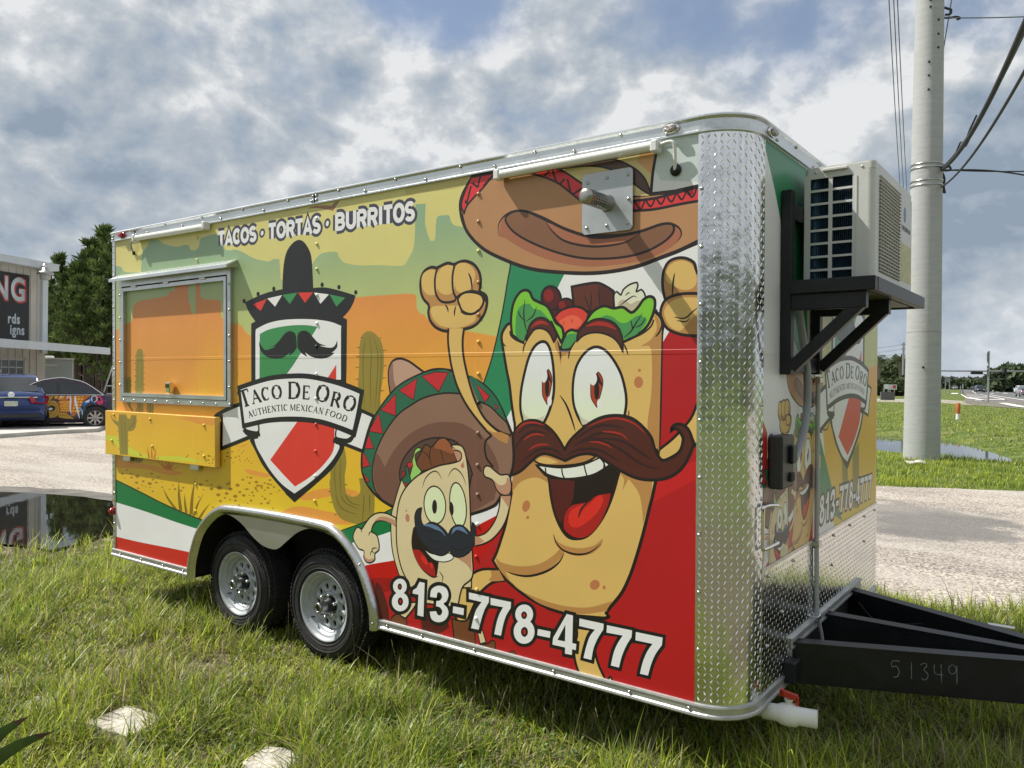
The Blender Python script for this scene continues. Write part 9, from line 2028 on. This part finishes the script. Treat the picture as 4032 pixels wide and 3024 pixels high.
pole_sign('warning_sign', 'grey back of a diamond shaped sign on two dark posts by the ditch bank', 'sign', (-15.994, 166.743, 0), 3.09, [([(-0.53, 2.70), (0.05, 3.33), (0.82, 2.70), (0.05, 2.22)], M_gb), ([(-0.19, 3.09), (0.39, 3.09), (0.39, 2.27), (-0.19, 2.27)], M_galv)], (-0.39, 0.39), 0.070, 0.6334)
pole_sign('roadwork_sign', 'small orange diamond shaped roadwork sign on the far roadside', 'sign', (-15.932, 266.043, 0), 2.22, [([(-0.44, 1.78), (0.00, 2.22), (0.52, 1.78), (0.00, 1.26)], M_or)], (0.0,), 0.050, 0.6334)
pole_sign('sign_board', 'white blank board on two white legs on the far lawn', 'sign', (-13.790, 100.124, 0), 1.71, [([(-0.24, 1.74), (0.24, 1.74), (0.24, 1.16), (-0.24, 1.16)], M_wh)], (-0.27, 0.24), 0.060, 0.6334)
pole_sign('sign_board', 'white board with a dark red panel beside the blank white board', 'sign', (-13.606, 102.740, 0), 1.68, [([(-0.47, 1.71), (0.50, 1.71), (0.50, 1.09), (-0.47, 1.09)], M_wh)], (-0.25, 0.25), 0.050, 0.6334)
pole_sign('small_board', 'dark red board at the right of the white roadside board', 'sign', (-13.330, 102.323, 0), 1.62, [([(-0.19, 1.62), (0.19, 1.62), (0.19, 1.22), (-0.19, 1.22)], M_rd)], (0.0,), 0.030, 0.6334)
pole_sign('roof_sign', 'pale green and white building sign showing above the trees', 'sign', (-29.119, 181.918, 0), 7.27, [([(-1.09, 7.38), (1.20, 7.38), (1.20, 6.06), (-1.09, 6.06)], M_wh)], (0.0,), 0.200, 0.6334)
pole_sign('roof_sign_panel', 'green block at the left of the pale building sign', 'sign', (-29.262, 180.572, 0), 7.23, [([(-0.49, 7.23), (0.43, 7.23), (0.43, 6.25), (-0.49, 6.25)], M_gn)], (0.0,), 0.200, 0.6334)
pole_sign('wooden_pole', 'thin distant wooden utility pole just left of the concrete pole', 'utility pole', (-17.011, 128.776, 0), 8.13, [([(-0.42, 7.86), (0.39, 7.86), (0.39, 7.79), (-0.42, 7.79)], M_dk), ([(-0.39, 7.17), (0.39, 7.17), (0.39, 7.09), (-0.39, 7.09)], M_dk)], (0.0,), 0.170, 0.6334)
pole_sign('sign_post', 'small post with a blue sign near the far trees', 'sign', (-14.025, 267.444, 0), 3.51, [([(-0.67, 1.58), (0.00, 1.58), (0.00, 1.21), (-0.67, 1.21)], M_gb)], (0.0,), 0.080, 0.6334)
pole_sign('signal_post', 'white topped bollard post at the left of the far road', 'post', (-12.306, 157.045, 0), 2.00, [([(-0.09, 2.13), (0.09, 2.13), (0.09, 1.82), (-0.09, 1.82)], M_dk)], (0.0,), 0.100, 0.6334)
pole_sign('signal_post', 'shorter bollard post left of the white topped one', 'post', (-12.632, 156.805, 0), 1.72, [([(-0.09, 1.81), (0.09, 1.81), (0.09, 1.50), (-0.09, 1.50)], M_dk)], (0.0,), 0.080, 0.6334)
ma = MB(); ma.tube([(-7.33, 92.47, 3.25), (1.71, 99.10, 3.31)], .085, 8); ma.tube([(1.71, 99.10, 0), (1.71, 99.10, 3.61)], .15, 8); tag(ma.build('signal_mast_arm', M_galv), 'long horizontal signal mast arm across the far road', 'signal mast')
sg = MB(); sg.obox((-3.86, 94.77, 3.06), (0.484, 0.355, 0), (-0.071, 0.097, 0), (0, 0, .14)); tag(sg.build('traffic_signal', M_dk), 'black horizontal traffic signal hanging under the mast arm', 'traffic signal')
sg = MB(); sg.obox((-1.43, 96.56, 3.34), (0.113, 0.083, 0), (-0.071, 0.097, 0), (0, 0, .27)); tag(sg.build('traffic_signal', M_dk), 'dark upright traffic signal on the mast arm before the trees', 'traffic signal')
sf = MB(); sf.obox((-11.81, 90.41, .45), (0.60, 0.44, 0), (-0.06, 0.08, 0), (0, 0, .45)); tag(sf.build('silt_fence', mat('fence_mesh_grey', (.10, .10, .10), .8)), 'low dark fence panel on the lawn before the signboards', 'fence')
# orange and white marker stake
sk = empty('marker_stake', loc=(0.712, 42.23, 0.0), label='orange and white utility marker stake on the ditch bank', cat='marker')
MB().lathe([(0, .10), (0.831*.36, .10)], (0, 0, 0), (0, 0, 1), 14).build('white_base', M_white, sk); MB().lathe([(0.831*.36, .105), (0.831*.97, .105), (0.831, .09), (0.831, .001)], (0, 0, 0), (0, 0, 1), 14).build('orange_tube', mat('faded_orange_plastic', (.42, .11, .02), .5, 0, .1, 3), sk)

# ------------------------------------------------------------------ slabs in the grass
M_slab = mat('bleached_concrete_slab', (.40, .37, .32), .9, 0, .22, 9, .8, 35, detail=9, col2=(.60, .57, .51))
for pts, lab, dz in [([(2.151, -1.222), (2.118, -0.989), (2.407, -0.95), (2.473, -1.17)], 'pale diamond shaped concrete slab sunk in the grass at lower left', 0.018), ([(3.109, -0.989), (3.066, -0.83), (3.143, -0.789), (3.303, -0.809), (3.321, -0.953), (3.234, -1.019)], 'pale concrete slab at the bottom edge of the photo, half under grass', 0.016), ([(1.67, -1.34), (1.606, -1.203), (1.72, -1.144), (1.811, -1.209), (1.764, -1.306)], 'thin weathered slab fragment left of the diamond slab, mostly overgrown', 0.008)]:
    c = Vector((sum(p[0] for p in pts)/len(pts), sum(p[1] for p in pts)/len(pts), dz)); mb = MB(); q = wavy([(p[0]-c.x, p[1]-c.y) for p in pts], .07, .006, len(lab))
    mb.prism([(p.x, p.y, 0) for p in q], (0, 0, -.05)); o = mb.build('concrete_slab', M_slab, loc=c); tag(o, lab, 'slab')
# ------------------------------------------------------------------ grass
M_grass = matattr('grass_blades', .40, var=.12, trans=.50, spec=.5)
SLB = [[(2.151, -1.222), (2.118, -0.989), (2.407, -0.95), (2.473, -1.17)], [(3.109, -0.989), (3.066, -0.83), (3.143, -0.789), (3.303, -0.809), (3.321, -0.953), (3.234, -1.019)], [(1.67, -1.34), (1.606, -1.203), (1.72, -1.144), (1.811, -1.209), (1.764, -1.306)]]; PUD = [(-2.503, -0.358), (-2.666, 0.233), (-1.987, 0.418), (-2.351, 1.166), (-2.411, 1.682), (-3.624, 2.499), (-4.559, 2.309), (-5.194, 2.241), (-5.694, 2.092), (-6.21, 1.904), (-6.524, 1.695), (-6.981, 1.065)]
def ok(x, y):
    m = (sdf(x, y, LOT) > -.05+.12*vnoise(x, y, 2.3, 4)) & (sdf(x, y, PUD) > -.06); 
    m &= sdf(x, y, DITCH) > .15
    for s in SLB: m &= sdf(x-.035, y+.05, s) > .01
    for s in SLB: m &= sdf(x, y, s) > .005
    for wx in (1.565, 2.43): m &= ~((abs(x-wx) < .16) & (y > .05) & (y < .28))
    return m
CAM = np.array((6.129, -3.114, 1.73))
def grass(name, n, r0, r1, pw, hbase, wbase, seed, label, dens=None, curve=.5, dry=.10):
    r = np.random.default_rng(seed); az0 = 0.6333
    u = r.random(n); rad = (r0**pw+u*(r1**pw-r0**pw))**(1/pw); th = az0+np.radians(r.uniform(-37, 37, n)); x = CAM[0]-np.sin(th)*rad; y = CAM[1]+np.cos(th)*rad
    m = ok(x, y); cl = vnoise(x, y, 1.9, 2)+.6*vnoise(x, y, 5.3, 7); 
    bare = vnoise(x, y, 1.15, 11); 
    if dens is not None: m &= dens(x, y, cl, bare, r)
    x, y, cl, bare, rad = x[m], y[m], cl[m], bare[m], rad[m]; k = len(x)
    # gather blades into tufts
    tx = np.round(x/.09)*.09; ty = np.round(y/.09)*.09; pull = .45*r.random(k); x = x+(tx-x)*pull*(rad < 12); y = y+(ty-y)*pull*(rad < 12)
    z = hgt(x, y)-.01
    h = hbase*(.55+.5*r.random(k)+.55*np.clip(cl, -.6, 1.2)); h *= np.where(r.random(k) < .05, 1.6, 1); h = np.clip(h, hbase*.25, hbase*2.4); h = np.where((y > .12) & (y < 2.6) & (x > -.1) & (x < 5), np.minimum(h, .09), h)
    a = r.random(k)*2*np.pi; d = np.c_[np.cos(a), np.sin(a), np.zeros(k)]; s = np.c_[-np.sin(a), np.cos(a), np.zeros(k)]
    lean = curve*(.25+1.1*r.random(k)**1.3); w_ = wbase*(.6+.8*r.random(k)); rows = []; base = np.c_[x, y, z]; segs = (0, .38, .72, 1)
    for t in segs:
        c = base+d*(lean*h*t**1.8)[:, None]+np.c_[np.zeros(k), np.zeros(k), h*(t-.28*lean*t*t)]; ww = (w_*(1-t**1.6)+.0003)[:, None] if t < 1 else None
        if t < 1: rows += [c-s*ww, c+s*ww]
        else: rows += [c]
    V = np.stack(rows, 1).reshape(-1, 3); o = np.arange(k)[:, None]*7
    F3 = np.concatenate([o+np.array([[0, 1, 3]]), o+np.array([[0, 3, 2]]), o+np.array([[2, 3, 5]]), o+np.array([[2, 5, 4]]), o+np.array([[4, 5, 6]])])
    g1 = np.array([.10, .195, .02]); g2 = np.array([.52, .58, .065]); g3 = np.array([.46, .41, .23]); q = np.clip(.5+.3*vnoise(x, y, 1.3, 21)+r.normal(size=k)*.42, 0, 1)[:, None]
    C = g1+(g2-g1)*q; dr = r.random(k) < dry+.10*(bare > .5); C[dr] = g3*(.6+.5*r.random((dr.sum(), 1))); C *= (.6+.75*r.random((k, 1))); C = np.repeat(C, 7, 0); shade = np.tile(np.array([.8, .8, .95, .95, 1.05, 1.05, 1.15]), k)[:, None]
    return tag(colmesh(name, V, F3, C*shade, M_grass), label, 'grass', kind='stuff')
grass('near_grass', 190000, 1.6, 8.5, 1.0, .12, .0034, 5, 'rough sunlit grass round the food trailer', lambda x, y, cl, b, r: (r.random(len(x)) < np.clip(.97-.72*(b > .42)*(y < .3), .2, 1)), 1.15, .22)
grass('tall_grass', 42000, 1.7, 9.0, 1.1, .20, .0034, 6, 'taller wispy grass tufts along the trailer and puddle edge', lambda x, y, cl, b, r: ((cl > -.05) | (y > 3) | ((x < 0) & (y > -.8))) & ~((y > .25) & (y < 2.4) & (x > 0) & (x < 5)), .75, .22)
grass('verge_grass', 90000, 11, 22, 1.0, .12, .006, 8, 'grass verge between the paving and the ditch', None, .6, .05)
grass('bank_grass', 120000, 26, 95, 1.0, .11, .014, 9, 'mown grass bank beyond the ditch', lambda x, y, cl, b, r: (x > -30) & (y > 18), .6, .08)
# seed stalks
r = random.Random(4); mb = MB()
for px_, py_, h_ in [(2.973, -1.108, 0.42), (2.69, -0.916, 0.4), (1.611, -1.089, 0.35), (1.676, -1.294, 0.3), (3.56, -0.24, 0.3), (3.404, -0.254, 0.34), (4.044, 0.102, 0.3), (3.53, 0.196, 0.22), (5.205, 1.464, 0.34), (5.437, 1.185, 0.36), (5.019, 0.505, 0.22), (5.15, 0.636, 0.24), (4.51, 0.202, 0.25), (3.406, -0.714, 0.3), (2.497, -0.57, 0.28), (3.845, 0.127, 0.26), (1.846, -0.635, 0.22), (3.28, -0.068, 0.162), (1.932, -1.47, 0.199), (2.785, -1.186, 0.239), (3.641, -0.305, 0.249), (3.779, 0.091, 0.162), (3.767, 0.207, 0.207), (2.038, -1.459, 0.24), (3.878, -0.165, 0.286), (4.456, 0.222, 0.169), (0.354, -0.309, 0.333), (2.688, -0.342, 0.207), (2.502, 0.173, 0.217), (3.159, -0.04, 0.322), (3.82, -0.281, 0.313), (2.365, -1.193, 0.333), (3.997, 0.329, 0.204), (2.096, -1.385, 0.338), (2.046, -1.284, 0.228), (0.736, -0.426, 0.296), (4.357, 0.044, 0.246), (1.517, -1.09, 0.156), (1.311, -0.512, 0.266), (-0.475, 0.205, 0.315), (2.918, -1.0, 0.32), (2.071, -0.15, 0.249), (3.382, 0.033, 0.256), (3.671, -0.408, 0.246), (2.841, -0.486, 0.195), (2.917, -1.044, 0.249), (2.515, -0.303, 0.154), (3.329, -0.058, 0.161), (3.158, 0.192, 0.279), (2.564, -0.613, 0.29), (-0.937, -0.311, 0.278), (2.698, -0.256, 0.211), (1.568, 0.14, 0.22), (2.762, -0.653, 0.155), (3.305, -0.267, 0.209), (2.406, -1.012, 0.195), (1.367, -0.585, 0.283), (0.675, -0.617, 0.213), (2.398, -0.566, 0.318), (1.447, -0.896, 0.186), (4.09, 0.03, 0.185), (2.561, -0.901, 0.272), (0.653, -0.482, 0.301), (1.355, -0.195, 0.229), (2.138, 0.012, 0.325), (-0.711, 0.321, 0.329), (4.358, 0.037, 0.233), (4.512, 0.213, 0.192), (3.919, -0.076, 0.276), (2.351, 0.377, 0.215), (-0.021, 0.375, 0.262), (2.589, -0.887, 0.159), (4.288, 0.318, 0.326), (4.362, 0.136, 0.26), (1.717, -1.387, 0.183), (2.32, -0.667, 0.25), (3.138, -0.789, 0.266), (1.272, 0.223, 0.314), (3.086, -0.487, 0.217), (1.696, -0.719, 0.305), (2.246, -1.104, 0.325), (4.078, 0.042, 0.151), (3.619, -0.31, 0.159), (1.074, -0.023, 0.25), (2.309, -0.105, 0.298), (-1.06, -0.366, 0.174), (-0.456, 0.02, 0.335), (2.324, 0.304, 0.21), (2.433, -0.528, 0.261), (3.237, -0.266, 0.222), (-0.043, -0.397, 0.221), (3.467, -0.263, 0.222), (3.932, 0.234, 0.232), (2.141, -0.226, 0.284), (2.759, -0.468, 0.238), (1.846, -0.605, 0.282), (0.955, -0.867, 0.231), (4.334, 0.076, 0.221), (4.317, 0.227, 0.2), (3.997, 0.211, 0.319), (3.936, 0.174, 0.289), (2.134, -1.143, 0.158), (-0.416, -0.173, 0.317), (-0.489, 0.345, 0.31), (2.224, -1.26, 0.278), (4.231, -0.017, 0.26), (3.732, 0.313, 0.286), (1.978, -1.193, 0.328), (0.542, -0.733, 0.257), (0.662, -0.25, 0.267), (1.845, -0.039, 0.217), (3.402, -0.665, 0.228), (3.697, -0.085, 0.278), (2.737, 0.013, 0.272), (1.947, -1.216, 0.324), (2.662, 0.083, 0.287), (0.757, -0.269, 0.188), (2.739, 0.394, 0.194), (3.863, -0.288, 0.206), (3.403, 0.365, 0.312), (2.363, 0.144, 0.183), (1.587, 0.108, 0.297), (2.559, -1.351, 0.241), (3.047, 0.152, 0.309), (3.953, 0.333, 0.241), (3.866, -0.139, 0.226), (3.976, -0.216, 0.239), (0.784, -0.068, 0.286), (3.827, -0.323, 0.312), (0.638, 0.081, 0.199), (2.097, -0.971, 0.313), (2.831, -0.512, 0.166)]:
    a = r.uniform(0, 6.28); l_ = r.uniform(.05, .35)*h_; pts = [(px_, py_, 0), (px_+l_*.25*math.cos(a), py_+l_*.25*math.sin(a), h_*.5), (px_+l_*math.cos(a), py_+l_*math.sin(a), h_)]
    mb.tube(smooth_open(pts, 3), [.0011]*4+[.0009]*2+[.0003], 3)
    for k in range(7):
        z = h_*(.80+.03*k); c = Vector((px_+l_*(z/h_)**1.6*math.cos(a), py_+l_*(z/h_)**1.6*math.sin(a), z)); b = r.uniform(0, 6.28); mb.add([c, c+Vector((math.cos(b)*.004, math.sin(b)*.004, .008)), c+Vector((0, 0, .014))], [(0, 1, 2)])
tag(mb.build('seed_stalks', mat('straw_stalk', (.34, .30, .17), .7, 0, .25, 9)), 'thin straw coloured seed stalks rising above the grass', 'grass', kind='stuff')
# broad leaved weeds
wb = MB()
for i in range(420):
    rr = 2.2+5*r.random(); th = 0.6333+math.radians(r.uniform(-35, 30)); x = CAM[0]-math.sin(th)*rr; y = CAM[1]+math.cos(th)*rr
    if y > .3 or not ok(np.array([x]), np.array([y]))[0]: continue
    for k in range(5):
        a = r.uniform(0, 6.28); d = Vector((math.cos(a), math.sin(a), r.uniform(.2, .9))).normalized(); s = d.cross(Vector((0, 0, 1))).normalized(); c = Vector((x, y, r.uniform(.01, .07))); L_ = r.uniform(.012, .026)
        wb.add([c, c+d*L_*.5+s*L_*.35, c+d*L_, c+d*L_*.5-s*L_*.35], [(0, 1, 2, 3)])
tag(wb.build('low_weeds', mat('weed_leaf', (.10, .19, .05), .55, 0, .3, 12)), 'small broad leaved weeds among the near grass', 'weeds', kind='stuff')
# dark dead litter on the soil
lt_ = MB()
for i in range(5200):
    rr = 1.8+6*r.random(); th = 0.6333+math.radians(r.uniform(-37, 37)); x = CAM[0]-math.sin(th)*rr; y = CAM[1]+math.cos(th)*rr; a = r.uniform(0, 6.28); L_ = r.uniform(.02, .09); z = r.uniform(.002, .03)
    if y > .6: continue
    d = Vector((math.cos(a), math.sin(a), r.uniform(-.1, .25))); s = Vector((-math.sin(a), math.cos(a), 0))*.0012; c = Vector((x, y, z)); lt_.add([c-s, c+s, c+d*L_+s*.4, c+d*L_-s*.4], [(0, 1, 2, 3)])
tag(lt_.build('dry_thatch', mat('dead_grass', (.36, .31, .20), .9, 0, .35, 7)), 'dead dry grass blades lying on the sandy soil', 'dry grass', kind='stuff')
# yucca leaves reaching into the corner
yc = empty('yucca_plant', loc=(4.401, -2.59, 0.833), label='stiff pointed green leaves with brown tips at the lower left corner', cat='plant')
for tip, wd in [((4.509, -2.446, 1.079), 0.016), ((4.601, -2.441, 1.074), 0.015), ((4.427, -2.507, 1.04), 0.016), ((4.622, -2.488, 0.952), 0.016)]:
    tip = Vector(tip); root = Vector((4.401, -2.59, 0.833)); d = tip-root; s = d.cross(root-Vector((6.129, -3.114, 1.73))).normalized(); n_ = s.cross(d).normalized(); mb = MB(); secs = []
    for k in range(9):
        t = k/8; c = d*t+Vector((0, 0, .05*math.sin(math.pi*t))); w_ = wd*(1-.0*t)*(1-t**3)**.8+.0005; secs += [c-s*w_+n_*w_*.25, c, c+s*w_+n_*w_*.25]
    mb.add(secs, [(i*3+j, (i+1)*3+j, (i+1)*3+j+1, i*3+j+1) for i in range(8) for j in range(2)], 0, True)
    m0 = mat('yucca_green', (.06, .11, .02), .6, 0, .2, 20, spec=.3); m1 = mat('yucca_brown_tip', (.08, .045, .025), .6, 0, .3, 20)
    me = mb.mesh('leaf', [m0, m1]); 
    for p in me.polygons: p.material_index = 1 if p.index >= 14 else 0
    o = bpy.data.objects.new('leaf', me); COL.objects.link(o); o.parent = yc
